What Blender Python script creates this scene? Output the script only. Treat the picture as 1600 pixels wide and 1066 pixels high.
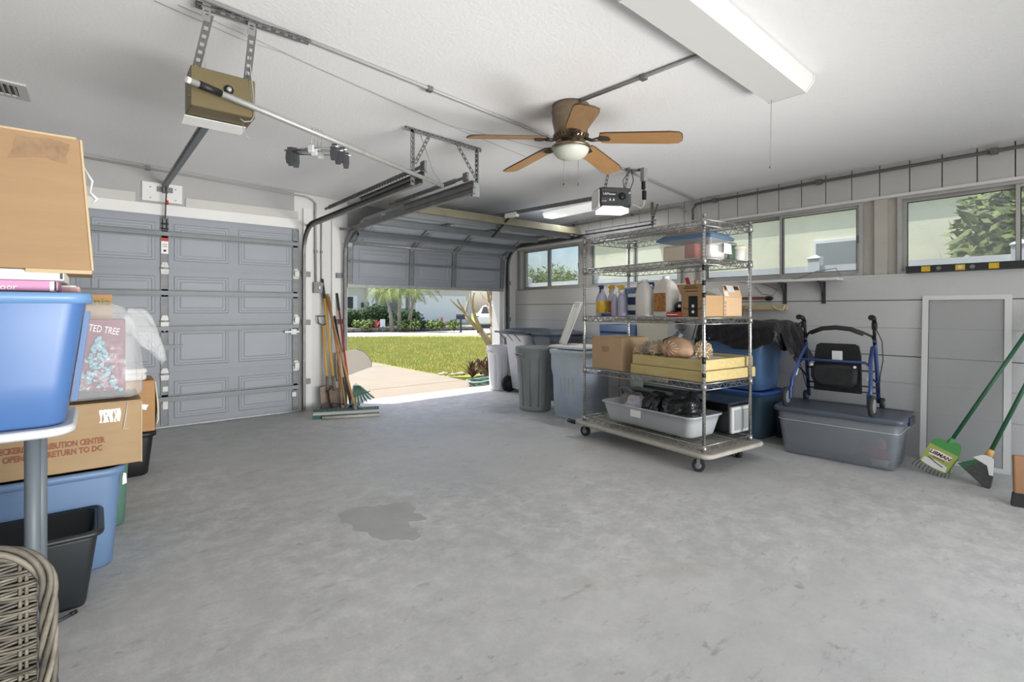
import bpy, bmesh, math, random
import numpy as np
from mathutils import Vector, Matrix, Euler

# ------------------------------------------------------------------ camera, world, light, exposure
SC = bpy.context.scene
COL = SC.collection
for o in list(bpy.data.objects):
    bpy.data.objects.remove(o)
R = math.radians
PI = math.pi
random.seed(7)

cam_d = bpy.data.cameras.new('camera')
cam_d.sensor_width = 36.0
cam_d.lens = 786.0 / 1600 * 36
cam_d.shift_y = -49.0 / 1600
cam_d.clip_start = 0.05
cam_d.clip_end = 400
cam = bpy.data.objects.new('camera', cam_d)
COL.objects.link(cam)
cam.location = (0, 0, 1.2)
cam.rotation_euler = (R(90), 0, R(-39.6))
SC.camera = cam

wd = bpy.data.worlds.new('world'); SC.world = wd; wd.use_nodes = True
wn = wd.node_tree.nodes; wl = wd.node_tree.links; wn.clear()
wo = wn.new('ShaderNodeOutputWorld'); wb = wn.new('ShaderNodeBackground')
sky = wn.new('ShaderNodeTexSky'); sky.sky_type = 'NISHITA'; sky.sun_disc = False
sky.sun_elevation = R(62); sky.sun_rotation = R(-25); sky.air_density = 1.0; sky.dust_density = 2.5; sky.ozone_density = 1.5
wb.inputs['Strength'].default_value = 0.28
wl.new(sky.outputs[0], wb.inputs['Color']); wl.new(wb.outputs[0], wo.inputs['Surface'])

def light(name, kind, loc, rot, energy, color=(1, 1, 1), **kw):
    d = bpy.data.lights.new(name, kind); d.energy = energy; d.color = color
    for k, v in kw.items(): setattr(d, k, v)
    o = bpy.data.objects.new(name, d); COL.objects.link(o); o.location = loc; o.rotation_euler = rot
    return o
# sun: high, from the street side and a little from the left (direction to sun = (-.30, .42, .86))
sd = Vector((-0.27, 0.30, 0.91)).normalized()
light('sun', 'SUN', (0, 20, 30), sd.to_track_quat('Z', 'Y').to_euler(), 4.5, (1.0, 0.95, 0.86), angle=R(0.6))
# soft fill lights added behind the camera, in an invented back wall opening
light('fill_back_wide', 'AREA', (2.35, -1.72, 1.22), (R(92), 0, R(2)), 58, (1.0, 0.985, 0.96), shape='RECTANGLE', size=4.4, size_y=2.1)
light('fill_back_low', 'AREA', (2.2, -1.72, 0.45), (R(104), 0, R(13)), 80, (1.0, 0.985, 0.96), shape='RECTANGLE', size=4.7, size_y=0.8, spread=R(72))  # added low beam, aimed up to brighten the far ceiling

SC.view_settings.view_transform = 'Standard'
SC.view_settings.look = 'None'
SC.view_settings.gamma = 1.0
SC.view_settings.use_curve_mapping = False
SC.view_settings.exposure = 0.0
SC.cycles.use_denoising = True
SC.cycles.max_bounces = 8
SC.cycles.diffuse_bounces = 5
SC.cycles.transparent_max_bounces = 16
SC.cycles.caustics_reflective = False
SC.cycles.caustics_refractive = False
SC.cycles.sample_clamp_indirect = 6.0

# ------------------------------------------------------------------ materials
def lin(h):
    h = h.lstrip('#')
    c = [int(h[i:i + 2], 16) / 255 for i in (0, 2, 4)]
    return tuple(x / 12.92 if x <= 0.04045 else ((x + 0.055) / 1.055) ** 2.4 for x in c) + (1,)
MATS = {}
def M(name, col='#808080', rough=0.5, metal=0.0, var=0.0, scale=4.0, bump=0.0, bscale=60.0, stretch=None, col2=None,
      emit=0.0, clear=0.0, sheen=0.0, trans=None):
    """principled material; var = strength of a noise mottling, col2 = second colour of that mottling, trans = share of see-through"""
    if name in MATS: return MATS[name]
    m = bpy.data.materials.new(name); m.use_nodes = True
    nt = m.node_tree; n = nt.nodes; l = nt.links
    p = n['Principled BSDF']
    c = lin(col)
    p.inputs['Base Color'].default_value = c
    p.inputs['Roughness'].default_value = rough
    p.inputs['Metallic'].default_value = metal
    if clear: p.inputs['Coat Weight'].default_value = clear; p.inputs['Coat Roughness'].default_value = 0.15
    if emit:
        p.inputs['Emission Color'].default_value = c; p.inputs['Emission Strength'].default_value = emit
    vec = None
    if var or bump:
        tc = n.new('ShaderNodeTexCoord'); vec = tc.outputs['Object']
        if stretch:
            mp = n.new('ShaderNodeMapping'); mp.inputs['Scale'].default_value = stretch
            l.new(vec, mp.inputs['Vector']); vec = mp.outputs['Vector']
    if var:
        t = n.new('ShaderNodeTexNoise'); t.inputs['Scale'].default_value = scale; t.inputs['Detail'].default_value = 6
        t.inputs['Roughness'].default_value = 0.62
        l.new(vec, t.inputs['Vector'])
        r = n.new('ShaderNodeValToRGB'); r.color_ramp.elements[0].position = 0.32; r.color_ramp.elements[1].position = 0.68
        c2 = lin(col2) if col2 else tuple(x * (1 - var) for x in c[:3]) + (1,)
        r.color_ramp.elements[0].color = c2; r.color_ramp.elements[1].color = c
        l.new(t.outputs['Fac'], r.inputs['Fac']); l.new(r.outputs['Color'], p.inputs['Base Color'])
    if bump:
        t2 = n.new('ShaderNodeTexNoise'); t2.inputs['Scale'].default_value = bscale; t2.inputs['Detail'].default_value = 4
        l.new(vec, t2.inputs['Vector'])
        b = n.new('ShaderNodeBump'); b.inputs['Strength'].default_value = bump; b.inputs['Distance'].default_value = 0.01
        l.new(t2.outputs['Fac'], b.inputs['Height']); l.new(b.outputs['Normal'], p.inputs['Normal'])
    if trans is not None:
        out = n['Material Output']; mx = n.new('ShaderNodeMixShader'); tr = n.new('ShaderNodeBsdfTransparent')
        mx.inputs['Fac'].default_value = trans
        l.new(p.outputs[0], mx.inputs[1]); l.new(tr.outputs[0], mx.inputs[2]); l.new(mx.outputs[0], out.inputs['Surface'])
    MATS[name] = m
    return m

def window_glass():
    m = bpy.data.materials.new('dusty_window_glass'); m.use_nodes = True
    nt = m.node_tree; n = nt.nodes; l = nt.links; n.clear()
    out = n.new('ShaderNodeOutputMaterial'); tr = n.new('ShaderNodeBsdfTransparent'); gl = n.new('ShaderNodeBsdfGlossy')
    df = n.new('ShaderNodeBsdfDiffuse'); df.inputs['Color'].default_value = (0.8, 0.82, 0.82, 1)
    tr.inputs['Color'].default_value = (0.93, 0.96, 0.95, 1); gl.inputs['Roughness'].default_value = 0.03
    fr = n.new('ShaderNodeFresnel'); fr.inputs['IOR'].default_value = 1.3
    m1 = n.new('ShaderNodeMixShader'); m2 = n.new('ShaderNodeMixShader')
    tc = n.new('ShaderNodeTexCoord'); t = n.new('ShaderNodeTexNoise'); t.inputs['Scale'].default_value = 3; t.inputs['Detail'].default_value = 5
    l.new(tc.outputs['Object'], t.inputs['Vector'])
    mr = n.new('ShaderNodeMapRange'); mr.inputs['To Min'].default_value = 0.06; mr.inputs['To Max'].default_value = 0.28
    l.new(t.outputs['Fac'], mr.inputs['Value'])
    l.new(fr.outputs[0], m1.inputs['Fac']); l.new(tr.outputs[0], m1.inputs[1]); l.new(gl.outputs[0], m1.inputs[2])
    l.new(mr.outputs[0], m2.inputs['Fac']); l.new(m1.outputs[0], m2.inputs[1]); l.new(df.outputs[0], m2.inputs[2])
    l.new(m2.outputs[0], out.inputs['Surface'])
    MATS['glass'] = m
    return m
window_glass()

def floor_material():
    m = bpy.data.materials.new('worn_painted_concrete'); m.use_nodes = True
    nt = m.node_tree; n = nt.nodes; l = nt.links; p = n['Principled BSDF']
    tc = n.new('ShaderNodeTexCoord'); ob = tc.outputs['Object']
    def noise(s, d=8, r=0.6, dist=0.0):
        t = n.new('ShaderNodeTexNoise'); t.inputs['Scale'].default_value = s; t.inputs['Detail'].default_value = d
        t.inputs['Roughness'].default_value = r; t.inputs['Distortion'].default_value = dist; l.new(ob, t.inputs['Vector']); return t.outputs['Fac']
    def ramp(f, a, b, ca, cb):
        r = n.new('ShaderNodeValToRGB'); r.color_ramp.elements[0].position = a; r.color_ramp.elements[1].position = b
        r.color_ramp.elements[0].color = ca; r.color_ramp.elements[1].color = cb; l.new(f, r.inputs['Fac']); return r.outputs['Color']
    def mix(f, a, b, mode='MIX'):
        x = n.new('ShaderNodeMixRGB'); x.blend_type = mode
        if isinstance(f, float): x.inputs['Fac'].default_value = f
        else: l.new(f, x.inputs['Fac'])
        for s, v in ((1, a), (2, b)):
            if isinstance(v, tuple): x.inputs[s].default_value = v
            else: l.new(v, x.inputs[s])
        return x.outputs['Color']
    base = ramp(noise(0.6, 10, 0.6, 0.0), 0.36, 0.66, lin('#b3b3b2'), lin('#c6c5c3'))
    worn = ramp(noise(6.5, 15, 0.80, 0.0), 0.44, 0.63, (0, 0, 0, 1), (1, 1, 1, 1))
    big = ramp(noise(0.42, 3, 0.5), 0.38, 0.56, (0.1,) * 3 + (1,), (0.7,) * 3 + (1,))
    wm = mix(1.0, worn, big, 'MULTIPLY')
    c = mix(wm, base, lin('#e0dfdb'))
    spots = ramp(noise(7.0, 4, 0.65), 0.655, 0.72, (0, 0, 0, 1), (0.5, 0.5, 0.5, 1))
    c = mix(spots, c, lin('#7f7f7c'))
    scr = n.new('ShaderNodeTexNoise'); scr.inputs['Scale'].default_value = 5; scr.inputs['Detail'].default_value = 12; scr.inputs['Roughness'].default_value = 0.8
    mp = n.new('ShaderNodeMapping'); mp.inputs['Scale'].default_value = (1, 3, 1); mp.inputs['Rotation'].default_value = (0, 0, 0.9)
    l.new(ob, mp.inputs['Vector']); l.new(mp.outputs[0], scr.inputs['Vector'])
    c = mix(ramp(scr.outputs['Fac'], 0.56, 0.63, (0, 0, 0, 1), (0.45,) * 3 + (1,)), c, lin('#8e8e8c'))
    # yellowish rust tint, near the right-hand wall
    tin = ramp(noise(1.1, 5, 0.6), 0.6, 0.72, (0, 0, 0, 1), (0.30,) * 3 + (1,))
    c = mix(tin, c, lin('#a89f86'))
    l.new(c, p.inputs['Base Color'])
    rr = n.new('ShaderNodeMapRange'); rr.inputs['To Min'].default_value = 0.42; rr.inputs['To Max'].default_value = 0.75
    l.new(noise(3.0, 6, 0.6), rr.inputs['Value']); l.new(rr.outputs[0], p.inputs['Roughness'])
    b = n.new('ShaderNodeBump'); b.inputs['Strength'].default_value = 0.25; b.inputs['Distance'].default_value = 0.01
    l.new(noise(14, 8, 0.7), b.inputs['Height']); l.new(b.outputs[0], p.inputs['Normal'])
    MATS['floor'] = m
    return m
floor_material()

def ridged(name, col, col2, scale, axis=(1, 1, 1), rough=0.6, width=0.5):
    """wood-like streaks"""
    return M(name, col, rough=rough, var=1, col2=col2, scale=scale, stretch=axis)

M('ceiling', '#f0f0f0', 0.9, var=0.04, scale=0.9, bump=0.22, bscale=55)
M('wall_white', '#dadad9', 0.75, var=0.06, scale=1.5, bump=0.15, bscale=40)
M('wall_grey', '#acacac', 0.8, var=0.08, scale=1.2, bump=0.3, bscale=45)
M('block', '#d0d0cf', 0.8, var=0.06, scale=1.4, bump=0.35, bscale=70)
M('plank', '#c9c7c3', 0.8, var=0.05, scale=2, bump=0.15, bscale=30)
M('joint', '#77777a', 0.9)
M('trim_white', '#e4e4e2', 0.6, var=0.05, scale=3)
M('frame_alu', '#c3c2be', 0.45, 0.35, var=0.15, scale=6)
M('post_beige', '#c7c3ba', 0.7, var=0.15, scale=3)
M('door_grey', '#92979f', 0.5, var=0.05, scale=2)
M('door_panel', '#999ea6', 0.5, var=0.05, scale=2)
M('galv', '#85898b', 0.55, 0.15, var=0.25, scale=14)
M('galv_bright', '#adaeac', 0.45, 0.4, var=0.25, scale=20)
M('galv_dark', '#7e7f7f', 0.5, 0.5, var=0.3, scale=14)
M('perf', '#6c6d6d', 0.5, 0.35, var=0.15, scale=10)
M('strut', '#7c8184', 0.5, 0.2, var=0.15, scale=6)
M('conduit_grey', '#a2a2a2', 0.55, 0.25)
M('conduit_dark', '#5f5f60', 0.6, 0.2)
M('black', '#171718', 0.5)
M('black_gloss', '#121315', 0.25)
M('rubber', '#2a2a2b', 0.75)
M('dark_grey', '#3c3e41', 0.55)
M('grey_plastic', '#7d8083', 0.5)
M('white_plastic', '#eeeeec', 0.4)
M('white_soft', '#e3e1dc', 0.6)
M('paper', '#f1f1ef', 0.8)
M('red', '#b5302b', 0.5)
M('yellow', '#e0b62c', 0.5)
M('cardboard', '#b98f62', 0.85, var=0.10, scale=5, stretch=(1, 1, 6), bump=0.1, bscale=30)
M('cardboard_grey', '#a98f6d', 0.85, var=0.10, scale=5, stretch=(1, 1, 5), bump=0.1, bscale=30)
M('cardboard_edge', '#b9a583', 0.9)
M('chrome', '#cfcfce', 0.22, 0.9, var=0.2, scale=30)
# ------------------------------------------------------------------ mesh helpers
class MB:
    def __init__(s): s.v = []; s.f = []; s.sm = []
    def add(s, vs, fs, smooth=False):
        b = len(s.v); s.v.extend([tuple(x) for x in vs]); s.f.extend([tuple(i + b for i in f) for f in fs]); s.sm.extend([smooth] * len(fs)); return s
    def box(s, c, d, rot=None):
        x, y, z = d[0] / 2, d[1] / 2, d[2] / 2
        vs = [Vector(p) for p in ((-x, -y, -z), (x, -y, -z), (x, y, -z), (-x, y, -z), (-x, -y, z), (x, -y, z), (x, y, z), (-x, y, z))]
        if rot is not None:
            m = Euler(rot).to_matrix() if not isinstance(rot, Matrix) else rot
            vs = [m @ p for p in vs]
        return s.add([p + Vector(c) for p in vs], [(0, 3, 2, 1), (4, 5, 6, 7), (0, 1, 5, 4), (1, 2, 6, 5), (2, 3, 7, 6), (3, 0, 4, 7)])
    def mm(s, a, b):   # box from min/max corners
        return s.box([(a[i] + b[i]) / 2 for i in range(3)], [abs(b[i] - a[i]) for i in range(3)])
    def bar(s, p0, p1, w, h, up=(0, 0, 1)):
        p0 = Vector(p0); p1 = Vector(p1); d = (p1 - p0); L = d.length; d.normalize(); up = Vector(up)
        if abs(d.dot(up)) > 0.98: up = Vector((0, 1, 0)) if abs(d.y) < 0.9 else Vector((1, 0, 0))
        sd_ = d.cross(up).normalized(); u = sd_.cross(d).normalized()
        m = Matrix((sd_, d, u)).transposed()
        return s.box((p0 + p1) / 2, (w, L, h), m)
    def loft(s, rings, cap0=True, cap1=True, smooth=True, closed=False):
        n = len(rings[0]); vs = [p for r in rings for p in r]; fs = []
        m = len(rings)
        for i in range(m if closed else m - 1):
            a = i * n; b = ((i + 1) % m) * n
            for j in range(n):
                k = (j + 1) % n; fs.append((a + j, a + k, b + k, b + j))
        bse = len(s.f); s.add(vs, fs, smooth)
        nb = len(s.v) - len(vs)
        if not closed:
            if cap0: s.f.append(tuple(nb + j for j in reversed(range(n)))); s.sm.append(False)
            if cap1: s.f.append(tuple(nb + (m - 1) * n + j for j in range(n))); s.sm.append(False)
        return s
    def tube(s, pts, r, n=8, caps=True, closed=False, flat=1.0):
        pts = [Vector(p) for p in pts]; rs = r if isinstance(r, (list, tuple)) else [r] * len(pts)
        rings = []; N = len(pts); nrm = None
        for i, p in enumerate(pts):
            if closed: t = pts[(i + 1) % N] - pts[i - 1]
            else: t = pts[min(i + 1, N - 1)] - pts[max(i - 1, 0)]
            if t.length < 1e-9: t = Vector((0, 0, 1))
            t.normalize()
            if nrm is None:
                a = Vector((0, 0, 1)) if abs(t.z) < 0.9 else Vector((1, 0, 0)); nrm = (a - t * a.dot(t)).normalized()
            else:
                nrm = (nrm - t * nrm.dot(t))
                if nrm.length < 1e-6: nrm = t.orthogonal()
                nrm.normalize()
            b = t.cross(nrm)
            rings.append([p + nrm * (math.cos(2 * PI * k / n) * rs[i] * flat) + b * (math.sin(2 * PI * k / n) * rs[i]) for k in range(n)])
        return s.loft(rings, caps, caps, True, closed)
    def cyl(s, p0, p1, r0, r1=None, n=16, caps=True):
        return s.tube([p0, p1], [r0, r0 if r1 is None else r1], n, caps)
    def lathe(s, prof, n=24, c=(0, 0, 0), smooth=True, cap0=True, cap1=True):
        rings = [[(c[0] + r * math.cos(2 * PI * k / n), c[1] + r * math.sin(2 * PI * k / n), c[2] + z) for k in range(n)] for r, z in prof]
        return s.loft(rings, cap0, cap1, smooth)
    def prism(s, poly, y0, y1, plane='xz'):
        def P(a, b, t): return {'xz': (a, t, b), 'xy': (a, b, t), 'yz': (t, a, b)}[plane]
        n = len(poly); vs = [P(a, b, y0) for a, b in poly] + [P(a, b, y1) for a, b in poly]
        fs = [tuple(reversed(range(n))), tuple(range(n, 2 * n))] + [(i, (i + 1) % n, n + (i + 1) % n, n + i) for i in range(n)]
        return s.add(vs, fs)
    def rbox(s, c, d, r=0.01, b=0.004, n=3, rot=None):
        """box with rounded upright edges (radius r) and chamfered top and bottom (b)"""
        w, dd, h = d
        rings = [rring(w - 2 * i, dd - 2 * i, max(r - i, 0.0005), n, z) for i, z in ((b, -h / 2), (0, -h / 2 + b), (0, h / 2 - b), (b, h / 2))]
        m = Matrix.Identity(3) if rot is None else Euler(rot).to_matrix()
        rings = [[m @ Vector(p) + Vector(c) for p in q] for q in rings]
        return s.loft(rings, True, True, False)
    def sph(s, c, r, n=12, m=8, sc=(1, 1, 1), jit=0.0, rnd=random):
        rings = []
        for i in range(1, m):
            a = PI * i / m
            rings.append([(c[0] + sc[0] * r * math.sin(a) * math.cos(2 * PI * k / n) * (1 + jit * rnd.uniform(-1, 1)),
                           c[1] + sc[1] * r * math.sin(a) * math.sin(2 * PI * k / n) * (1 + jit * rnd.uniform(-1, 1)),
                           c[2] - sc[2] * r * math.cos(a) * (1 + jit * rnd.uniform(-1, 1))) for k in range(n)])
        return s.loft(rings)
def rring(w, d, r, n, z, cx=0, cy=0):
    r = min(r, w / 2 - 1e-4, d / 2 - 1e-4); out = []
    for qx, qy, a0 in ((1, 1, 0), (-1, 1, 90), (-1, -1, 180), (1, -1, 270)):
        for k in range(n + 1):
            a = R(a0 + 90 * k / n)
            out.append((cx + qx * (w / 2 - r) + r * math.cos(a), cy + qy * (d / 2 - r) + r * math.sin(a), z))
    return out
def mesh(name, mb):
    me = bpy.data.meshes.new(name); me.from_pydata(mb.v, [], mb.f); me.update()
    if any(mb.sm): me.polygons.foreach_set('use_smooth', mb.sm)
    return me
def obj(name, mb, m, parent=None, loc=None, rot=None):
    me = mesh(name, mb) if isinstance(mb, MB) else mb
    if isinstance(m, str): m = MATS[m]
    if not me.materials: me.materials.append(m)
    o = bpy.data.objects.new(name, me); COL.objects.link(o)
    if parent is not None: o.parent = parent
    if loc is not None: o.location = loc
    if rot is not None: o.rotation_euler = rot
    return o
def tag(o, label, cat, group=None, kind=None):
    o['label'] = label; o['category'] = cat
    if group: o['group'] = group
    if kind: o['kind'] = kind
    return o
def thing(name, label, cat, loc=(0, 0, 0), rotz=0.0, group=None):
    o = bpy.data.objects.new(name, None); COL.objects.link(o); o.location = loc; o.rotation_euler = (0, 0, rotz) if not isinstance(rotz, tuple) else rotz
    return tag(o, label, cat, group)
def struct(name, mb, m, parent=None, label=None):
    o = obj(name, mb, m, parent)
    if parent is None: o['kind'] = 'structure'
    if label: o['label'] = label
    return o
def copy_tree(o, parent=None):
    c = o.copy(); COL.objects.link(c)
    if parent is not None: c.parent = parent
    for ch in list(o.children): copy_tree(ch, c)
    return c
def text(name, body, size, m, parent, loc, rot, align='CENTER', ext=0.0004, sx=1.0, shear=0.0, space=1.0, bold=0.0):
    cu = bpy.data.curves.new(name, 'FONT'); cu.body = body; cu.size = size; cu.align_x = align; cu.align_y = 'CENTER'
    cu.extrude = ext; cu.resolution_u = 2; cu.shear = shear; cu.space_character = space; cu.offset = bold
    t = bpy.data.objects.new(name + '_tmp', cu); COL.objects.link(t)
    me = bpy.data.meshes.new_from_object(t); bpy.data.objects.remove(t); bpy.data.curves.remove(cu)
    me.materials.clear()
    o = obj(name, me, m, parent, loc, rot); o.scale = (sx, 1, 1)
    return o
def ceil_z(x): return 2.44 + 0.041 * (5.2 - x)
def arc(cx, cy, r, a0, a1, n):
    return [(cx + r * math.cos(R(a0 + (a1 - a0) * i / n)), cy + r * math.sin(R(a0 + (a1 - a0) * i / n))) for i in range(n + 1)]
def sphere_pts(n, rnd):
    out = []
    for i in range(n):
        z = 1 - 2 * (i + 0.5) / n; a = i * 2.39996 + rnd.uniform(-0.2, 0.2); q = math.sqrt(1 - z * z)
        out.append(Vector((q * math.cos(a), q * math.sin(a), z)))
    return out
def perforated(mb, p0, p1, w, t, across, pitch=0.04, hole=0.018):
    """flat steel bar with a row of real holes"""
    p0 = Vector(p0); p1 = Vector(p1); d = p1 - p0; L = d.length; d.normalize(); ac = Vector(across).normalized(); up = d.cross(ac).normalized()
    side = (w - hole) / 2
    for sgn in (-1, 1):
        o = ac * (sgn * (w - side) / 2); mb.bar(p0 + o, p1 + o, side, t, up)
    k = max(1, int(L / pitch)); e = (L - k * pitch) / 2
    cuts = [0] + [e + (i + 0.5) * pitch for i in range(k)] + [L]
    prev = 0.0
    for c in cuts[1:-1]:
        mb.bar(p0 + d * prev, p0 + d * (c - hole / 2), hole, t, up); prev = c + hole / 2
    mb.bar(p0 + d * prev, p1, hole, t, up)
def angle_iron(mb, p0, p1, a, b, w=0.032, t=0.003):
    """L-profile: perforated flange along a, plain flange along b"""
    a = Vector(a).normalized(); b = Vector(b).normalized()
    perforated(mb, p0, p1, w, t, a)
    o = a * (w / 2) + b * (w / 2)
    perforated(mb, Vector(p0) + o, Vector(p1) + o, w, t, b)
def tote_rings(wb, db, wt, dt, h, r=0.05, n=4, z0=0.0, steps=3):
    out = [rring(wb - 0.02, db - 0.02, r, n, z0)]
    for i in range(steps + 1):
        f = i / steps; out.append(rring(wb + (wt - wb) * f, db + (dt - db) * f, r, n, z0 + 0.012 + (h - 0.012) * f))
    return out
# ------------------------------------------------------------------ the room
XL, XR, YB, YF = -1.3, 5.2, -1.75, 6.2
fl = struct('floor', MB().mm((XL, YB, -0.12), (XR, YF + 0.2, 0.0)), 'floor', label='worn grey painted concrete floor of the garage')
pts = [(1.10, 2.93), (1.22, 2.95), (1.30, 2.90), (1.42, 2.88), (1.50, 2.815), (1.49, 2.72), (1.44, 2.66), (1.47, 2.60), (1.45, 2.52), (1.40, 2.53), (1.36, 2.56), (1.33, 2.50), (1.36, 2.44), (1.33, 2.36),
       (1.27, 2.33), (1.22, 2.38), (1.17, 2.42), (1.12, 2.50), (1.13, 2.58), (1.08, 2.64), (1.10, 2.72), (1.06, 2.80)]
def fractal(poly, it, amp, rnd):
    for _ in range(it):
        q = []
        for i, a in enumerate(poly):
            b = poly[(i + 1) % len(poly)]; L = math.hypot(b[0] - a[0], b[1] - a[1])
            q += [a, ((a[0] + b[0]) / 2 + rnd.uniform(-amp, amp) * L, (a[1] + b[1]) / 2 + rnd.uniform(-amp, amp) * L)]
        poly = q
    return poly
M('patch', '#b4b4b2', 0.7, var=0.14, scale=6, bump=0.1)
obj('flaked_patch', MB().prism(fractal(pts, 2, 0.2, random.Random(3)), 0.0, 0.0012, 'xy'), 'patch', fl)['label'] = 'darker patch where the floor coating has flaked off'

# ceiling slab (mono-pitch: higher at the left)
b = MB()
for x0, x1, y0, y1 in ((XL - 0.2, XR + 0.55, YB - 0.3, YF + 0.55),):
    b.add([(x0, y0, ceil_z(x0)), (x1, y0, ceil_z(x1)), (x1, y1, ceil_z(x1)), (x0, y1, ceil_z(x0)),
           (x0, y0, ceil_z(x0) + 0.2), (x1, y0, ceil_z(x1) + 0.2), (x1, y1, ceil_z(x1) + 0.2), (x0, y1, ceil_z(x0) + 0.2)],
          [(0, 3, 2, 1), (4, 5, 6, 7), (0, 1, 5, 4), (1, 2, 6, 5), (2, 3, 7, 6), (3, 0, 4, 7)])
struct('ceiling', b, 'ceiling', label='white textured plaster ceiling sloping gently to the window wall')

def wall_seg(mb, x0, x1, z0, y0=YF, y1=YF + 0.2):     # front wall piece up to the ceiling
    mb.add([(x0, y0, z0), (x1, y0, z0), (x1, y1, z0), (x0, y1, z0), (x0, y0, ceil_z(x0)), (x1, y0, ceil_z(x1)), (x1, y1, ceil_z(x1)), (x0, y1, ceil_z(x0))],
           [(0, 3, 2, 1), (4, 5, 6, 7), (0, 1, 5, 4), (1, 2, 6, 5), (2, 3, 7, 6), (3, 0, 4, 7)])
b = MB(); wall_seg(b, XL - 0.2, -0.62, 0); wall_seg(b, -0.62, 1.80, 2.13); wall_seg(b, 2.44, 4.88, 2.13)
struct('wall_front', b, 'wall_grey', label='grey painted wall above the two garage doors')
b = MB(); wall_seg(b, 1.80, 2.44, 0)
struct('wall_center', b, 'wall_white', label='white wall pier between the two garage doors')
b = MB(); wall_seg(b, 4.88, XR + 0.2, 0)
struct('wall_corner', b, 'wall_white', label='white wall return between the open garage door and the windows')
b = MB(); b.mm((XL - 0.2, YB - 0.2, 0), (XL, YF, 2.44)); b.add(*[[(XL - 0.2, YB, 2.4), (XL, YB, 2.4), (XL, YF, 2.4), (XL - 0.2, YF, 2.4), (XL - 0.2, YB, 2.7), (XL, YB, 2.7), (XL, YF, 2.7), (XL - 0.2, YF, 2.7)],
    [(0, 3, 2, 1), (4, 5, 6, 7), (0, 1, 5, 4), (1, 2, 6, 5), (2, 3, 7, 6), (3, 0, 4, 7)]])
struct('wall_left', b, 'wall_white', label='white side wall behind the stacked boxes')
b = MB(); wall_seg(b, XL, 0.0, 0, YB - 0.2, YB); wall_seg(b, 4.75, XR, 0, YB - 0.2, YB); wall_seg(b, 0.0, 4.75, 2.28, YB - 0.2, YB)  # unseen wall; its wide opening is made up for the fill lights
struct('wall_back', b, 'wall_white', label='white wall behind the camera, with an opening added for fill light')

# right wall: block courses below, planks above, windows between
b = MB(); b.mm((XR + 0.012, YB - 0.2, 0), (XR + 0.2, YF, 1.495)); b.mm((XR + 0.012, YB - 0.2, 1.495), (XR + 0.2, -0.25, 2.172)); b.mm((XR + 0.022, YB - 0.2, 2.172), (XR + 0.2, YF, 2.44))
wr = struct('wall_right', b, 'joint', label='white painted block wall with a strip of windows')
zs = [0, 0.36, 0.585, 0.81, 1.045, 1.28, 1.5]
for i in range(6):
    g0 = 0.004 if i in (3, 5) else 0.0012; g1 = 0.004 if i in (2, 4) else 0.0012
    obj('block_course', MB().mm((XR, YB, zs[i] + (g0 if i else 0)), (XR + 0.014, YF, zs[i + 1] - (g1 if i < 5 else 0))), 'block', wr)
obj('block_course', MB().mm((XR, YB, 1.5), (XR + 0.014, -0.25, 2.172)), 'block', wr)
obj('sill_ledge', MB().mm((XR - 0.004, -0.25, 1.488), (XR + 0.2, YF, 1.5)), 'wall_white', wr)
PW = 0.2075
y = 0.49 - PW * 11
while y < YF - 0.01:
    y1 = min(y + PW, YF); y0 = max(y, YB)
    if y1 > YB: obj('plank', MB().mm((XR, y0 + 0.004, 2.172), (XR + 0.022, y1 - 0.004, 2.442)), 'plank', wr)
    y += PW
for y0, y1 in ((1.2, 1.45), (3.0, 3.25), (4.70, 4.82), (6.12, 6.2)):
    b = MB(); b.mm((XR + 0.05, y0, 1.5), (XR + 0.2, y1, 2.172))
    if y1 - y0 > 0.2: b.mm((XR + 0.01, y0 + 0.07, 1.5), (XR + 0.06, y1 - 0.09, 2.172))
    obj('window_post', b, 'post_beige', wr)
obj('window_head', MB().mm((XR - 0.012, -0.25, 2.150), (XR + 0.2, YF, 2.174)), 'trim_white', wr)

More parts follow.
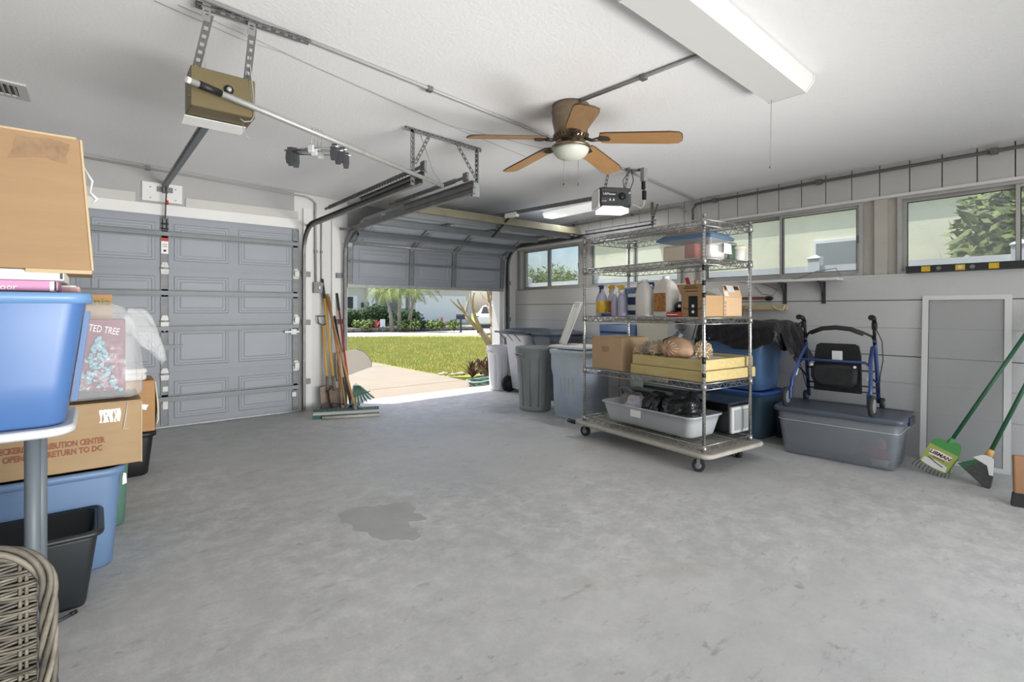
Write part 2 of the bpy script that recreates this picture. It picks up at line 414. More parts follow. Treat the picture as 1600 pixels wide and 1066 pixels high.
def sliding_window(idx, y0, y1, ym):
    b = MB(); z0, z1 = 1.5, 2.15; t = 0.028
    b.mm((XR + 0.02, y0, z0), (XR + 0.12, y0 + t, z1)); b.mm((XR + 0.02, y1 - t, z0), (XR + 0.12, y1, z1))
    b.mm((XR + 0.02, y0 + t, z0), (XR + 0.12, y1 - t, z0 + 0.022)); b.mm((XR + 0.02, y0 + t, z1 - 0.022), (XR + 0.12, y1 - t, z1))
    w = struct('window_%d' % idx, b, 'frame_alu', label='aluminium sliding window with dusty panes in the block wall')
    for k, (a, c, x) in enumerate(((y0 + t, ym + 0.012, XR + 0.045), (ym - 0.012, y1 - t, XR + 0.085))):
        s = 0.024; b = MB()
        b.mm((x, a, z0 + 0.022), (x + 0.025, a + s, z1 - 0.022)); b.mm((x, c - s, z0 + 0.022), (x + 0.025, c, z1 - 0.022))
        b.mm((x, a + s, z0 + 0.022), (x + 0.025, c - s, z0 + 0.05)); b.mm((x, a + s, z1 - 0.044), (x + 0.025, c - s, z1 - 0.022))
        sh = obj('sash', b, 'frame_alu', w)
        obj('pane', MB().mm((x + 0.011, a + s, z0 + 0.05), (x + 0.015, c - s, z1 - 0.044)), 'glass', sh)
        b = MB()
        for q0, q1 in (((a + s, z0 + 0.05), (a + s + 0.006, z1 - 0.044)), ((c - s - 0.006, z0 + 0.05), (c - s, z1 - 0.044)), ((a + s, z0 + 0.05), (c - s, z0 + 0.056)), ((a + s, z1 - 0.05), (c - s, z1 - 0.044))):
            b.mm((x + 0.004, q0[0], q0[1]), (x + 0.011, q1[0], q1[1]))
        obj('gasket', b, 'dark_grey', sh)
    obj('latch', MB().mm((XR + 0.03, y0 + t + 0.004, 1.80), (XR + 0.046, y0 + t + 0.02, 1.86)), 'grey_plastic', w)
    return w
sliding_window(1, -0.25, 1.2, 0.48); sliding_window(2, 1.45, 3.0, 2.15); sliding_window(3, 3.25, 4.70, 3.92); sliding_window(4, 4.82, 6.12, 5.49)

# trim boards on the front wall
struct('trim_1', MB().mm((-0.72, 6.155, 2.152), (1.84, 6.2, 2.262)), 'trim_white', label='white header board over the closed garage door')
struct('trim_2', MB().mm((1.895, 6.165, 0.0), (1.99, 6.2, 2.40)), 'trim_white', label='white jamb board beside the closed garage door')
struct('trim_3', MB().mm((2.235, 6.165, 0.0), (2.36, 6.2, 2.30)), 'trim_white', label='white jamb board beside the open garage door')
struct('trim_4', MB().mm((4.935, 6.165, 0.0), (5.03, 6.2, 2.30)), 'trim_white', label='white jamb board next to the corner windows')
b = MB(); b.mm((-0.7, 6.185, 2.262), (0.3, 6.2, 2.36)); b.mm((0.72, 6.185, 2.262), (1.84, 6.2, 2.36))
struct('trim_5', b, 'plank', label='grey ledge board above the white header board')
mb_ = thing('mounting_board', 'white square board screwed to the wall above the closed garage door', 'board', (0.52, 6.2, 2.29))
obj('board', MB().mm((-0.168, -0.022, 0), (0.168, 0, 0.187)), 'trim_white', mb_)
b = MB()
for sx in (-0.1, 0.11):
    for z in (0.03, 0.14): b.cyl((sx, -0.026, z), (sx, -0.02, z), 0.006, n=8)
obj('screw', b, 'galv_dark', mb_)

# ------------------------------------------------------------------ garage doors
def section(parent, W, h, cols, loc, rotx, stiles, strut, k=1.0, dep=0.07):
    """one hinged door section: local x = width, z = height, inner face looks to -y"""
    s = obj('section', MB().mm((0, -0.018, 0.003), (W, 0.02, h - 0.003)).mm((0, -0.026, 0.0), (W, -0.01, 0.014)).mm((0, -0.024, h - 0.014), (W, -0.01, h)), 'door_grey', parent, loc, (rotx, 0, 0))
    for x0, x1 in cols:
        z0, z1 = 0.075, h - 0.075; b = MB()
        def ringq(i, y): return [(x0 + i, y, z0 + i), (x1 - i, y, z0 + i), (x1 - i, y, z1 - i), (x0 + i, y, z1 - i)]
        b.loft([ringq(0, -0.017), ringq(0.012, -0.026), ringq(0.026, -0.026), ringq(0.036, -0.0195), ringq(0.052, -0.0195), ringq(0.066, -0.025)], False, True, False)
        obj('panel', b, 'door_panel', s)
    for x in stiles:
        b = MB(); b.mm((x - 0.032, -0.030, 0.016), (x + 0.032, -0.018, h - 0.016)); b.mm((x - 0.034, -0.036, 0.016), (x - 0.028, -0.018, h - 0.016)); b.mm((x + 0.028, -0.036, 0.016), (x + 0.034, -0.018, h - 0.016))
        obj('stile', b, 'galv', s)
        b = MB()
        for z in (0.05, 0.10, h * 0.5, h - 0.1): b.cyl((x, -0.034, z), (x, -0.029, z), 0.008, n=8)
        obj('bolt', b, 'galv_dark', s)
    if strut is not None:
        z = strut; b = MB()
        b.mm((0.01, -0.030, z - 0.038 * k), (W - 0.01, -0.026, z + 0.038 * k)); b.mm((0.01, -dep, z - 0.020 * k), (W - 0.01, -dep + 0.004, z + 0.020 * k))
        b.mm((0.01, -dep + 0.002, z + 0.020 * k - 0.003), (W - 0.01, -0.028, z + 0.020 * k + 0.001)); b.mm((0.01, -dep + 0.002, z - 0.020 * k - 0.001), (W - 0.01, -0.028, z - 0.020 * k + 0.003))
        obj('strut', b, 'strut', s)
    return s
def hinge(parent, loc, rotx=0.0):
    b = MB(); b.prism([(-0.03, -0.06), (0.03, -0.06), (0.036, -0.005), (0.036, 0.005), (0.02, 0.06), (-0.02, 0.06), (-0.036, 0.005), (-0.036, -0.005)], -0.008, 0.0)
    b.cyl((-0.04, -0.012, 0), (0.04, -0.012, 0), 0.009, n=10)
    for x, z in ((-0.015, -0.04), (0.015, -0.04), (0, 0.04)): b.cyl((x, -0.012, z), (x, -0.006, z), 0.007, n=6)
    return obj('hinge', b, 'galv_bright', parent, loc, (rotx, 0, 0))
def roller(parent, loc, sgn):
    b = MB(); b.cyl((0, 0, 0), (sgn * 0.07, 0, 0), 0.006, n=8); b.cyl((sgn * 0.055, 0, 0), (sgn * 0.068, 0, 0), 0.021, n=14); b.mm((-0.03, -0.02, -0.035), (0.02, 0.016, 0.035))
    return obj('roller', b, 'galv_bright', parent, loc)

d1 = bpy.data.objects.new('door_1', None); COL.objects.link(d1); d1.location = (-0.66, 6.172, 0.014); d1['kind'] = 'structure'
d1['label'] = 'closed grey sectional garage door with raised panels and steel struts'
W1 = 2.49; H1 = 0.5345
cols1 = [(0.05, 0.55), (0.62, 1.12), (1.27, 1.77), (1.86, 2.42)]
for k in range(4):
    sec = section(d1, W1, H1, cols1, (0, 0, k * H1), 0, [1.195, W1 - 0.03, 0.03], [0.285, 0.458, 0.286, 0.345][k] if k != 1 else 0.46)
    if k < 3:
        for x in (1.195, W1 - 0.03, 0.03): hinge(d1, (x, -0.034, (k + 1) * H1))
        roller(d1, (W1 - 0.02, -0.05, (k + 1) * H1), 1)
obj('bottom_seal', MB().mm((0, -0.03, -0.006), (W1, 0.02, 0.004)), 'galv_bright', d1)
lk = obj('lock_handle', MB().prism([(-0.05, -0.03), (-0.03, -0.045), (0.0, -0.04), (0.05, -0.01), (0.16, 0.015), (0.16, 0.025), (0.04, 0.03), (-0.02, 0.035), (-0.05, 0.02)], -0.012, 0.0), 'strut', d1, (1.19, -0.042, 0.80))
obj('lock_bolt', MB().mm((-0.10, -0.05, -0.012), (0.06, -0.03, 0.012)).mm((-0.03, -0.045, -0.03), (0.03, -0.018, 0.03)), 'galv_bright', d1, (W1 - 0.06, -0.02, 0.93))
st = obj('warning_label', MB().mm((-0.03, -0.002, -0.08), (0.03, 0, 0.08)), 'paper', d1, (1.195, -0.037, 1.83))
obj('red_band', MB().mm((-0.03, -0.003, 0.045), (0.03, -0.002, 0.08)), 'red', st)
obj('print', MB().mm((-0.012, -0.003, -0.06), (0.012, -0.002, -0.04)).mm((-0.02, -0.003, -0.01), (0.02, -0.002, -0.005)).mm((-0.02, -0.003, 0.01), (0.02, -0.002, 0.015)), 'black', st)
st = obj('paper_tag', MB().mm((-0.022, -0.002, -0.10), (0.022, 0, 0.0)), 'white_soft', d1, (1.20, -0.037, 0.28))
obj('paper_tag', MB().mm((-0.022, -0.002, -0.05), (0.022, 0, 0.0)), 'white_soft', d1, (1.20, -0.037, 0.41))
obj('paper_tag', MB().mm((-0.022, -0.002, -0.025), (0.022, 0, 0.025)), 'white_soft', d1, (W1 - 0.05, -0.037, 0.20))
# curved arm bracket where the opener grips the door
b = MB(); b.mm((-0.02, -0.06, -0.06), (-0.014, -0.03, 0.05)); b.mm((0.014, -0.06, -0.06), (0.02, -0.03, 0.05)); b.cyl((-0.03, -0.05, 0), (0.03, -0.05, 0), 0.008, n=8); b.cyl((-0.03, -0.045, -0.05), (0.03, -0.045, -0.05), 0.008, n=8)
obj('arm_bracket', b, 'black', d1, (1.195, 0, 2.05))

d2 = bpy.data.objects.new('door_2', None); COL.objects.link(d2); d2.location = (2.42, 0, 0); d2['kind'] = 'structure'
d2['label'] = 'raised grey sectional garage door running up onto overhead tracks'
W2 = 2.49; cols2 = [(0.14, 0.80), (0.97, 1.49), (1.64, 2.32)]
path2 = [(6.172, 1.512), (6.145, 2.046), (5.655, 2.258), (5.12, 2.262), (4.585, 2.262)]
for k in range(4):
    (ya, za), (yb, zb) = path2[k], path2[k + 1]; L = math.hypot(yb - ya, zb - za); th = math.atan2(-(yb - ya), zb - za)
    section(d2, W2, L, cols2, (0, ya, za), th, [0.885, 1.565, W2 - 0.03, 0.03], [0.30, 0.30, 0.30, 0.40][k], [0.45, 1.2, 1.2, 1.2][k], [0.055, 0.085, 0.095, 0.105][k])
    if k == 1: obj('rolled_edge', MB().cyl((0.0, ya - 0.03, za - 0.012), (W2, ya - 0.03, za - 0.012), 0.021, n=12), 'galv_bright', d2)
    if k:
        for x in (0.885, 1.565, W2 - 0.04, 0.04):
            ph = th - 0.3 if k < 3 else th; hinge(d2, (x, ya - 0.038 * math.cos(th), za - 0.038 * math.sin(th)), ph)
        roller(d2, (W2 - 0.02, ya - 0.03, za - 0.035), 1); roller(d2, (0.02, ya - 0.03, za - 0.035), -1)
obj('bottom_seal', MB().mm((0, -0.034, -0.03), (W2, 0.024, 0.006)), 'galv_bright', d2, (0, 6.172, 1.512))
b = MB(); b.mm((-0.03, 4.53, 2.19), (W2 + 0.02, 4.585, 2.235)); b.mm((-0.03, 4.545, 2.235), (W2 + 0.02, 4.555, 2.27))
obj('top_rail', b, M('olive_steel', '#77745f', 0.6, 0.1, var=0.3, scale=6), d2)
roller(d2, (W2 - 0.02, 4.60, 2.205), 1); roller(d2, (0.02, 4.60, 2.205), -1)
obj('safety_sticker', MB().mm((1.60, 4.86, 2.188), (1.70, 4.92, 2.19)), 'red', d2)
b = MB(); b.tube([(0.9 + 0.55 * i / 90, 4.66 + 0.012 * math.cos(i * 1.3), 2.22 + 0.012 * math.sin(i * 1.3)) for i in range(91)], 0.003, 5)
obj('coil_spring', b, 'galv_bright', d2)
b = MB(); b.tube([(1.32, 4.90, 2.17), (1.36, 4.80, 2.15), (1.33, 4.74, 2.19)], 0.012, 8)
obj('arm_bracket', b, 'galv_dark', d2)

def sweep_yz(mb, path, prof):
    rings = []
    for i, (y, z) in enumerate(path):
        a = path[max(i - 1, 0)]; c = path[min(i + 1, len(path) - 1)]; ty, tz = c[0] - a[0], c[1] - a[1]; q = math.hypot(ty, tz); ny, nz = tz / q, -ty / q
        rings.append([(px_, y + ny * n_, z + nz * n_) for px_, n_ in prof])
    return mb.loft(rings, True, True, False)
def track(label, X, sgn, y_end):
    t = thing('door_track', label, 'door track', (X, 6.1, 0), group='garage door tracks')
    pth = [(0, 0.02), (0, 1.86)] + [(-0.31 + 0.31 * math.cos(R(a)), 1.86 + 0.31 * math.sin(R(a))) for a in range(10, 91, 10)]
    U = [(0, -0.027), (0.032, -0.027), (0.032, 0.027), (0, 0.027), (0, 0.023), (0.028, 0.023), (0.028, -0.023), (0, -0.023)]
    prof = [(-sgn * a, n_) for a, n_ in U]
    if sgn < 0: prof = prof[::-1]
    obj('vertical_track', sweep_yz(MB(), pth, prof), 'galv_dark', t)
    obj('horizontal_track', sweep_yz(MB(), [(-0.31, 2.17), (y_end - 6.1, 2.17)], prof), 'galv_dark', t)
    b = MB(); b.mm((-0.004 - sgn * 0.036, y_end - 6.1 - 0.02, 2.185), (0.004 - sgn * 0.036, -1.6, 2.24)); b.mm((-sgn * 0.036 - 0.02, y_end - 6.1 - 0.02, 2.235), (-sgn * 0.036 + 0.02, -1.6, 2.24))
    obj('support_angle', b, 'galv_dark', t)
    for z in (0.35, 1.05, 1.62):
        b = MB(); b.mm((-sgn * 0.07 - 0.035, 0.03, z - 0.03), (-sgn * 0.07 + 0.035, 0.066, z + 0.03)); b.mm((-sgn * 0.036 - 0.003, -0.02, z - 0.03), (-sgn * 0.036 + 0.003, 0.066, z + 0.03))
        obj('wall_bracket', b, 'galv', t)
    b = MB(); b.bar((-sgn * 0.06, 0.05, 2.2), (-sgn * 0.06, -0.25, 2.16), 0.03, 0.004, (1, 0, 0))
    obj('flag_bracket', b, 'galv_dark', t)
    return t
track('dark steel track curving up beside the closed garage door', 1.862, -1, 3.34)
track('dark steel track curving up on the pier side of the open door', 2.385, 1, 3.34)
track('dark steel track of the open door beside the windows', 4.945, -1, 3.44)
def spring(label, X, y0, y1, z):
    t = thing('door_spring', label, 'spring', (X, y1, z), group='extension springs above the tracks')
    b = MB(); n = 220
    b.tube([(0.018 * math.cos(i * 1.0), (y0 - y1) * i / n, 0.018 * math.sin(i * 1.0)) for i in range(n + 1)], 0.0042, 5)
    obj('coil', b, 'galv_dark', t)
    obj('safety_rod', MB().cyl((0, -0.12, 0), (0, y0 - y1 + 0.1, 0), 0.013, n=8), 'conduit_dark', t)
    b = MB(); b.prism([(-0.03, -0.035), (0.03, -0.035), (0.04, 0), (0.03, 0.035), (-0.03, 0.035)], -0.01, 0.01, 'yz')
    obj('pulley', b, 'galv_dark', t, (0, -0.15, 0))
spring('dark coil spring above the track of the closed garage door', 1.905, 5.35, 3.50, 2.285)
spring('dark coil spring above the pier side track of the open door', 2.345, 4.72, 3.58, 2.29)
# steel hanger that carries the track ends
t = thing('track_hanger', 'perforated steel hanger holding the two track ends to the ceiling', 'bracket', (1.82, 3.40, 2.14))
b = MB(); zc = ceil_z(1.78) - 2.14; zd = ceil_z(2.47) - 2.14
angle_iron(b, (-0.03, 0, zc - 0.022), (0.66, 0, zd - 0.022), (0, 0, 1), (0, 1, 0)); obj('ceiling_angle', b, 'perf', t)
b = MB(); angle_iron(b, (0.02, 0.0, zc - 0.02), (0.02, 0.0, 0.0), (1, 0, 0), (0, 1, 0), 0.034); obj('drop_angle', b, 'perf', t)
b = MB(); angle_iron(b, (0.61, 0.0, zd - 0.02), (0.61, 0.0, 0.0), (0, 1, 0), (1, 0, 0), 0.034); obj('drop_angle', b, 'perf', t)
b = MB(); perforated(b, (0.16, -0.02, zc - 0.03), (0.03, -0.02, 0.16), 0.03, 0.003, (1, 0, 0)); obj('diagonal_brace', b, 'perf', t)
b = MB(); perforated(b, (0.40, -0.02, zd - 0.02), (0.59, -0.02, 0.14), 0.03, 0.003, (1, 0, 0)); obj('diagonal_brace', b, 'perf', t)
b = MB(); b.mm((0.55, -0.03, -0.012), (0.62, -0.01, 0.10)); obj('track_clip', b, 'galv', t)
t = thing('track_hanger', 'steel hanger at the window side track end of the open door', 'bracket', (4.98, 3.46, 2.14))
b = MB(); angle_iron(b, (0, 0, ceil_z(4.98) - 2.14), (0, 0, 0), (1, 0, 0), (0, 1, 0), 0.034); obj('drop_angle', b, 'olive_steel', t)
b = MB(); perforated(b, (0.10, 0.0, ceil_z(5) - 2.15), (-0.02, 0, 0.06), 0.03, 0.003, (1, 0, 0)); obj('diagonal_brace', b, 'perf', t)

# ------------------------------------------------------------------ conduits
def conduit(label, pts, r, m, clamps=(), group='electrical conduits'):
    t = thing('conduit', label, 'conduit', pts[0], group=group); p0 = Vector(pts[0])
    obj('pipe', MB().tube([Vector(p) - p0 for p in pts], r, 8), m, t)
    for c in clamps:
        b = MB(); c = Vector(c) - p0; b.box(c, (r * 3.2, r * 3.2, r * 3.2)); obj('clamp', b, 'galv_dark', t)
conduit('grey conduit crossing the whole ceiling past the fan', [(0.3, 2.67, ceil_z(0.3) - 0.013), (2.4, 2.78, ceil_z(2.4) - 0.013), (4.1, 2.93, ceil_z(4.1) - 0.013), (5.13, 3.03, ceil_z(5.13) - 0.013), (5.165, 3.035, 2.42), (5.172, 3.04, 2.37)], 0.011, 'conduit_grey', [(1.6, 2.74, ceil_z(1.6) - 0.012), (3.3, 2.86, ceil_z(3.3) - 0.012)])
conduit('grey conduit from the ceiling light to the fan', [(2.46, 1.25, ceil_z(2.46) - 0.013), (2.40, 2.2, ceil_z(2.4) - 0.013)], 0.011, 'conduit_grey', [(2.43, 1.75, ceil_z(2.43) - 0.012)])
conduit('dark conduit running along the planks over the windows', [(5.17, -1.5, 2.385), (5.17, 2.95, 2.385), (5.17, 3.02, 2.375), (5.17, 3.06, 2.33), (5.17, 3.06, 2.18)], 0.014, 'conduit_dark', [(5.17, 2.8, 2.385), (5.17, 1.78, 2.385), (5.17, 0.6, 2.385)])
conduit('thin conduit on the planks above the corner windows', [(5.18, 3.15, 2.32), (5.18, 3.22, 2.385), (5.18, 3.3, 2.39), (5.18, 6.0, 2.39)], 0.009, 'conduit_grey', [(5.18, 3.9, 2.39), (5.18, 4.9, 2.39)])
conduit('dark conduit along the top of the wall over the closed door', [(-0.7, 6.17, ceil_z(-0.7) - 0.03), (1.75, 6.17, ceil_z(1.75) - 0.03), (1.94, 6.165, ceil_z(1.9) - 0.035), (2.0, 6.165, ceil_z(2) - 0.06), (2.035, 6.165, 2.48), (2.04, 6.165, 1.53)], 0.011, 'conduit_grey', [(0.4, 6.17, ceil_z(0.4) - 0.03), (2.04, 6.175, 1.9)])
conduit('thin conduit rising on the pier beside the outlet box pipe', [(2.11, 6.18, 1.53), (2.11, 6.18, 2.33)], 0.008, 'conduit_grey', [(2.11, 6.185, 1.9)])
t = thing('outlet_box', 'grey metal outlet box at the foot of the pier conduits', 'outlet box', (2.07, 6.2, 1.40))
obj('box', MB().rbox((0, -0.03, 0.065), (0.12, 0.06, 0.13), 0.008, 0.004), 'conduit_grey', t); obj('cover_plate', MB().rbox((0, -0.063, 0.065), (0.105, 0.006, 0.115), 0.004, 0.002), 'galv', t)
obj('toggle', MB().box((0, -0.07, 0.065), (0.014, 0.02, 0.03)), 'white_plastic', t)
# thin wires stapled on the ceiling
def wire(name, label, pts, r=0.0022, m='conduit_grey', cat='wire'):
    o = obj(name, MB().tube(pts, r, 5), m); return tag(o, label, cat)
wire('ceiling_wire', 'thin wire stapled to the ceiling beside the old opener', [(0.21, 2.87, ceil_z(0.21) - 0.004), (0.6, 2.945, ceil_z(0.6) - 0.006), (0.79, 2.94, ceil_z(0.79) - 0.004), (1.67, 3.12, ceil_z(1.67) - 0.004), (2.9, 3.3, ceil_z(2.9) - 0.004)], 0.002)
wire('ceiling_wire', 'second thin wire on the ceiling running to the bright opener', [(0.30, 2.83, ceil_z(0.3) - 0.004), (0.66, 2.90, ceil_z(0.66) - 0.004), (1.0, 2.98, ceil_z(1.0) - 0.004), (2.0, 3.17, ceil_z(2.0) - 0.004), (3.5, 2.95, ceil_z(3.5) - 0.004)], 0.0018)
# ceiling vent
t = thing('ceiling_vent', 'white louvred vent grille in the ceiling', 'vent', (-0.52, 4.71, ceil_z(-0.52)), (0, R(2.35), 0))
b = MB(); 
for a0, a1 in (((-0.17, -0.16), (-0.12, 0.16)), ((0.12, -0.16), (0.17, 0.16)), ((-0.12, -0.16), (0.12, -0.11)), ((-0.12, 0.11), (0.12, 0.16))): b.mm((a0[0], a0[1], -0.012), (a1[0], a1[1], 0.0))
obj('frame', b, M('vent_white', '#c9c9c7', 0.6), t)
for i in range(8): obj('louvre', MB().box((-0.105 + 0.03 * i, 0, -0.008), (0.018, 0.22, 0.003), (0, R(35), 0)), 'vent_white', t)
obj('duct', MB().mm((-0.12, -0.11, -0.003), (0.12, 0.11, -0.001)), 'dark_grey', t)
# ------------------------------------------------------------------ things on the ceiling
M('bronze', '#8b7c68', 0.3, 0.8, var=0.2, scale=20)
M('bronze_dark', '#4a4038', 0.35, 0.7)
M('blade_wood', '#b58c5e', 0.45, var=1, col2='#a67c4e', scale=5, stretch=(1, 14, 1))
M('blade_edge', '#4c3a28', 0.5)
M('frosted', '#c6c9bd', 0.35)
FX, FY, FZ = 2.434, 2.328, 2.31
t = thing('ceiling_fan', 'bronze ceiling fan with five light wooden blades and frosted bowl light', 'ceiling fan', (FX, FY, FZ))
zc = ceil_z(FX) - FZ
obj('motor_housing', MB().lathe([(0.0, zc + 0.01), (0.122, zc + 0.01), (0.125, zc - 0.03), (0.128, zc - 0.045), (0.118, zc - 0.06), (0.126, zc - 0.075), (0.124, zc - 0.10), (0.112, zc - 0.16), (0.108, zc - 0.20), (0.09, zc - 0.225), (0.0, zc - 0.225)], 36), 'bronze', t)
for k in range(26):
    a = 2 * PI * k / 26; obj('cooling_fin', MB().box((0.104 * math.cos(a), 0.104 * math.sin(a), zc - 0.205), (0.022, 0.010, 0.03), (0, R(28), a)), 'bronze', t)
obj('switch_housing', MB().lathe([(0, 0.05), (0.06, 0.05), (0.062, 0.0), (0.055, -0.012), (0, -0.012)], 24), 'bronze_dark', t)
obj('light_kit_rim', MB().lathe([(0.05, -0.004), (0.10, -0.014), (0.128, -0.026), (0.132, -0.036), (0.126, -0.044), (0.05, -0.044)], 36), 'bronze', t)
obj('glass_bowl', MB().lathe([(0.12, -0.040), (0.116, -0.062), (0.10, -0.086), (0.07, -0.105), (0.035, -0.115), (0.001, -0.117)], 32), 'frosted', t)
blade = MB()
out = [(0.20, -0.058), (0.24, -0.064), (0.63, -0.072), (0.685, -0.064), (0.702, -0.040), (0.705, 0.0), (0.702, 0.040), (0.685, 0.064), (0.63, 0.072), (0.24, 0.064), (0.20, 0.058), (0.188, 0.0)]
blade.prism(out, -0.0035, 0.0035, 'xy'); blade_me = mesh('blade', blade); blade_me.materials.append(MATS['blade_wood'])
edge = MB(); edge.tube([(x, y, 0.0022) for x, y in out], 0.0048, 6, closed=True); edge_me = mesh('edge_band', edge); edge_me.materials.append(MATS['blade_edge'])
iron = MB(); iron.tube([(0.055, 0, 0.02), (0.10, 0, 0.0), (0.14, 0, -0.014), (0.18, 0, -0.008)], [0.012, 0.011, 0.011, 0.014], 8)
iron.prism([(0.165, -0.02), (0.20, -0.045), (0.25, -0.035), (0.262, 0), (0.25, 0.035), (0.20, 0.045), (0.165, 0.02)], -0.010, -0.004, 'xy'); iron_me = mesh('blade_iron', iron); iron_me.materials.append(MATS['bronze_dark'])
for k in range(5):
    a = R(159 - 72 * k)
    ir = obj('blade_iron', iron_me, 'bronze_dark', t, (0, 0, 0.03), (0, R(5.5), a))
    bl = obj('blade', blade_me, 'blade_wood', t, (0, 0, 0.03), (R(-11), R(5.5), a))
    obj('edge_band', edge_me, 'blade_edge', bl)
for dx, dy, L in ((-0.045, 0.02, 0.245), (0.05, -0.02, 0.235)):
    ch = obj('pull_chain', MB().cyl((dx, dy, -0.03), (dx, dy, -0.03 - L), 0.0016, n=5), 'galv', t)
    obj('chain_knob', MB().lathe([(0, 0), (0.004, 0.002), (0.006, -0.012), (0.003, -0.022), (0, -0.022)], 10, (dx, dy, -0.03 - L)), 'bronze', ch)

M('fixture_white', '#d6d6d3', 0.5)
M('tube_lit', '#f4f4f2', 0.4, emit=0.55)
def fixture(label, loc, L, w, d, rotz, slope, m, pull=None):
    t = thing('fluorescent_fixture', label, 'light fixture', loc, (0, R(slope), rotz) if rotz == 0 else (R(slope), 0, rotz), 'fluorescent ceiling fixtures')
    obj('housing', MB().mm((-L / 2, -w * 0.36, -d * 0.45), (L / 2, w * 0.36, 0)), 'fixture_white', t)
    prof = [(-w / 2, -0.012), (-w / 2, -d * 0.45), (-w * 0.36, -d), (w * 0.36, -d), (w / 2, -d * 0.45), (w / 2, -0.012)]
    b = MB(); ins = 0.012
    rings = [[(x, y, z) for y, z in prof] for x in (-L / 2, L / 2)]
    b.loft(rings, True, True, False); obj('wrap_lens', b, m, t)
    for s in (-1, 1):
        b = MB(); b.loft([[(s * L / 2 + e, y * 1.02, z * 1.01) for y, z in prof] for e in ((-0.004, 0.010) if s > 0 else (-0.010, 0.004))], True, True, False); obj('end_cap', b, 'fixture_white', t)
    if pull:
        ch = obj('pull_chain', MB().cyl((pull[0], pull[1], -d), (pull[0], pull[1], -d - pull[2]), 0.0012, n=5), 'galv', t); obj('chain_bead', MB().sph((pull[0], pull[1], -d - pull[2]), 0.006, 8, 6), 'galv_dark', ch)
    return t
fixture('long white wraparound light fixture on the ceiling nearest the camera', (2.40, 1.235, ceil_z(2.40)), 1.40, 0.28, 0.095, 0, 2.35, 'fixture_white', (0.66, 0.07, 0.40))
fixture('lit white light fixture on the ceiling behind the garage door opener', (4.55, 4.15, ceil_z(4.55)), 1.22, 0.20, 0.075, R(90), 0, 'tube_lit')
light('far_fixture_lamp', 'AREA', (4.55, 4.15, ceil_z(4.55) - 0.085), (0, 0, R(90)), 14, (1, 1, 1), shape='RECTANGLE', size=1.1, size_y=0.15)

# ---- old tan opener above the closed door
M('tan_metal', '#6f6345', 0.45, 0.25, var=0.10, scale=8)
M('tan_side', '#b3b09f', 0.5, 0.2)
t = thing('garage_door_opener', 'old tan metal box opener hanging over the closed garage door', 'door opener', (0.495, 2.86, 2.19))
obj('case', MB().rbox((0, 0.10, 0.098), (0.285, 0.20, 0.195), 0.006, 0.004), 'tan_metal', t)
obj('light_shield', MB().add([(-0.15, 0.15, -0.004), (0.13, 0.15, -0.004), (0.13, 0.27, -0.012), (-0.15, 0.27, -0.012), (-0.15, 0.15, -0.007), (0.13, 0.15, -0.007), (0.13, 0.27, -0.015), (-0.15, 0.27, -0.015)], [(0, 1, 2, 3), (7, 6, 5, 4), (0, 4, 5, 1), (1, 5, 6, 2), (2, 6, 7, 3), (3, 7, 4, 0)]), 'white_plastic', t)
k = obj('knob_recess', MB().lathe([(0.0, 0.0), (0.022, 0.0), (0.022, 0.004), (0, 0.004)], 20), 'black', t, (0.02, -0.004, 0.115), (R(90), 0, 0))
obj('knob', MB().lathe([(0, 0), (0.013, 0.0), (0.011, 0.014), (0, 0.014)], 16), 'galv_bright', k, (0, 0, 0.003))
for x, z in ((-0.145, 0.05), (-0.145, 0.15)): obj('screw', MB().cyl((x, 0.02, z), (x - 0.004, 0.02, z), 0.006, n=8), 'galv_dark', t)
b = MB(); b.bar((0.03, 0.20, 0.13), (0.045, 3.27, 0.255), 0.035, 0.03); obj('rail', b, 'strut', t)
b = MB(); b.bar((0.008, 0.22, 0.147), (0.02, 3.27, 0.272), 0.008, 0.012); b.bar((0.055, 0.22, 0.147), (0.066, 3.27, 0.272), 0.008, 0.012); obj('rail_flange', b, 'galv_bright', t)
b = MB(); b.mm((0.025, 3.24, 0.19), (0.07, 3.33, 0.29)); b.mm((-0.02, 3.30, 0.20), (0.11, 3.33, 0.25)); obj('wall_bracket', b, 'galv_dark', t)
b = MB(); b.bar((0.05, 3.22, 0.24), (0.04, 3.235, -0.08), 0.018, 0.012, (1, 0, 0)); obj('door_arm', b, 'black', t)
obj('release_handle', MB().cyl((0.052, 3.20, 0.10), (0.056, 3.20, 0.06), 0.012, n=8), 'red', t)
cz = ceil_z(0.5) - 2.19
for x0, x1, nm in ((-0.115, -0.085, 'hanger_strap'), (0.115, 0.10, 'hanger_strap')):
    b = MB(); angle_iron(b, (x0, 0.07, 0.19), (x1, -0.14, cz - 0.05), (1, 0, 0), (0, 1, 0), 0.034); obj(nm, b, 'perf', t)
b = MB(); angle_iron(b, (-0.14, -0.16, cz - 0.02), (0.36, -0.20, cz - 0.045), (0, 0.7, 0.7), (0, 1, -0.6), 0.036); obj('ceiling_angle', b, 'perf', t)
b = MB(); perforated(b, (-0.10, -0.17, cz - 0.02), (-0.10, -0.15, cz - 0.09), 0.034, 0.003, (1, 0, 0)); obj('corner_plate', b, 'perf', t)
b = MB(); perforated(b, (0.09, -0.17, cz - 0.02), (0.09, -0.15, cz - 0.09), 0.034, 0.003, (1, 0, 0)); obj('corner_plate', b, 'perf', t)
b = MB(); b.tube([(0.10, -0.05, 0.36), (0.12, 0.0, 0.25), (0.135, 0.0, 0.10), (0.135, -0.005, 0.01), (0.12, -0.01, -0.02), (0.09, -0.01, -0.03), (0.07, -0.01, -0.02)], 0.003, 6); obj('cord', b, 'conduit_grey', t)
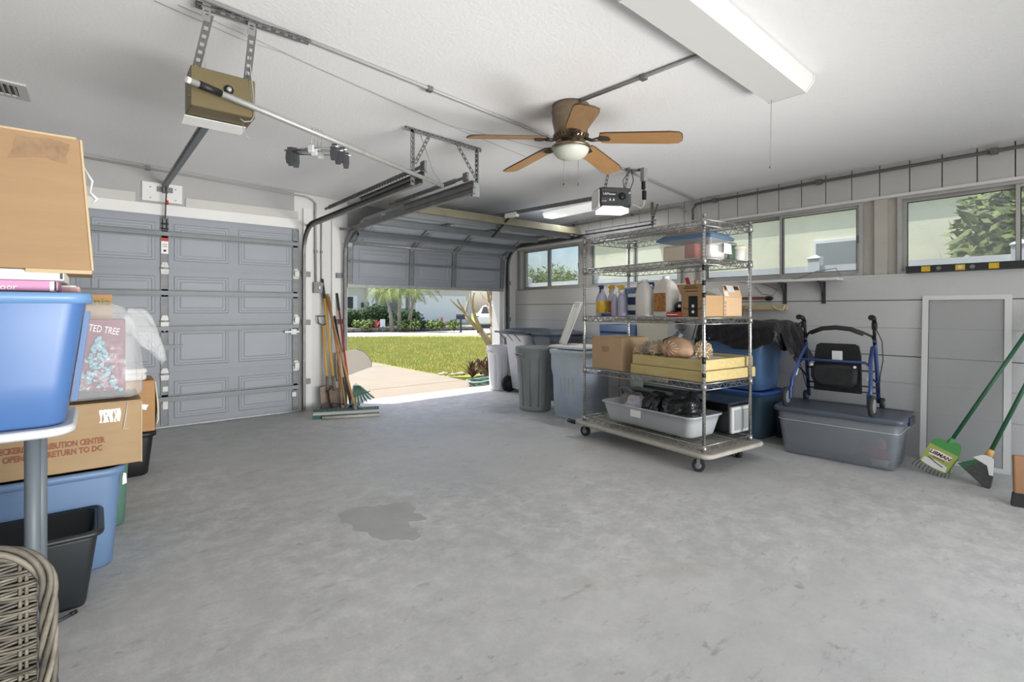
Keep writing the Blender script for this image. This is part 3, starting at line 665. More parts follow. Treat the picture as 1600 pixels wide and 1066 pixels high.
b = MB(); b.tube([(0.095, 0.05, 0.0), (0.09, 0.02, -0.05), (0.095, 0.0, -0.09), (0.11, 0, -0.11)], 0.002, 5); obj('cord', b, 'conduit_grey', t)
b = MB(); b.tube([(-0.08, -0.1, 0.42), (-0.07, -0.05, 0.34), (-0.085, -0.02, 0.28), (-0.08, 0.0, 0.19)], 0.002, 5); obj('cord', b, 'conduit_grey', t)

# ---- long white pole hung under the old opener, and the hangers on it
p0 = Vector((0.325, 2.66, 2.228)); p1 = Vector((2.06, 3.33, 2.155))
t = thing('closet_pole', 'long white metal pole hung across under the ceiling', 'pole', p0); d = p1 - p0
obj('tube', MB().cyl((0, 0, 0), d, 0.015, n=12), 'galv_bright', t)
obj('black_grip', MB().cyl(d * 0.02, d * 0.075, 0.018, n=12), 'black', t); obj('end_plug', MB().cyl(-d * 0.008, d * 0.02, 0.014, n=12), 'white_plastic', t)
b = MB(); b.tube([d * 0.98, d * 0.985 + Vector((0, 0, 0.03)), d * 0.95 + Vector((0, 0.02, 0.08)), d * 0.86 + Vector((0.0, 0.0, 0.30))], 0.0025, 5); obj('hanging_wire', b, 'galv_dark', t)
b = MB(); b.tube([d * 0.16, d * 0.15 + Vector((0.01, 0.0, 0.06)), d * 0.145 + Vector((0, 0, 0.16))], 0.0025, 5); obj('hanging_wire', b, 'galv_dark', t)
M('clear_plastic', '#e2e5e6', 0.2, trans=0.35)
def hanger(label, f, dz, yaw):
    q = p0 + d * f + Vector((0, 0, 0.0165))
    t = thing('clip_hanger', label, 'hanger', q, yaw, 'skirt hangers on the pole')
    b = MB(); b.tube([(0, -0.014, -0.004), (0, -0.010, 0.008), (0, 0.004, 0.012), (0, 0.016, 0.0), (0, 0.012, -0.03), (0, 0.0, -0.055), (0, 0, -0.10)], 0.0022, 5); obj('hook', b, 'galv_bright', t)
    obj('rod', MB().cyl((-0.17, 0, -0.112 + dz), (0.17, 0, -0.112 + dz), 0.005, n=8), 'chrome', t)
    obj('center_block', MB().rbox((0, 0, -0.115 + dz), (0.035, 0.022, 0.04), 0.006, 0.004), 'clear_plastic', t)
    for x in (-0.14, 0.14):
        b = MB(); b.prism([(-0.014, 0.012), (0.014, 0.012), (0.018, -0.035), (0.012, -0.065), (-0.012, -0.065), (-0.018, -0.035)], -0.010, -0.003); b.prism([(-0.014, 0.03), (0.014, 0.03), (0.018, -0.03), (0.012, -0.062), (-0.012, -0.062), (-0.018, -0.03)], 0.003, 0.010)
        obj('clip', b, 'dark_grey', t, (x, 0, -0.125 + dz), (0, 0, R(8)))
for i, (lb, f, yaw) in enumerate((('clear skirt hanger with grey clips, nearest the tan opener', 0.350, -52), ('clear skirt hanger with grey clips, second from the tan opener', 0.362, -46), ('clear skirt hanger with grey clips, third from the tan opener', 0.374, -42), ('clear skirt hanger with grey clips, farthest from the tan opener', 0.386, -36))):
    hanger(lb, f, [0, -0.012, 0.004, -0.016][i], R(yaw))

# ---- newer opener over the open door
t = thing('garage_door_opener', 'dark grey opener with lit lamp cover hanging over the open garage door', 'door opener', (3.60, 2.90, 2.07), R(-28))
obj('case', MB().rbox((-0.02, 0.02, 0.125), (0.30, 0.22, 0.17), 0.05, 0.01, 5), 'dark_grey', t)
obj('front_panel', MB().rbox((-0.09, -0.092, 0.125), (0.155, 0.012, 0.13), 0.004, 0.003), M('panel_grey', '#3a3c3e', 0.5), t)
obj('name_plate', MB().mm((-0.165, -0.101, 0.118), (-0.022, -0.098, 0.165)), 'black', t)
text('maker_lettering', 'LiftMaster', 0.029, 'paper', t, (-0.094, -0.1015, 0.146), (R(90), 0, 0))
text('small_lettering', '1/2 HP', 0.016, 'paper', t, (-0.142, -0.0995, 0.082), (R(90), 0, 0))
for x in (-0.085, -0.052): obj('pictogram', MB().prism([(-0.010, -0.014), (0.0, 0.012), (0.010, -0.014), (0.003, -0.008)], -0.001, 0.0), 'paper', t, (x, -0.0985, 0.100))
obj('round_vent', MB().lathe([(0.001, 0), (0.03, 0.0), (0.032, 0.01), (0, 0.01)], 16), 'black', t, (0.03, -0.094, 0.13), (R(90), 0, 0))
sp = obj('side_panel', MB().rbox((0.125, -0.045, 0.125), (0.10, 0.008, 0.12), 0.003, 0.002, rot=(0, 0, R(55))), 'grey_plastic', t)
for i in range(5): obj('vent_slot', MB().box((0.112 + 0.011 * i, -0.062 + 0.0155 * i, 0.125), (0.004, 0.004, 0.09), (0, 0, R(55))), 'black', sp)
obj('antenna_button', MB().cyl((0.105, -0.085, 0.165), (0.10, -0.092, 0.165), 0.007, n=10), 'paper', sp)
obj('lamp_cover', MB().prism([(-0.15, -0.085), (0.02, -0.10), (0.12, -0.03), (0.10, 0.10), (-0.14, 0.11)], 0.0, 0.042, 'xy'), M('lamp_lit', '#ffffff', 0.4, emit=1.2), t)
obj('end_shield', MB().mm((-0.182, -0.07, 0.035), (-0.170, 0.10, 0.19)), 'white_plastic', t)
rail = MB(); a = R(28); ca, sa = math.cos(a), math.sin(a)
def loc_(x, y, z):   # world offset to local
    dx, dy = x - 3.60, y - 2.90; return (dx * ca - dy * sa, dx * sa + dy * ca, z - 2.07)
rail.bar(loc_(3.62, 3.0, 2.245), loc_(3.66, 6.12, 2.36), 0.03, 0.035); obj('rail', rail, 'galv_dark', t)
obj('trolley', MB().bar(loc_(3.635, 4.30, 2.27), loc_(3.637, 4.50, 2.275), 0.045, 0.05), 'white_plastic', t)
obj('door_arm', MB().bar(loc_(3.64, 4.42, 2.27), loc_(3.66, 4.80, 2.07), 0.024, 0.01), 'black', t)
obj('rail_end_bracket', MB().bar(loc_(3.66, 6.08, 2.36), loc_(3.66, 6.2, 2.36), 0.06, 0.06), 'galv_dark', t)
czz = ceil_z(3.6) - 2.07
for x, y in ((-0.07, 0.08), (0.10, 0.02)):
    b = MB(); perforated(b, (x, y, 0.20), (x + 0.06, y + 0.02, czz), 0.028, 0.003, (1, 0.4, 0)); obj('hanger_strap', b, 'perf', t)
b = MB(); angle_iron(b, (-0.05, 0.06, czz - 0.012), (0.32, 0.06, czz - 0.027), (0, 1, 0), (0, 0, 1), 0.032); obj('ceiling_angle', b, 'galv_dark', t)
b = MB(); b.tube([(0.10, 0.02, 0.21), (0.08, 0.0, 0.30), (0.13, 0.0, 0.37), (0.17, 0.0, 0.40)], 0.004, 6); obj('cord', b, 'black', t)
b = MB(); b.tube([(0.15, 0.02, 0.20), (0.18, 0.0, 0.30), (0.17, 0.02, 0.40)], 0.004, 6); obj('cord', b, 'black', t)
t = thing('power_plug', 'black adapter plug hanging beside the dark grey opener', 'plug', (3.86, 2.78, 2.26))
obj('upper_plug', MB().rbox((0, 0, 0.075), (0.032, 0.03, 0.075), 0.008, 0.006), 'black', t); obj('lower_plug', MB().rbox((0.012, 0.0, -0.01), (0.036, 0.03, 0.085), 0.008, 0.006), 'black', t)
obj('receptacle', MB().mm((-0.02, -0.02, 0.115), (0.03, 0.02, ceil_z(3.86) - 2.26)), 'conduit_grey', t)
b = MB(); b.tube([(0.012, 0, -0.05), (0.02, 0.01, -0.10), (-0.01, 0.02, -0.13), (-0.10, 0.05, -0.10)], 0.004, 6); obj('cord', b, 'white_plastic', t)
# ------------------------------------------------------------------ chrome wire shelving on a wheeled dolly
SX, SY, SROT = 3.45, 1.953, R(-5.7)
SD, SL = 0.60, 1.30
t = thing('wire_shelving_unit', 'chrome wire shelving unit with five shelves on a wheeled dolly', 'shelving', (SX, SY, 0), SROT)
M('chrome_old', '#b5b4b0', 0.3, 0.8, var=0.35, scale=40)
def shelf_world(x, y, z):
    c, s = math.cos(SROT), math.sin(SROT); return (SX + x * c - y * s, SY + x * s + y * c, z)
SHELF_Z = [0.19, 0.648, 1.137, 1.583, 1.868]
for (x, y) in ((0, 0), (0, SL), (SD, 0), (SD, SL)):
    b = MB(); b.cyl((x, y, 0.15), (x, y, 1.895), 0.0127, n=12)
    po = obj('post', b, 'chrome', t)
    gr = MB()
    for i in range(68): gr.cyl((x, y, 0.17 + i * 0.0254), (x, y, 0.173 + i * 0.0254), 0.0133, n=10, caps=False)
    obj('post_groove', gr, 'galv_dark', po)['kind'] = 'stuff'
    obj('post_cap', MB().lathe([(0, 0.0), (0.0145, 0), (0.0145, 0.012), (0.008, 0.02), (0, 0.02)], 12, (x, y, 1.89)), 'grey_plastic', po)
    if (x, y) == (0, 0):
        for z0, z1 in ((1.49, 1.53), (1.38, 1.415), (1.29, 1.325), (0.80, 0.85), (0.70, 0.73)): obj('tape_band', MB().cyl((x, y, z0), (x, y, z1), 0.0142, n=12), 'black', po)
def truss(b, p0, p1, r=0.0042, h=0.045, pitch=0.075):
    p0 = Vector(p0); p1 = Vector(p1); L = (p1 - p0).length; n = max(2, int(L / pitch)); up = Vector((0, 0, h))
    b.cyl(p0, p1, r, n=6); b.cyl(p0 - up, p1 - up, r, n=6)
    pts = []
    for i in range(n * 2 + 1): pts.append(p0.lerp(p1, i / (2 * n)) - (up if i % 2 else Vector((0, 0, 0))))
    b.tube(pts, r * 0.8, 5)
for k, z in enumerate(SHELF_Z):
    b = MB()
    e = 0.0
    truss(b, (e, 0, z), (e, SL, z)); truss(b, (SD, 0, z), (SD, SL, z)); truss(b, (0, 0, z), (SD, 0, z)); truss(b, (0, SL, z), (SD, SL, z))
    sh = obj('shelf_frame', b, 'chrome_old', t)
    w = MB()
    for i in range(1, 40): w.cyl((0, SL * i / 40, z + 0.003), (SD, SL * i / 40, z + 0.003), 0.0017, n=5, caps=False)
    for x in (SD / 3, 2 * SD / 3): truss(w, (x, 0, z - 0.004), (x, SL, z - 0.004), 0.0028, 0.024, 0.06)
    obj('wire_deck', w, 'chrome_old', sh)
    for (x, y) in ((0, 0), (0, SL), (SD, 0), (SD, SL)):
        obj('corner_collar', MB().lathe([(0.0135, 0.008), (0.019, 0.008), (0.0215, -0.045), (0.0135, -0.045)], 12, (x, y, z)), 'chrome_old', sh)
M('dolly', '#a9a499', 0.6, 0.1, var=0.2, scale=8)
dl = obj('dolly_base', MB().rbox((SD / 2, SL / 2, 0.138), (SD + 0.13, SL + 0.14, 0.028), 0.05, 0.008, 4), 'dolly', t)
obj('bumper', MB().tube([(p[0] + SD / 2, p[1] + SL / 2, 0.134) for p in rring(SD + 0.14, SL + 0.15, 0.06, 5, 0)], 0.018, 8, closed=True), M('bumper_grey', '#b8b4aa', 0.65, var=0.2, scale=10), dl)
obj('bumper_end', MB().cyl((-0.085, SL + 0.04, 0.134), (-0.085, SL + 0.13, 0.134), 0.021, n=10), 'black', dl)
def caster(x, y, yaw, stem_h=0.12):
    c = thing('caster', '', '', (x, y, 0), yaw); del c['label']; del c['category']; c.parent = t
    obj('wheel', MB().cyl((-0.016, 0.022, 0.047), (0.016, 0.022, 0.047), 0.047, n=24), 'rubber', c)
    obj('hub', MB().cyl((-0.018, 0.022, 0.047), (0.018, 0.022, 0.047), 0.022, n=16), 'galv_bright', c)
    b = MB(); b.prism([(0.005, 0.125), (0.03, 0.125), (0.034, 0.04), (0.012, 0.035)], -0.024, -0.020, 'yz'); b.prism([(0.005, 0.125), (0.03, 0.125), (0.034, 0.04), (0.012, 0.035)], 0.020, 0.024, 'yz'); b.mm((-0.024, -0.02, 0.105), (0.024, 0.03, 0.124)); obj('fork', b, 'galv', c)
for x, y, a in ((0.0, 0.02, 30), (0.02, SL - 0.02, 15), (SD - 0.05, 0.06, -40), (SD - 0.03, SL - 0.05, 10)): caster(x, y, R(a))
def inshelf(o, x, y, z, yaw=0.0, tilt=None):
    o.location = shelf_world(x, y, z); o.rotation_euler = (0, 0, SROT + yaw)
    return o
def carton(name, label, w, d, h, m='cardboard', tape=True, group=None, flap_lip=True, cat='box', edge=True):
    """closed carton; local origin at the centre of its base"""
    t = thing(name, label, cat, (0, 0, 0), 0, group)
    obj('body', MB().rbox((0, 0, h / 2), (w, d, h - 0.004), 0.004, 0.002, 2), m, t)
    for s in (-1, 1): obj('top_flap', MB().mm((-w / 2 + 0.002, s * 0.002, h - 0.002), (w / 2 - 0.002, s * (d / 2 - 0.001), h + 0.002)), m, t)
    if tape: obj('packing_tape', MB().mm((-w / 2 - 0.0015, -0.025, h + 0.001), (w / 2 + 0.0015, 0.025, h + 0.003)).mm((-w / 2 - 0.0015, -0.025, h * 0.75), (-w / 2 + 0.001, 0.025, h + 0.003)).mm((w / 2 - 0.001, -0.025, h * 0.75), (w / 2 + 0.0015, 0.025, h + 0.003)), M('tape', '#c8ab7d', 0.3), t)
    return t

# --- second shelf from the top: clear box with blue lid, small lidded tubs
M('blue_lid', '#56728f', 0.4, var=0.08, scale=8); M('clear_box', '#dcdad6', 0.15, trans=0.72)
M('cloth_red', '#a5564b', 0.8); M('cloth_cream', '#ddcdb0', 0.85); M('cloth_green', '#5e7564', 0.85)
ZS = SHELF_Z[3] + 0.006
t = thing('storage_box', 'clear plastic storage box with a blue lid on the second shelf', 'storage box'); inshelf(t, 0.26, 0.27, ZS, R(8))
W, D_, Hh = 0.36, 0.46, 0.165
b = MB(); b.loft(tote_rings(W - 0.05, D_ - 0.05, W, D_, Hh, 0.03), True, False); obj('body', b, 'clear_box', t)
ld = obj('lid', MB().rbox((0, 0, Hh + 0.005), (W + 0.03, D_ + 0.03, 0.022), 0.03, 0.004).loft([rring(W + 0.02, D_ + 0.02, 0.03, 4, Hh + 0.014), rring(W - 0.05, D_ - 0.05, 0.03, 4, Hh + 0.045)]), 'blue_lid', t)
for p, s, m in (((-0.07, 0.10, 0.065), (0.16, 0.2, 0.12), 'cloth_cream'), ((-0.05, -0.04, 0.07), (0.2, 0.10, 0.13), 'cloth_red'), ((0.03, -0.15, 0.065), (0.22, 0.07, 0.12), 'paper'), ((0.08, 0.06, 0.06), (0.1, 0.18, 0.11), 'cloth_green')):
    b = MB(); b.rbox(p, s, 0.02, 0.012); obj('contents', b, m, t)
obj('label_sheet', MB().mm((0.02, -D_ / 2 - 0.004, 0.05), (0.15, -D_ / 2 - 0.002, 0.13)), 'paper', t)
t = thing('plank_offcut', 'thin tan board lying on the blue lidded box', 'board'); inshelf(t, 0.24, 0.30, ZS + 0.213, R(8)); obj('board', MB().mm((-0.12, -0.13, 0), (0.12, 0.15, 0.014)), M('tan_board', '#b48f78', 0.7), t); obj('end_strip', MB().mm((-0.12, -0.134, 0), (0.12, -0.13, 0.014)), 'cardboard_edge', t)
def tub(label, x, y, r, h, m, lid):
    t = thing('food_tub', label, 'tub', group='small tubs beside the blue lidded box'); inshelf(t, x, y, ZS)
    obj('tub', MB().lathe([(0, 0), (r * 0.8, 0), (r * 0.82, 0.006), (r, h), (0, h)], 24), m, t)
    obj('lid', MB().lathe([(0, h - 0.004), (r + 0.01, h - 0.004), (r + 0.012, h + 0.014), (r * 0.9, h + 0.022), (0, h + 0.024)], 24), lid, t)
M('lid_cream', '#d9d8c2', 0.4); M('tub_green', '#4b6350', 0.4)
tub('green tub with a grey lid behind the blue lidded box', 0.46, 0.10, 0.05, 0.125, 'tub_green', 'grey_plastic')
tub('white tub with a cream lid at the post of the second shelf', 0.53, 0.055, 0.05, 0.10, 'white_soft', 'lid_cream')
t = thing('wire_basket', 'small white wire holder at the back of the second shelf', 'wire holder'); inshelf(t, 0.45, 0.62, ZS)
b = MB(); b.tube([(-0.03, 0, 0.0), (-0.03, 0, 0.06), (0.03, 0, 0.06), (0.03, 0, 0)], 0.004, 6); obj('frame', b, 'galv_bright', t); obj('base', MB().mm((-0.035, -0.03, 0), (0.035, 0.03, 0.02)), 'grey_plastic', t)

# --- middle shelf: bottles, jugs, boxes
ZS = SHELF_Z[2] + 0.006
M('bottle_lilac', '#b9b6cc', 0.2, trans=0.25); M('bottle_clear', '#c9d2da', 0.15, trans=0.4); M('jug_white', '#e6e2db', 0.35, trans=0.06)
M('label_yellow', '#e2c536', 0.5, var=1, col2='#c98f2a', scale=25); M('label_multi', '#cf8f3a', 0.5, var=1, col2='#7a4a35', scale=40); M('trigger_yellow', '#e6bd3c', 0.4); M('blue_box', '#3f5c96', 0.5, var=1, col2='#8fa0c4', scale=14); M('navy', '#2b3a63', 0.5)
def spray(label, x, y, r, h, m, trig, lab=None, yaw=0.0):
    t = thing('spray_bottle', label, 'bottle', group='bottles on the middle shelf'); inshelf(t, x, y, ZS, yaw)
    obj('bottle', MB().lathe([(0, 0), (r * 0.96, 0), (r, 0.01), (r, h * 0.52), (r * 0.9, h * 0.62), (r * 0.55, h * 0.76), (r * 0.36, h * 0.84), (r * 0.36, h * 0.88), (0, h * 0.88)], 20), m, t)
    if trig:
        b = MB(); b.prism([(-0.03, 0.0), (0.018, 0.0), (0.024, 0.018), (0.02, 0.04), (-0.035, 0.042), (-0.05, 0.034), (-0.05, 0.022), (-0.028, 0.018)], -0.011, 0.011, 'xz'); hd = obj('trigger_head', b, trig, t, (0, 0, h * 0.86)); obj('trigger', MB().prism([(-0.03, 0.016), (-0.022, 0.016), (-0.030, -0.03), (-0.038, -0.03)], -0.006, 0.006), trig, hd)
    else: obj('cap', MB().cyl((0, 0, h * 0.87), (0, 0, h), r * 0.42, n=14), 'white_plastic', t)
    if lab: obj('label', MB().lathe([(r + 0.0012, h * 0.10), (r + 0.0012, h * 0.48)], 20, cap0=False, cap1=False), lab, t)
spray('lilac spray bottle with a yellow label and blue trigger', 0.10, 1.17, 0.053, 0.285, 'bottle_lilac', 'navy', 'label_yellow', R(20))
spray('clear spray bottle with a yellow trigger and orange label', 0.23, 1.16, 0.045, 0.29, 'bottle_clear', 'trigger_yellow', 'label_multi', R(-10))
spray('pale spray bottle with a yellow trigger beside the blue box', 0.24, 1.045, 0.045, 0.285, 'bottle_clear', 'trigger_yellow', None, R(-30))
spray('clear water bottle with white cap left of the grey jug', 0.10, 1.0, 0.035, 0.225, 'bottle_lilac', None)
spray('clear water bottle with white cap nearest the blue packaging', 0.10, 0.915, 0.037, 0.235, 'bottle_lilac', None)
t = thing('tape_roll', 'dark blue roll of tape lying before the spray bottles', 'tape'); inshelf(t, 0.05, 1.06, ZS); obj('roll', MB().lathe([(0.022, 0.0), (0.045, 0.0), (0.048, 0.012), (0.045, 0.024), (0.022, 0.024)], 20), 'navy', t); obj('core', MB().lathe([(0.018, 0.002), (0.022, 0.0), (0.022, 0.024), (0.018, 0.022)], 20, cap0=False, cap1=False), 'white_soft', t)
t = thing('blue_tool_case', 'blue plastic tool case standing behind the spray bottles', 'case'); inshelf(t, 0.42, 0.92, ZS)
obj('case_body', MB().rbox((0, 0, 0.135), (0.10, 0.46, 0.27), 0.02, 0.01), 'blue_box', t); obj('handle', MB().tube([(0, 0.10, 0.26), (0, 0.09, 0.30), (0, -0.09, 0.30), (0, -0.10, 0.26)], 0.012, 8), 'navy', t)
for y in (-0.15, 0.15): obj('latch', MB().mm((-0.06, y - 0.03, 0.12), (-0.048, y + 0.03, 0.18)), 'navy', t)
t = thing('blue_carton', 'white and navy carton with printed panels beside the water bottles', 'box'); inshelf(t, 0.22, 0.86, ZS); obj('carton', MB().rbox((0, 0, 0.10), (0.08, 0.12, 0.2), 0.004, 0.003), 'paper', t); obj('navy_panel', MB().mm((-0.042, -0.055, 0.10), (-0.04, 0.055, 0.17)), 'navy', t); obj('navy_panel', MB().mm((-0.042, -0.055, 0.01), (-0.04, 0.055, 0.05)), 'navy', t)
def jug(label, x, y, w, d, h, m, lab, yaw):
    t = thing('plastic_jug', label, 'jug', group='white jugs on the middle shelf'); inshelf(t, x, y, ZS, yaw)
    rings = [rring(w * 0.94, d * 0.94, 0.03, 4, 0), rring(w, d, 0.035, 4, 0.012), rring(w, d, 0.035, 4, h * 0.66), rring(w * 0.92, d * 0.9, 0.04, 4, h * 0.76), rring(w * 0.62, d * 0.62, 0.04, 4, h * 0.88), rring(0.05, 0.05, 0.024, 4, h * 0.93), rring(0.045, 0.045, 0.022, 4, h * 0.95)]
    obj('jug_body', MB().loft(rings), m, t); obj('cap', MB().lathe([(0, h * 0.94), (0.027, h * 0.94), (0.027, h), (0, h)], 18), 'white_plastic', t)
    obj('handle', MB().tube([(0, d * 0.36, h * 0.62), (0, d * 0.50, h * 0.72), (0, d * 0.42, h * 0.86), (0, d * 0.2, h * 0.9)], 0.013, 8), m, t)
    if lab: obj('label', MB().mm((-w / 2 - 0.002, -d * 0.34, h * 0.12), (-w / 2, d * 0.36, h * 0.58)), lab, t)
jug('tall white jug seen edge on beside the grey canister', 0.12, 0.67, 0.10, 0.15, 0.315, 'jug_white', None, R(0))
jug('large white handled jug with an orange and yellow label', 0.14, 0.46, 0.12, 0.22, 0.335, 'jug_white', 'label_multi', R(-12))
t = thing('canister', 'round grey plastic canister with dark base behind the white jug', 'canister'); inshelf(t, 0.24, 0.74, ZS)
obj('bowl', MB().lathe([(0, 0.03), (0.055, 0.03), (0.082, 0.07), (0.088, 0.13), (0.08, 0.18), (0.06, 0.215), (0, 0.22)], 24), M('canister_grey', '#b6bdbf', 0.3, trans=0.1), t); obj('foot', MB().lathe([(0, 0), (0.075, 0), (0.07, 0.02), (0.055, 0.034), (0, 0.034)], 24), 'black', t); obj('top_cap', MB().lathe([(0, 0.21), (0.035, 0.21), (0.03, 0.245), (0, 0.25)], 18), 'grey_plastic', t)
t = thing('garden_trowel', 'small hand tool with red and white handle poking out above the jug', 'hand tool'); inshelf(t, 0.36, 0.38, ZS)
obj('handle', MB().tube([(0, 0.0, 0.20), (0, 0.03, 0.29), (0, 0.04, 0.325)], 0.016, 8), 'red', t); obj('tip', MB().tube([(0, -0.03, 0.215), (0, -0.06, 0.28), (0, -0.05, 0.30)], 0.02, 8), M('skin_tan', '#c99a7d', 0.6), t); obj('shaft', MB().cyl((0, 0, 0), (0, 0, 0.21), 0.010, n=8), 'galv', t)
t = thing('baseball_cap', 'black cap lying on a red box on the middle shelf', 'cap'); inshelf(t, 0.14, 0.30, ZS + 0.036); obj('crown', MB().sph((0, 0, 0.045), 0.06, 16, 10, (1, 1, 0.75)), 'black', t); obj('brim', MB().prism([(-0.1, -0.03), (-0.1, 0.03), (-0.04, 0.055), (0.0, 0.05), (0, -0.05), (-0.04, -0.055)], 0.006, 0.011, 'xy'), 'black', t); obj('badge', MB().cyl((-0.056, -0.02, 0.05), (-0.061, -0.021, 0.05), 0.012, n=12), 'paper', t)
t = thing('red_packet', 'flat red packet under the black cap', 'packet'); inshelf(t, 0.10, 0.30, ZS); obj('packet', MB().rbox((0, 0, 0.018), (0.16, 0.13, 0.036), 0.012, 0.008), 'red', t); obj('white_stripe', MB().mm((-0.082, -0.05, 0.014), (-0.079, 0.05, 0.022)), 'paper', t)
# two open cartons
M('carton_dark', '#ab8a63', 0.85, var=0.1, scale=6)
t = thing('open_carton', 'open brown carton with a black printed panel on the middle shelf', 'box'); inshelf(t, 0.17, 0.135, ZS)
W, D_, Hh = 0.24, 0.205, 0.165
b = MB(); b.mm((-W / 2, -D_ / 2, 0), (W / 2, D_ / 2, 0.004))
for a0, a1 in (((-W / 2, -D_ / 2), (-W / 2 + 0.004, D_ / 2)), ((W / 2 - 0.004, -D_ / 2), (W / 2, D_ / 2)), ((-W / 2, -D_ / 2), (W / 2, -D_ / 2 + 0.004)), ((-W / 2, D_ / 2 - 0.004), (W / 2, D_ / 2))): b.mm((a0[0], a0[1], 0.004), (a1[0], a1[1], Hh))
obj('body', b, 'carton_dark', t)
obj('flap', MB().add([(-W / 2, D_ / 2, Hh), (-W / 2, -D_ / 2, Hh), (-W / 2 - 0.03, -D_ / 2 - 0.01, Hh + 0.085), (-W / 2 - 0.03, D_ / 2 + 0.022, Hh + 0.085), (-W / 2 + 0.004, D_ / 2, Hh), (-W / 2 + 0.004, -D_ / 2, Hh), (-W / 2 - 0.026, -D_ / 2 - 0.01, Hh + 0.087), (-W / 2 - 0.026, D_ / 2 + 0.022, Hh + 0.087)], [(0, 1, 2, 3), (7, 6, 5, 4), (0, 3, 7, 4), (1, 5, 6, 2), (3, 2, 6, 7)]), 'carton_dark', t)
bp = obj('black_panel', MB().mm((-W / 2 - 0.002, -0.045, 0.004), (-W / 2, 0.035, Hh - 0.004)), 'black', t)
for z in (0.085, 0.04): obj('white_dot', MB().cyl((-W / 2 - 0.002, -0.005, z), (-W / 2 - 0.003, -0.005, z), 0.012, n=14), 'paper', bp)
obj('printed_curve', MB().tube([(-W / 2 - 0.001, 0.085, 0.075), (-W / 2 - 0.001, 0.05, 0.06), (-W / 2 - 0.001, 0.0, 0.056), (-W / 2 - 0.001, -0.05, 0.06), (-W / 2 - 0.001, -0.085, 0.07)], 0.003, 5), 'black', t)
for i, (z, w) in enumerate(((0.068, 0.10), (0.054, 0.13), (0.03, 0.11))): obj('printed_line', MB().add([(-W / 2 - 0.0305 * (z / 0.085) - 0.002, y, Hh + z + dz) for dz in (0, 0.006) for y in (-w / 2, w / 2)], [(0, 1, 3, 2), (2, 3, 1, 0)]), M('print_brown', '#5a4632', 0.8), t)
t = thing('open_carton', 'tan carton with raised flap and shipping labels at the shelf end', 'box'); inshelf(t, 0.43, 0.14, ZS)
W, D_, Hh = 0.24, 0.20, 0.155
obj('body', MB().rbox((0, 0, Hh / 2), (W, D_, Hh), 0.003, 0.002, 2), M('carton_tan', '#c3a481', 0.85, var=0.06, scale=6), t)
obj('flap', MB().add([(-W / 2, -D_ / 2, Hh), (W / 2, -D_ / 2, Hh), (W / 2 + 0.02, -D_ / 2 + 0.04, Hh + 0.095), (-W / 2 + 0.04, -D_ / 2 + 0.04, Hh + 0.095), (-W / 2, -D_ / 2 + 0.004, Hh), (W / 2, -D_ / 2 + 0.004, Hh), (W / 2 + 0.02, -D_ / 2 + 0.045, Hh + 0.095), (-W / 2 + 0.04, -D_ / 2 + 0.045, Hh + 0.095)], [(0, 1, 2, 3), (7, 6, 5, 4), (0, 3, 7, 4), (1, 5, 6, 2), (3, 2, 6, 7)]), 'carton_tan', t)
def flap_patch(nm, x0, x1, f0, f1, m):
    obj(nm, MB().add([(x, -D_ / 2 + 0.04 * f - 0.002, Hh + 0.095 * f) for f in (f0, f1) for x in (x0, x1)], [(0, 1, 3, 2), (2, 3, 1, 0)]), m, t)
flap_patch('shipping_label', -0.04, 0.05, 0.42, 0.98, 'paper'); flap_patch('dark_print', 0.055, 0.12, 0.62, 0.95, 'print_brown'); flap_patch('dark_print', -0.075, -0.045, 0.6, 0.95, 'print_brown'); flap_patch('shipping_label', -0.10, -0.05, 0.08, 0.45, 'paper')
obj('flap_white', MB().add([(-W / 2, -0.10, Hh), (-W / 2, 0.10, Hh), (-W / 2 - 0.03, 0.06, Hh + 0.06), (-W / 2 - 0.02, -0.06, Hh + 0.07)], [(0, 1, 2, 3), (3, 2, 1, 0)]), 'paper', t)
for i in range(4): obj('printed_symbol', MB().mm((-W / 2 + 0.008, -D_ / 2 - 0.001, 0.012 + 0.03 * i), (-W / 2 + 0.028, -D_ / 2, 0.032 + 0.03 * i)), M('print_grey', '#8d7f74', 0.8), t)

# --- fourth shelf: carton, yellow frames, fluffy cushion ball
ZS = SHELF_Z[1] + 0.006
t = carton('carton', 'square tan carton on the shelf above the clear tub', 0.34, 0.385, 0.295, 'carton_tan', False); inshelf(t, 0.215, 1.05, ZS)
obj('printed_square', MB().mm((-0.1715, -0.03, 0.16), (-0.170, 0.06, 0.21)), M('print_tan', '#a98b68', 0.8), t)
M('yellow_wood', '#cbb983', 0.55, var=1, col2='#bba66c', scale=6, stretch=(4, 1, 8)); M('canvas', '#e8e9ea', 0.8)
for k, lb in enumerate(('yellow wooden picture frame, lower of two stacked on the shelf', 'yellow wooden picture frame, upper one holding a white panel')):
    t = thing('picture_frame', lb, 'frame'); inshelf(t, 0.36, 0.375, ZS + 0.003 + k * 0.083, R(-1 + 1.5 * k))
    W, D_, q = 0.68, 0.72 - 0.04 * k, 0.045
    for a0, a1 in (((-W / 2, -D_ / 2), (-W / 2 + q, D_ / 2)), ((W / 2 - q, -D_ / 2), (W / 2, D_ / 2)), ((-W / 2 + q, -D_ / 2), (W / 2 - q, -D_ / 2 + q)), ((-W / 2 + q, D_ / 2 - q), (W / 2 - q, D_ / 2))):
        b = MB(); b.rbox(((a0[0] + a1[0]) / 2, (a0[1] + a1[1]) / 2, 0.04), (a1[0] - a0[0], a1[1] - a0[1], 0.08), 0.004, 0.004, 2); obj('frame_side', b, 'yellow_wood', t)
    obj('panel', MB().mm((-W / 2 + q, -D_ / 2 + q, 0.05), (W / 2 - q, D_ / 2 - q, 0.056)), 'canvas', t)
rnd = random.Random(5)
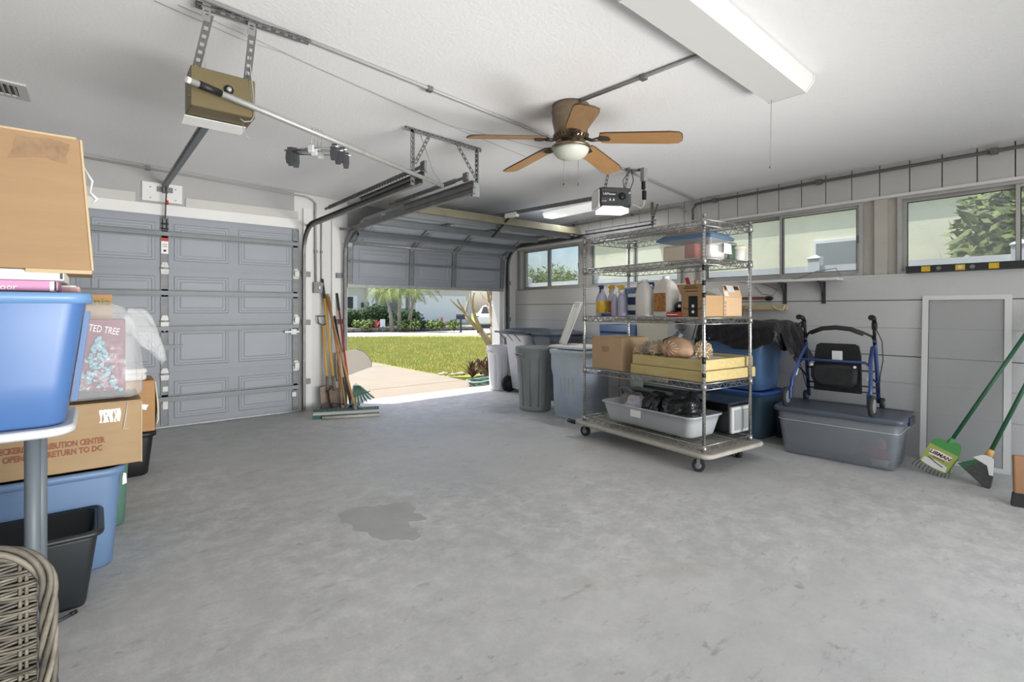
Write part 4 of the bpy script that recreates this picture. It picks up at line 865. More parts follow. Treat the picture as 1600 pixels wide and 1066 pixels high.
M('tan_plush', '#c2a184', 0.9, var=0.25, scale=14, bump=0.6, bscale=22); M('cream_fluff', '#d8c6ab', 0.95, bump=0.8, bscale=60)
def blob(c, r, n=18, m=12, amp=0.05, freq=3.0, sc=(1, 1, 1), seed=0):
    """irregular soft lump"""
    rr = random.Random(seed); ph = [rr.uniform(0, 6.28) for _ in range(9)]; b = MB(); rings = []
    for i in range(m + 1):
        a = max(0.02, min(PI - 0.02, PI * i / m)); ring = []
        for k in range(n):
            f = 2 * PI * k / n; u = Vector((math.sin(a) * math.cos(f), math.sin(a) * math.sin(f), -math.cos(a)))
            q = 1 + amp * (math.sin(freq * u.x * 2 + ph[0]) + math.sin(freq * u.y * 2.3 + ph[1]) + math.sin(freq * u.z * 2.1 + ph[2]) + 0.6 * math.sin(freq * 4.1 * u.x + ph[3]) * math.sin(freq * 3.7 * u.y + ph[4]) + 0.5 * math.sin(freq * 6 * (u.x + u.z) + ph[5]))
            ring.append((c[0] + u.x * r * q * sc[0], c[1] + u.y * r * q * sc[1], c[2] + u.z * r * q * sc[2]))
        rings.append(ring)
    return b.loft(rings)
def fluff(c, r, n, seed, L=0.02):
    rr = random.Random(seed); b = MB(); c = Vector(c)
    for u in sphere_pts(n, rr):
        s_ = u.orthogonal().normalized(); s2 = u.cross(s_); a = rr.uniform(0, 6.28); w = (s_ * math.cos(a) + s2 * math.sin(a)) * r * 0.14
        p = c + u * r * rr.uniform(0.75, 0.95); q = c + u * (r + L * rr.uniform(0.5, 1.2)) + w * rr.uniform(-1, 1)
        b.add([p - w, p + w, q + w * 0.4, q - w * 0.4], [(0, 1, 2, 3)])
    return b
t = thing('plush_bundle', 'tan fabric bundle with fluffy cream trim lying on the yellow frames', 'plush'); inshelf(t, 0.12, 0.33, ZS + 0.176)
obj('body', blob((0, 0, 0.055), 0.105, 28, 18, 0.035, 2.2, (1.0, 1.45, 0.85), 4), 'tan_plush', t)
b = MB()
for k in range(14):
    a = 2 * PI * k / 14; b.tube([(-0.108, 0.02, 0.065), (-0.112, 0.02 + 0.05 * math.cos(a), 0.065 + 0.03 * math.sin(a)), (-0.095, 0.02 + 0.10 * math.cos(a), 0.065 + 0.06 * math.sin(a))], [0.008, 0.006, 0.003], 5)
obj('gathered_folds', b, 'tan_plush', t)
for p, s in (((-0.01, 0.19, 0.045), 1), ((0.06, -0.19, 0.05), 2)):
    f = obj('fluffy_trim', blob(p, 0.058, 14, 10, 0.09, 3, (1, 1, 1), s), 'cream_fluff', t); obj('tufts', fluff(p, 0.06, 260, s), 'cream_fluff', f)
t = thing('fluffy_trim_piece', 'small grey white fluffy piece beside the tan bundle', 'fluff'); inshelf(t, 0.16, 0.66, ZS + 0.172); obj('core', blob((0, 0, 0.04), 0.055, 14, 10, 0.09, 3, (1, 1.1, 0.75), 9), M('fluff_grey', '#c9c3ba', 0.95), t); obj('tufts', fluff((0, 0, 0.04), 0.05, 240, 8), 'fluff_grey', t)
t = thing('fabric_scrap', 'tan crumpled fabric scrap on the corner of the frames', 'fabric'); inshelf(t, 0.075, 0.70, ZS + 0.168); obj('scrap', blob((0, 0, 0.024), 0.035, 14, 10, 0.1, 3, (1, 1, 0.75), 12), 'tan_plush', t); obj('fringe', fluff((0, 0, 0.024), 0.03, 120, 3), 'cream_fluff', t)
t = thing('strap_tool', 'grey tool with a curved black strap behind the tan bundle', 'tool'); inshelf(t, 0.48, 0.62, ZS + 0.17)
obj('grip', MB().tube([(0, 0.02, 0.09), (0, -0.05, 0.16), (-0.0, -0.02, 0.17), (0, 0.10, 0.05)], [0.02, 0.024, 0.022, 0.02], 10), M('slate', '#7b8187', 0.4), t); obj('strap', MB().tube([(0, 0.10, 0.05), (0, 0.16, 0.03), (0, 0.14, 0.10), (0, 0.05, 0.13), (0, 0.0, 0.12)], 0.008, 6), 'black', t); obj('foot', blob((0, 0.0, 0.045), 0.06, 14, 8, 0.05, 2, (1, 1.3, 0.75), 2), 'slate', t)

# --- bottom shelf: clear tub of bags, drawer organiser
ZS = SHELF_Z[0] + 0.006
M('clear_tub', '#e8edf0', 0.2, trans=0.55)
t = thing('under_bed_tub', 'long clear plastic tub filled with bags on the bottom shelf', 'tub'); inshelf(t, 0.235, 0.62, ZS)
W, D_, Hh = 0.42, 0.98, 0.175
rings = tote_rings(W - 0.08, D_ - 0.08, W - 0.01, D_ - 0.01, Hh - 0.012, 0.06) + [rring(W + 0.02, D_ + 0.02, 0.07, 4, Hh - 0.012), rring(W + 0.02, D_ + 0.02, 0.07, 4, Hh), rring(W - 0.01, D_ - 0.01, 0.06, 4, Hh), rring(W - 0.084, D_ - 0.084, 0.06, 4, 0.016)]
obj('tub_body', MB().loft(rings, True, True), 'clear_tub', t)
obj('paper_label', MB().mm((-W / 2 + 0.008, 0.02, 0.085), (-W / 2 + 0.012, 0.13, 0.145)), 'paper', t)
M('bag_black', '#1d1e20', 0.22, bump=0.9, bscale=28); M('bag_lilac', '#c9c5d2', 0.4, bump=0.8, bscale=24); M('grey_fur', '#8f8b88', 0.9, bump=0.9, bscale=50)
def crumple(c, sc, seed, n=26, m=18, amp=0.16):
    """crumpled bag: a lump with sharp folds"""
    rr = random.Random(seed); dirs = [Vector((rr.gauss(0, 1), rr.gauss(0, 1), rr.gauss(0, 1))).normalized() for _ in range(16)]; am = [rr.uniform(0.3, 1) for _ in dirs]; b = MB(); rings = []
    for i in range(m + 1):
        a = max(0.03, min(PI - 0.03, PI * i / m)); ring = []
        for k in range(n):
            f = 2 * PI * k / n; u = Vector((math.sin(a) * math.cos(f), math.sin(a) * math.sin(f), -math.cos(a)))
            q = 1 - amp + amp * sum(am[j] * abs(math.sin(5 * u.dot(dd) + j)) for j, dd in enumerate(dirs)) / 5.2
            ring.append((c[0] + u.x * q * sc[0], c[1] + u.y * q * sc[1], c[2] + u.z * q * sc[2]))
        rings.append(ring)
    b.loft(rings); b.sm = [False] * len(b.sm)
    return b
def inside(name, label, cat, x, y, z, mb, m, extra=None):
    q = thing(name, label, cat); inshelf(q, x, y, z); obj('bag', mb, m, q)
    if extra: obj(extra[0], extra[1], extra[2], q)
    return q
zt = ZS + 0.02
inside('garbage_bag', 'crumpled glossy black bag at the near end of the clear tub', 'bag', 0.235, 0.36, zt, crumple((0, 0, 0.125), (0.13, 0.15, 0.15), 3, 34, 24, 0.42), 'bag_black', ('knot', MB().tube([(0, 0.02, 0.20), (0.01, 0.03, 0.27), (-0.02, 0.05, 0.285)], [0.02, 0.012, 0.02], 7), 'bag_black'))
inside('garbage_bag', 'crumpled glossy black bag in the middle of the clear tub', 'bag', 0.22, 0.61, zt, crumple((0, 0, 0.12), (0.13, 0.12, 0.14), 8, 34, 24, 0.40), 'bag_black', ('knot', MB().tube([(0, 0, 0.19), (0.01, 0.03, 0.245), (-0.03, 0.04, 0.25)], [0.02, 0.012, 0.018], 7), 'bag_black'))
inside('plastic_bag', 'pale lilac plastic bag in the clear tub', 'bag', 0.20, 0.82, zt, crumple((0, 0, 0.10), (0.10, 0.12, 0.115), 5, 30, 20, 0.3), 'bag_lilac', ('handle_loop', MB().tube([(-0.03, 0.05, 0.17), (-0.02, 0.07, 0.20), (0.02, 0.09, 0.19)], 0.008, 6), 'bag_lilac'))
inside('plush_bundle', 'grey furry bundle with a dark strap at the far end of the clear tub', 'plush', 0.25, 0.93, zt, blob((0, 0, 0.11), 0.12, 20, 14, 0.06, 3, (0.9, 0.9, 1.0), 6), 'grey_fur', ('strap', MB().tube([(0, 0.10, 0.18), (-0.02, 0.13, 0.25), (0, 0.08, 0.27), (0.0, 0.0, 0.22)], 0.016, 8), 'slate'))
t = thing('drawer_organizer', 'black drawer box with frosted front drawer on the bottom shelf', 'drawer box'); inshelf(t, 0.60, 0.29, ZS - 0.002)
W, D_, Hh = 0.30, 0.40, 0.245
obj('shell', MB().rbox((0, 0, Hh / 2), (W, D_, Hh), 0.012, 0.006), 'black_gloss', t); obj('top_panel', MB().rbox((0, 0, Hh + 0.004), (W + 0.01, D_ + 0.02, 0.012), 0.012, 0.004), M('smoky_top', '#3b4046', 0.15), t)
dw = obj('drawer', MB().rbox((0, -D_ / 2 - 0.010, Hh * 0.48), (W - 0.016, 0.03, Hh - 0.035), 0.01, 0.004), M('frost_grey', '#c6c9c9', 0.35), t)
obj('drawer_window', MB().rbox((0, -D_ / 2 - 0.0265, Hh * 0.48), (W - 0.075, 0.006, Hh - 0.085), 0.008, 0.002), M('frost_dark', '#9da1a0', 0.3), dw)
t = thing('black_case', 'flat black case on the bottom shelf behind the clear tub', 'case'); inshelf(t, 0.545, 0.92, ZS); obj('case', MB().rbox((0, 0, 0.11), (0.11, 0.5, 0.21), 0.012, 0.006), 'black', t); obj('case_lid', MB().rbox((0, 0, 0.225), (0.14, 0.55, 0.022), 0.015, 0.006), 'dark_grey', t)
# ------------------------------------------------------------------ things along the window wall
M('tote_blue', '#5f82b0', 0.42, var=0.06, scale=5); M('tote_blue_dark', '#476a97', 0.42, var=0.05, scale=5); M('lid_blue', '#3d5fa8', 0.4); M('tote_teal', '#4f6b7d', 0.45, var=0.05, scale=5); M('tote_navy', '#2e3a49', 0.45)
def tote(name, label, wb, db, wt, dt, h, m, rim_m=None, loc=(0, 0, 0), rot=0.0, open_top=True, handles=True, r=0.06, group=None, ribs=True, cat='tote'):
    """moulded storage tote: tapered shell with rolled rim, ribs and end handles; origin at the centre of the base"""
    t = thing(name, label, cat, loc, rot, group)
    rings = tote_rings(wb, db, wt, dt, h - 0.03, r)
    if open_top: rings += [rring(wt, dt, r, 4, h - 0.002), rring(wt - 0.012, dt - 0.012, r, 4, h - 0.002), rring(wb - 0.012, db - 0.012, r, 4, 0.02)]
    else: rings += [rring(wt, dt, r, 4, h - 0.004)]
    obj('shell', MB().loft(rings, True, True), m, t)
    o_ = rring(wt + 0.002, dt + 0.002, r, 4, h - 0.034)
    rim = MB().loft([rring(wt - 0.01, dt - 0.01, r, 4, h - 0.036), rring(wt + 0.034, dt + 0.034, r + 0.015, 4, h - 0.032), rring(wt + 0.038, dt + 0.038, r + 0.017, 4, h - 0.008), rring(wt + 0.026, dt + 0.026, r + 0.012, 4, h), rring(wt - 0.008, dt - 0.008, r, 4, h), rring(wt - 0.012, dt - 0.012, r, 4, h - 0.02)], False, False)
    obj('rim', rim, rim_m or m, t)
    return t
def tote_lid(t, wt, dt, h, m, r=0.06):
    b = MB().loft([rring(wt + 0.044, dt + 0.044, r + 0.02, 4, h - 0.022), rring(wt + 0.05, dt + 0.05, r + 0.02, 4, h + 0.002), rring(wt + 0.04, dt + 0.04, r + 0.015, 4, h + 0.012), rring(wt - 0.02, dt - 0.02, r, 4, h + 0.012), rring(wt - 0.04, dt - 0.04, r, 4, h + 0.004)], True, True)
    return obj('lid', b, m, t)
# stack behind the shelving: two dark totes below, blue tote above with black bag over it
t = tote('storage_tote', 'teal storage tote with a bright blue lid under the bagged tote', 0.40, 0.55, 0.46, 0.62, 0.43, 'tote_teal', None, (4.90, 2.37, 0), R(-3), False)
tote_lid(t, 0.46, 0.62, 0.43, 'lid_blue')
obj('rib', MB().mm((-0.245, -0.02, 0.06), (-0.215, 0.02, 0.36)), 'tote_teal', t)
t = tote('storage_tote', 'blue storage tote covered by a black bag on the teal tote', 0.38, 0.52, 0.44, 0.60, 0.46, 'tote_blue', None, (4.91, 2.37, 0.444), R(-3), False)
M('bag_black_sheet', '#232326', 0.28, bump=0.7, bscale=18)
# black bag draped over the tote
def drape(w, d, drop, seed, nx=30, ny=34, r=0.05):
    rr = random.Random(seed); ph = [rr.uniform(0, 6.28) for _ in range(12)]; b = MB(); vs = []; W_, D_2 = w + 2 * drop, d + 2 * drop
    for j in range(ny + 1):
        for i in range(nx + 1):
            u = -W_ / 2 + W_ * i / nx; v = -D_2 / 2 + D_2 * j / ny
            ex = max(abs(u) - w / 2, 0); ey = max(abs(v) - d / 2, 0); e = max(ex, ey)
            x = math.copysign(min(abs(u), w / 2 + 0.012 + ex * 0.12), u); y = math.copysign(min(abs(v), d / 2 + 0.012 + ey * 0.12), v)
            wob = 0.010 * math.sin(30 * (v if ex > ey else u) + ph[0]) + 0.006 * math.sin(61 * (u + v) + ph[1])
            if e > 0:
                if ex > ey: x += math.copysign(abs(wob) * min(1, e / 0.06), u)
                else: y += math.copysign(abs(wob) * min(1, e / 0.06), v)
            z = -min(e * 0.95, drop * (0.82 + 0.18 * math.sin(9 * (u if ey > ex else v) + ph[2]))) + (0.014 * math.sin(17 * u + ph[3]) * math.sin(15 * v + ph[4]) + 0.012 if e == 0 else 0.0)
            vs.append((x, y, z))
    fs = [(j * (nx + 1) + i, j * (nx + 1) + i + 1, (j + 1) * (nx + 1) + i + 1, (j + 1) * (nx + 1) + i) for j in range(ny) for i in range(nx)]
    return b.add(vs, fs, True)
t = thing('garbage_bag', 'black plastic sheet bag draped over the blue tote by the wall', 'bag', (4.90, 2.33, 0.908), R(-3))
obj('filling', MB().loft([rring(0.42, 0.60, 0.06, 4, -0.002), rring(0.44, 0.64, 0.06, 4, 0.10), rring(0.40, 0.60, 0.06, 4, 0.165)]), 'bag_black', t)
obj('draped_sheet', drape(0.47, 0.72, 0.26, 4, 46, 56), 'bag_black_sheet', t, (0, -0.02, 0.172))
def flap():
    b = MB(); vs = []; rr = random.Random(2); nx, ny = 18, 14
    for j in range(ny + 1):
        for i in range(nx + 1):
            f = i / nx; g = j / ny; x = -0.20 + 0.34 * f + 0.03 * math.sin(6 * g); y = -0.36 - 0.20 * g + 0.02 * math.sin(14 * f + 3 * g); z = 0.175 - 0.20 * g - 0.12 * g * g + 0.018 * math.sin(21 * f) * g - 0.05 * g * abs(f - 0.45)
            vs.append((x, y, z))
    return b.add(vs, [(j * (nx + 1) + i, j * (nx + 1) + i + 1, (j + 1) * (nx + 1) + i + 1, (j + 1) * (nx + 1) + i) for j in range(ny) for i in range(nx)], True)
obj('hanging_flap', flap(), 'bag_black_sheet', t)
t = tote('storage_tote', 'dark navy tote in the gap beside the clear long bin', 0.22, 0.16, 0.25, 0.18, 0.34, 'tote_navy', None, (5.02, 1.985, 0), R(0), True, r=0.03)

# long clear bin with grey lid
M('clear_bin', '#a5abb3', 0.22, trans=0.55); M('lid_slate', '#545c68', 0.4)
t = thing('storage_bin', 'long clear plastic bin with slate grey lid on the floor', 'storage bin', (4.72, 1.455, 0), R(4))
rings = tote_rings(0.44, 0.76, 0.50, 0.84, 0.355, 0.05)
obj('bin_body', MB().loft(rings + [rring(0.49, 0.83, 0.05, 4, 0.355), rring(0.43, 0.75, 0.05, 4, 0.014)], True, True), 'clear_bin', t)
obj('molded_line', MB().tube([(p[0], p[1], p[2]) for p in rring(0.494, 0.834, 0.05, 4, 0.285)], 0.0025, 5, closed=True), M('clear_edge', '#d5dade', 0.3), t)
ld = obj('lid', MB().loft([rring(0.53, 0.88, 0.05, 4, 0.352), rring(0.54, 0.89, 0.05, 4, 0.358), rring(0.54, 0.89, 0.05, 4, 0.386), rring(0.525, 0.875, 0.05, 4, 0.394), rring(0.46, 0.80, 0.05, 4, 0.394), rring(0.44, 0.78, 0.05, 4, 0.386)], True, True), 'lid_slate', t)
for s in (-1, 1): obj('lid_latch', MB().rbox((0, s * 0.45, 0.36), (0.16, 0.025, 0.06), 0.008, 0.004), 'tote_navy', ld)
obj('red_cloth', blob((-0.17, -0.27, 0.10), 0.075, 16, 10, 0.10, 2.5, (0.5, 1.0, 0.8), 3), M('toy_red', '#b8474a', 0.8), t); obj('white_cloth', blob((-0.18, -0.29, 0.045), 0.05, 14, 8, 0.12, 2.5, (0.5, 1.2, 0.6), 5), 'white_soft', t); obj('pink_cloth', blob((-0.17, -0.29, 0.18), 0.035, 12, 8, 0.1, 2.5, (0.6, 0.9, 1.2), 7), M('toy_pink', '#cf8d90', 0.8), t)
obj('dark_fabric', blob((0.0, 0.12, 0.14), 0.15, 24, 16, 0.07, 2.5, (1.1, 1.9, 0.85), 11), M('fabric_slate', '#555a63', 0.85, var=0.3, scale=9), t)

# rollator walker standing on the bin
M('rollator_blue', '#3c4f83', 0.3, 0.3); M('seat_black', '#141518', 0.65)
t = thing('rollator_walker', 'blue folding rollator walker with black seat bag on the long bin', 'walker', (4.72, 1.50, 0.397), R(4))
# local: x away from camera (to wall), y along wall (left of picture = +y)
for s in (-1, 1):
    y = s * 0.245
    b = MB(); b.tube([(-0.24, y * 1.12, 0.06), (-0.18, y * 1.12, 0.22), (-0.06, y * 1.02, 0.40), (0.06, y * 0.98, 0.50)], 0.0145, 10); obj('front_leg', b, 'rollator_blue', t)
    b = MB(); b.tube([(0.20, y * 1.04, 0.04), (0.15, y * 1.04, 0.28), (0.10, y * 1.02, 0.50), (0.08, y * 1.02, 0.56)], 0.0145, 10); obj('rear_leg', b, 'rollator_blue', t)
    b = MB(); b.tube([(0.085, y * 1.02, 0.52), (0.07, y * 1.02, 0.66), (0.06, y * 1.03, 0.71)], 0.012, 10); po = obj('handle_tube', b, 'black', t)
    obj('grip', MB().tube([(0.07, y * 1.03, 0.70), (0.02, y * 1.04, 0.735), (-0.05, y * 1.05, 0.742), (-0.075, y * 1.05, 0.74)], [0.014, 0.019, 0.021, 0.022], 10), 'black', po)
    b = MB(); b.tube([(0.05, y * 1.05, 0.70), (-0.01, y * 1.12, 0.68), (-0.05, y * 1.13, 0.665), (-0.07, y * 1.13, 0.69)], 0.007, 6); b.rbox((0.05, y * 1.04, 0.675), (0.04, 0.035, 0.06), 0.008, 0.005); obj('brake_lever', b, 'black', po)
    b = MB(); b.tube([(0.03, y * 1.10, 0.65), (0.04, y * 1.25, 0.55), (0.06, y * 1.26, 0.40), (0.10, y * 1.15, 0.27), (0.16, y * 1.08, 0.12)], 0.0035, 5); obj('brake_cable', b, 'black', t)
    w = obj('front_wheel', MB().cyl((-0.25, y * 1.12 - 0.014 + s * 0.022, 0.079), (-0.25, y * 1.12 + 0.014 + s * 0.022, 0.079), 0.079, n=28), 'rubber', t)
    obj('wheel_hub', MB().cyl((-0.25, y * 1.12 - 0.017 + s * 0.022, 0.079), (-0.25, y * 1.12 + 0.017 + s * 0.022, 0.079), 0.052, n=24), 'grey_plastic', w)
    b = MB(); b.rbox((-0.235, y * 1.12, 0.115), (0.03, 0.03, 0.10), 0.006, 0.004); obj('wheel_fork', b, 'rollator_blue', t)
    w = obj('rear_wheel', MB().cyl((0.20, y * 1.04 - 0.013 + s * 0.025, 0.042), (0.20, y * 1.04 + 0.013 + s * 0.025, 0.042), 0.042, n=22), 'rubber', t); obj('wheel_hub', MB().cyl((0.20, y * 1.04 - 0.015 + s * 0.025, 0.042), (0.20, y * 1.04 + 0.015 + s * 0.025, 0.042), 0.02, n=14), 'grey_plastic', w)
    b = MB(); b.tube([(-0.10, y * 1.05, 0.33), (0.02, y * 0.98, 0.26), (0.16, y * 1.04, 0.20)], 0.007, 6); obj('side_brace', b, 'black', t)
    obj('reflector', MB().box((-0.135, y * 1.09 - s * 0.012, 0.28), (0.006, 0.02, 0.07), (0, R(38), 0)), 'white_plastic', t)
    obj('seat_bolt', MB().cyl((-0.085, y * 0.62, 0.345), (-0.092, y * 0.62, 0.345), 0.011, n=10), 'white_plastic', t)
b = MB(); b.tube([(0.085, -0.25, 0.55), (0.08, -0.235, 0.585), (0.03, -0.20, 0.61), (0.0, -0.10, 0.645), (0.0, 0.0, 0.655), (0.0, 0.10, 0.645), (0.03, 0.20, 0.61), (0.08, 0.235, 0.585), (0.085, 0.25, 0.55)], 0.010, 8); obj('back_bar', b, 'black', t)
b = MB(); b.tube([(0.02, -0.19, 0.607), (0.0, -0.10, 0.645), (0.0, 0.0, 0.655), (0.0, 0.10, 0.645), (0.02, 0.19, 0.607)], 0.019, 10); obj('foam_grip', b, 'rubber', t)
b = MB(); b.tube([(-0.07, -0.25, 0.36), (-0.08, -0.22, 0.385), (-0.08, 0.22, 0.385), (-0.07, 0.25, 0.36)], 0.011, 8); obj('seat_rail', b, 'rollator_blue', t)
obj('cross_bar', MB().cyl((0.12, -0.25, 0.30), (0.12, 0.25, 0.30), 0.007, n=8), 'black', t); obj('cross_bar', MB().cyl((0.15, -0.255, 0.17), (0.15, 0.255, 0.17), 0.007, n=8), 'black', t); obj('cross_bar', MB().cyl((0.155, -0.255, 0.12), (0.155, 0.255, 0.12), 0.006, n=8), 'black', t)
sp = [(-0.17, 0.0), (0.17, 0.0), (0.165, 0.30), (0.150, 0.385), (0.125, 0.40), (-0.125, 0.40), (-0.150, 0.385), (-0.165, 0.30)]
st = obj('seat_pad', MB().prism([(a, z + 0.12) for a, z in sp], 0.03, 0.065, 'yz'), 'seat_black', t)
obj('white_label', MB().mm((0.0285, -0.04, 0.385), (0.03, 0.035, 0.46)), 'paper', st)
pg = [(-0.175, 0.36), (0.175, 0.36), (0.175, 0.24), (0.15, 0.19), (0.09, 0.165), (-0.06, 0.16), (-0.13, 0.17), (-0.165, 0.21)]
b = MB(); rings = []
for x, i in ((-0.02, 0.02), (-0.055, 0.006), (-0.075, 0.012), (-0.082, 0.04)):
    cy, cz = 0.0, 0.26; rings.append([(x, cy + (a - cy) * (1 - i / 0.17), cz + (z - cz) * (1 - i / 0.12)) for a, z in pg])
obj('storage_pouch', b.loft(rings, True, True, True), M('pouch_black', '#1f2022', 0.7, bump=0.5, bscale=16), t)

# window screen leaning on the wall
M('screen_frame', '#e2e2e0', 0.5); M('mesh_grey', '#c4c5c5', 0.8, trans=0.68)
t = thing('window_screen', 'white framed insect screen leaning against the block wall', 'window screen', (5.09, 0.765, 0.002), (0, R(4.2), R(0)))
W, Hh, q = 0.52, 1.315, 0.04
for a0, a1 in (((-W / 2, 0), (-W / 2 + q, Hh)), ((W / 2 - q, 0), (W / 2, Hh)), ((-W / 2 + q, 0), (W / 2 - q, q * 0.9)), ((-W / 2 + q, Hh - q * 0.9), (W / 2 - q, Hh))): obj('frame_side', MB().mm((0, a0[0], a0[1]), (0.014, a1[0], a1[1])), 'screen_frame', t)
obj('insect_mesh', MB().mm((0.006, -W / 2 + q, q * 0.9), (0.007, W / 2 - q, Hh - q * 0.9)), 'mesh_grey', t)
obj('spline', MB().tube([(0.004, y, z) for y, z in ((-W / 2 + q, q * 0.9), (W / 2 - q, q * 0.9), (W / 2 - q, Hh - q * 0.9), (-W / 2 + q, Hh - q * 0.9))], 0.0035, 5, closed=True), 'dark_grey', t)

# leaf rake with its card sleeve, and an angle broom
M('green_handle', '#2f6145', 0.35, 0.2); M('green_plastic', '#4b9650', 0.4); M('broom_fiber', '#4e5351', 0.7, var=0.4, scale=40); M('sleeve', '#b3bb63', 0.6, var=1, col2='#8fae55', scale=6)
def lean(name, label, cat, base, top):
    t = thing(name, label, cat, base); d = Vector(top) - Vector(base); t.rotation_mode = 'QUATERNION'
    z = d.normalized(); x = Vector((0, 1, 0)); x = (x - z * x.dot(z)).normalized(); y = z.cross(x)
    t.rotation_quaternion = Matrix((x, y, z)).transposed().to_quaternion()
    return t, d.length     # local z along the handle, local x = sideways (along the wall)
t, L = lean('leaf_rake', 'green handled rake with printed card sleeve leaning right of the bin', 'rake', (4.66, 0.885, 0.012), (5.168, 0.32, 1.262))
obj('handle', MB().cyl((0, 0, 0.24), (0, 0, L), 0.0125, n=12), 'green_handle', t)
obj('grip_collar', MB().lathe([(0.013, 0.22), (0.02, 0.22), (0.02, 0.27), (0.0135, 0.30)], 14), 'green_plastic', t)
for i in range(11):
    f = (i - 5) / 5; b = MB(); b.tube([(f * 0.045, 0, 0.21), (f * 0.10, 0.004, 0.05), (f * 0.112, 0.0, 0.012), (f * 0.114, -0.025, 0.0)], 0.0035, 5, flat=0.6); obj('tine', b, 'green_handle', t)
obj('top_plate', MB().prism([(-0.085, 0.17), (0.085, 0.17), (0.088, 0.235), (0.06, 0.26), (0.03, 0.265), (0.0, 0.25), (-0.03, 0.285), (-0.065, 0.28), (-0.08, 0.25)], 0.012, 0.020, 'xz'), 'green_plastic', t)
sl = obj('card_sleeve', MB().prism([(-0.085, 0.06), (-0.06, 0.045), (0.06, 0.045), (0.085, 0.06), (0.088, 0.20), (-0.088, 0.20)], 0.021, 0.024, 'xz'), 'sleeve', t)

obj('sleeve_back', MB().prism([(-0.085, 0.06), (0.085, 0.06), (0.088, 0.20), (-0.088, 0.20)], -0.014, -0.011, 'xz'), 'sleeve', t)
obj('white_field', MB().prism([(-0.065, 0.135), (0.060, 0.125), (0.068, 0.165), (0.02, 0.175), (-0.066, 0.172)], 0.024, 0.0252, 'xz'), 'paper', sl)
text('brand_lettering', 'LIBMAN', 0.036, M('maroon', '#6d1f2a', 0.6), sl, (0.0, 0.0258, 0.150), (R(90), 0, R(180)), shear=0.15, bold=0.0012)
obj('lower_field', MB().prism([(-0.078, 0.056), (0.0, 0.048), (0.075, 0.056), (0.07, 0.095), (0.0, 0.105), (-0.07, 0.095)], 0.024, 0.0252, 'xz'), 'white_soft', sl)
obj('blue_swoosh', MB().tube([(-0.05, 0.0255, 0.082), (0.0, 0.0255, 0.09), (0.05, 0.0255, 0.105)], 0.003, 5), 'navy', sl)
obj('small_print', MB().mm((-0.04, 0.024, 0.118), (0.035, 0.0252, 0.123)), 'maroon', sl)
t, L = lean('angle_broom', 'green handled angle broom with grey bristles beside the rake', 'broom', (4.635, 0.64, 0.004), (5.168, 0.225, 1.25))
obj('handle', MB().cyl((0, 0, 0.25), (0, 0, L), 0.0125, n=12), 'green_handle', t)
obj('yellow_collar', MB().lathe([(0.013, 0.215), (0.022, 0.215), (0.02, 0.26), (0.0135, 0.265)], 14), M('collar_tan', '#d8b36a', 0.5), t)
b = MB(); b.prism([(-0.045, 0.165), (-0.065, 0.10), (-0.05, 0.095), (-0.02, 0.15), (0.045, 0.165), (0.062, 0.17), (0.03, 0.205), (0.0, 0.22), (-0.03, 0.21)], -0.018, 0.018, 'xz'); obj('broom_head', b, 'white_plastic', t)
for k in range(15):
    f = k / 14; x0 = -0.062 + 0.10 * f; z0 = 0.10 + 0.065 * min(1, f * 1.6); x1 = -0.075 + 0.185 * f; z1 = 0.0 + 0.085 * f
    b = MB(); b.add([(x0 - 0.006, -0.016, z0), (x0 + 0.006, -0.016, z0), (x0 + 0.006, 0.016, z0), (x0 - 0.006, 0.016, z0), (x1 - 0.0095, -0.024, z1), (x1 + 0.0095, -0.024, z1 + 0.004), (x1 + 0.0095, 0.024, z1 + 0.004), (x1 - 0.0095, 0.024, z1)], [(0, 1, 2, 3), (7, 6, 5, 4), (0, 4, 5, 1), (1, 5, 6, 2), (2, 6, 7, 3), (3, 7, 4, 0)])
    obj('bristle_tuft', b, 'green_handle' if k > 11 else 'broom_fiber', t)
# wide push broom head and board at the picture edge
t = thing('push_broom', 'brown wooden block with black bristles at the right picture edge', 'broom', (4.345, 0.36, 0.0), (0, R(8), R(14)))
obj('wood_block', MB().rbox((0.012, 0, 0.19), (0.045, 0.11, 0.23), 0.008, 0.005), M('wood_tan', '#a9805f', 0.6, var=1, col2='#97704f', scale=6, stretch=(1, 1, 0.3)), t)
for k in range(9):
    y = -0.052 + 0.013 * k; b = MB(); b.add([(-0.008, y - 0.006, 0.08), (0.032, y - 0.006, 0.08), (0.032, y + 0.006, 0.08), (-0.008, y + 0.006, 0.08), (-0.022, y * 1.15 - 0.008, 0.0), (0.036, y * 1.15 - 0.008, 0.0), (0.036, y * 1.15 + 0.008, 0.0), (-0.022, y * 1.15 + 0.008, 0.0)], [(0, 1, 2, 3), (7, 6, 5, 4), (0, 4, 5, 1), (1, 5, 6, 2), (2, 6, 7, 3), (3, 7, 4, 0)]); obj('bristle_tuft', b, 'black', t)

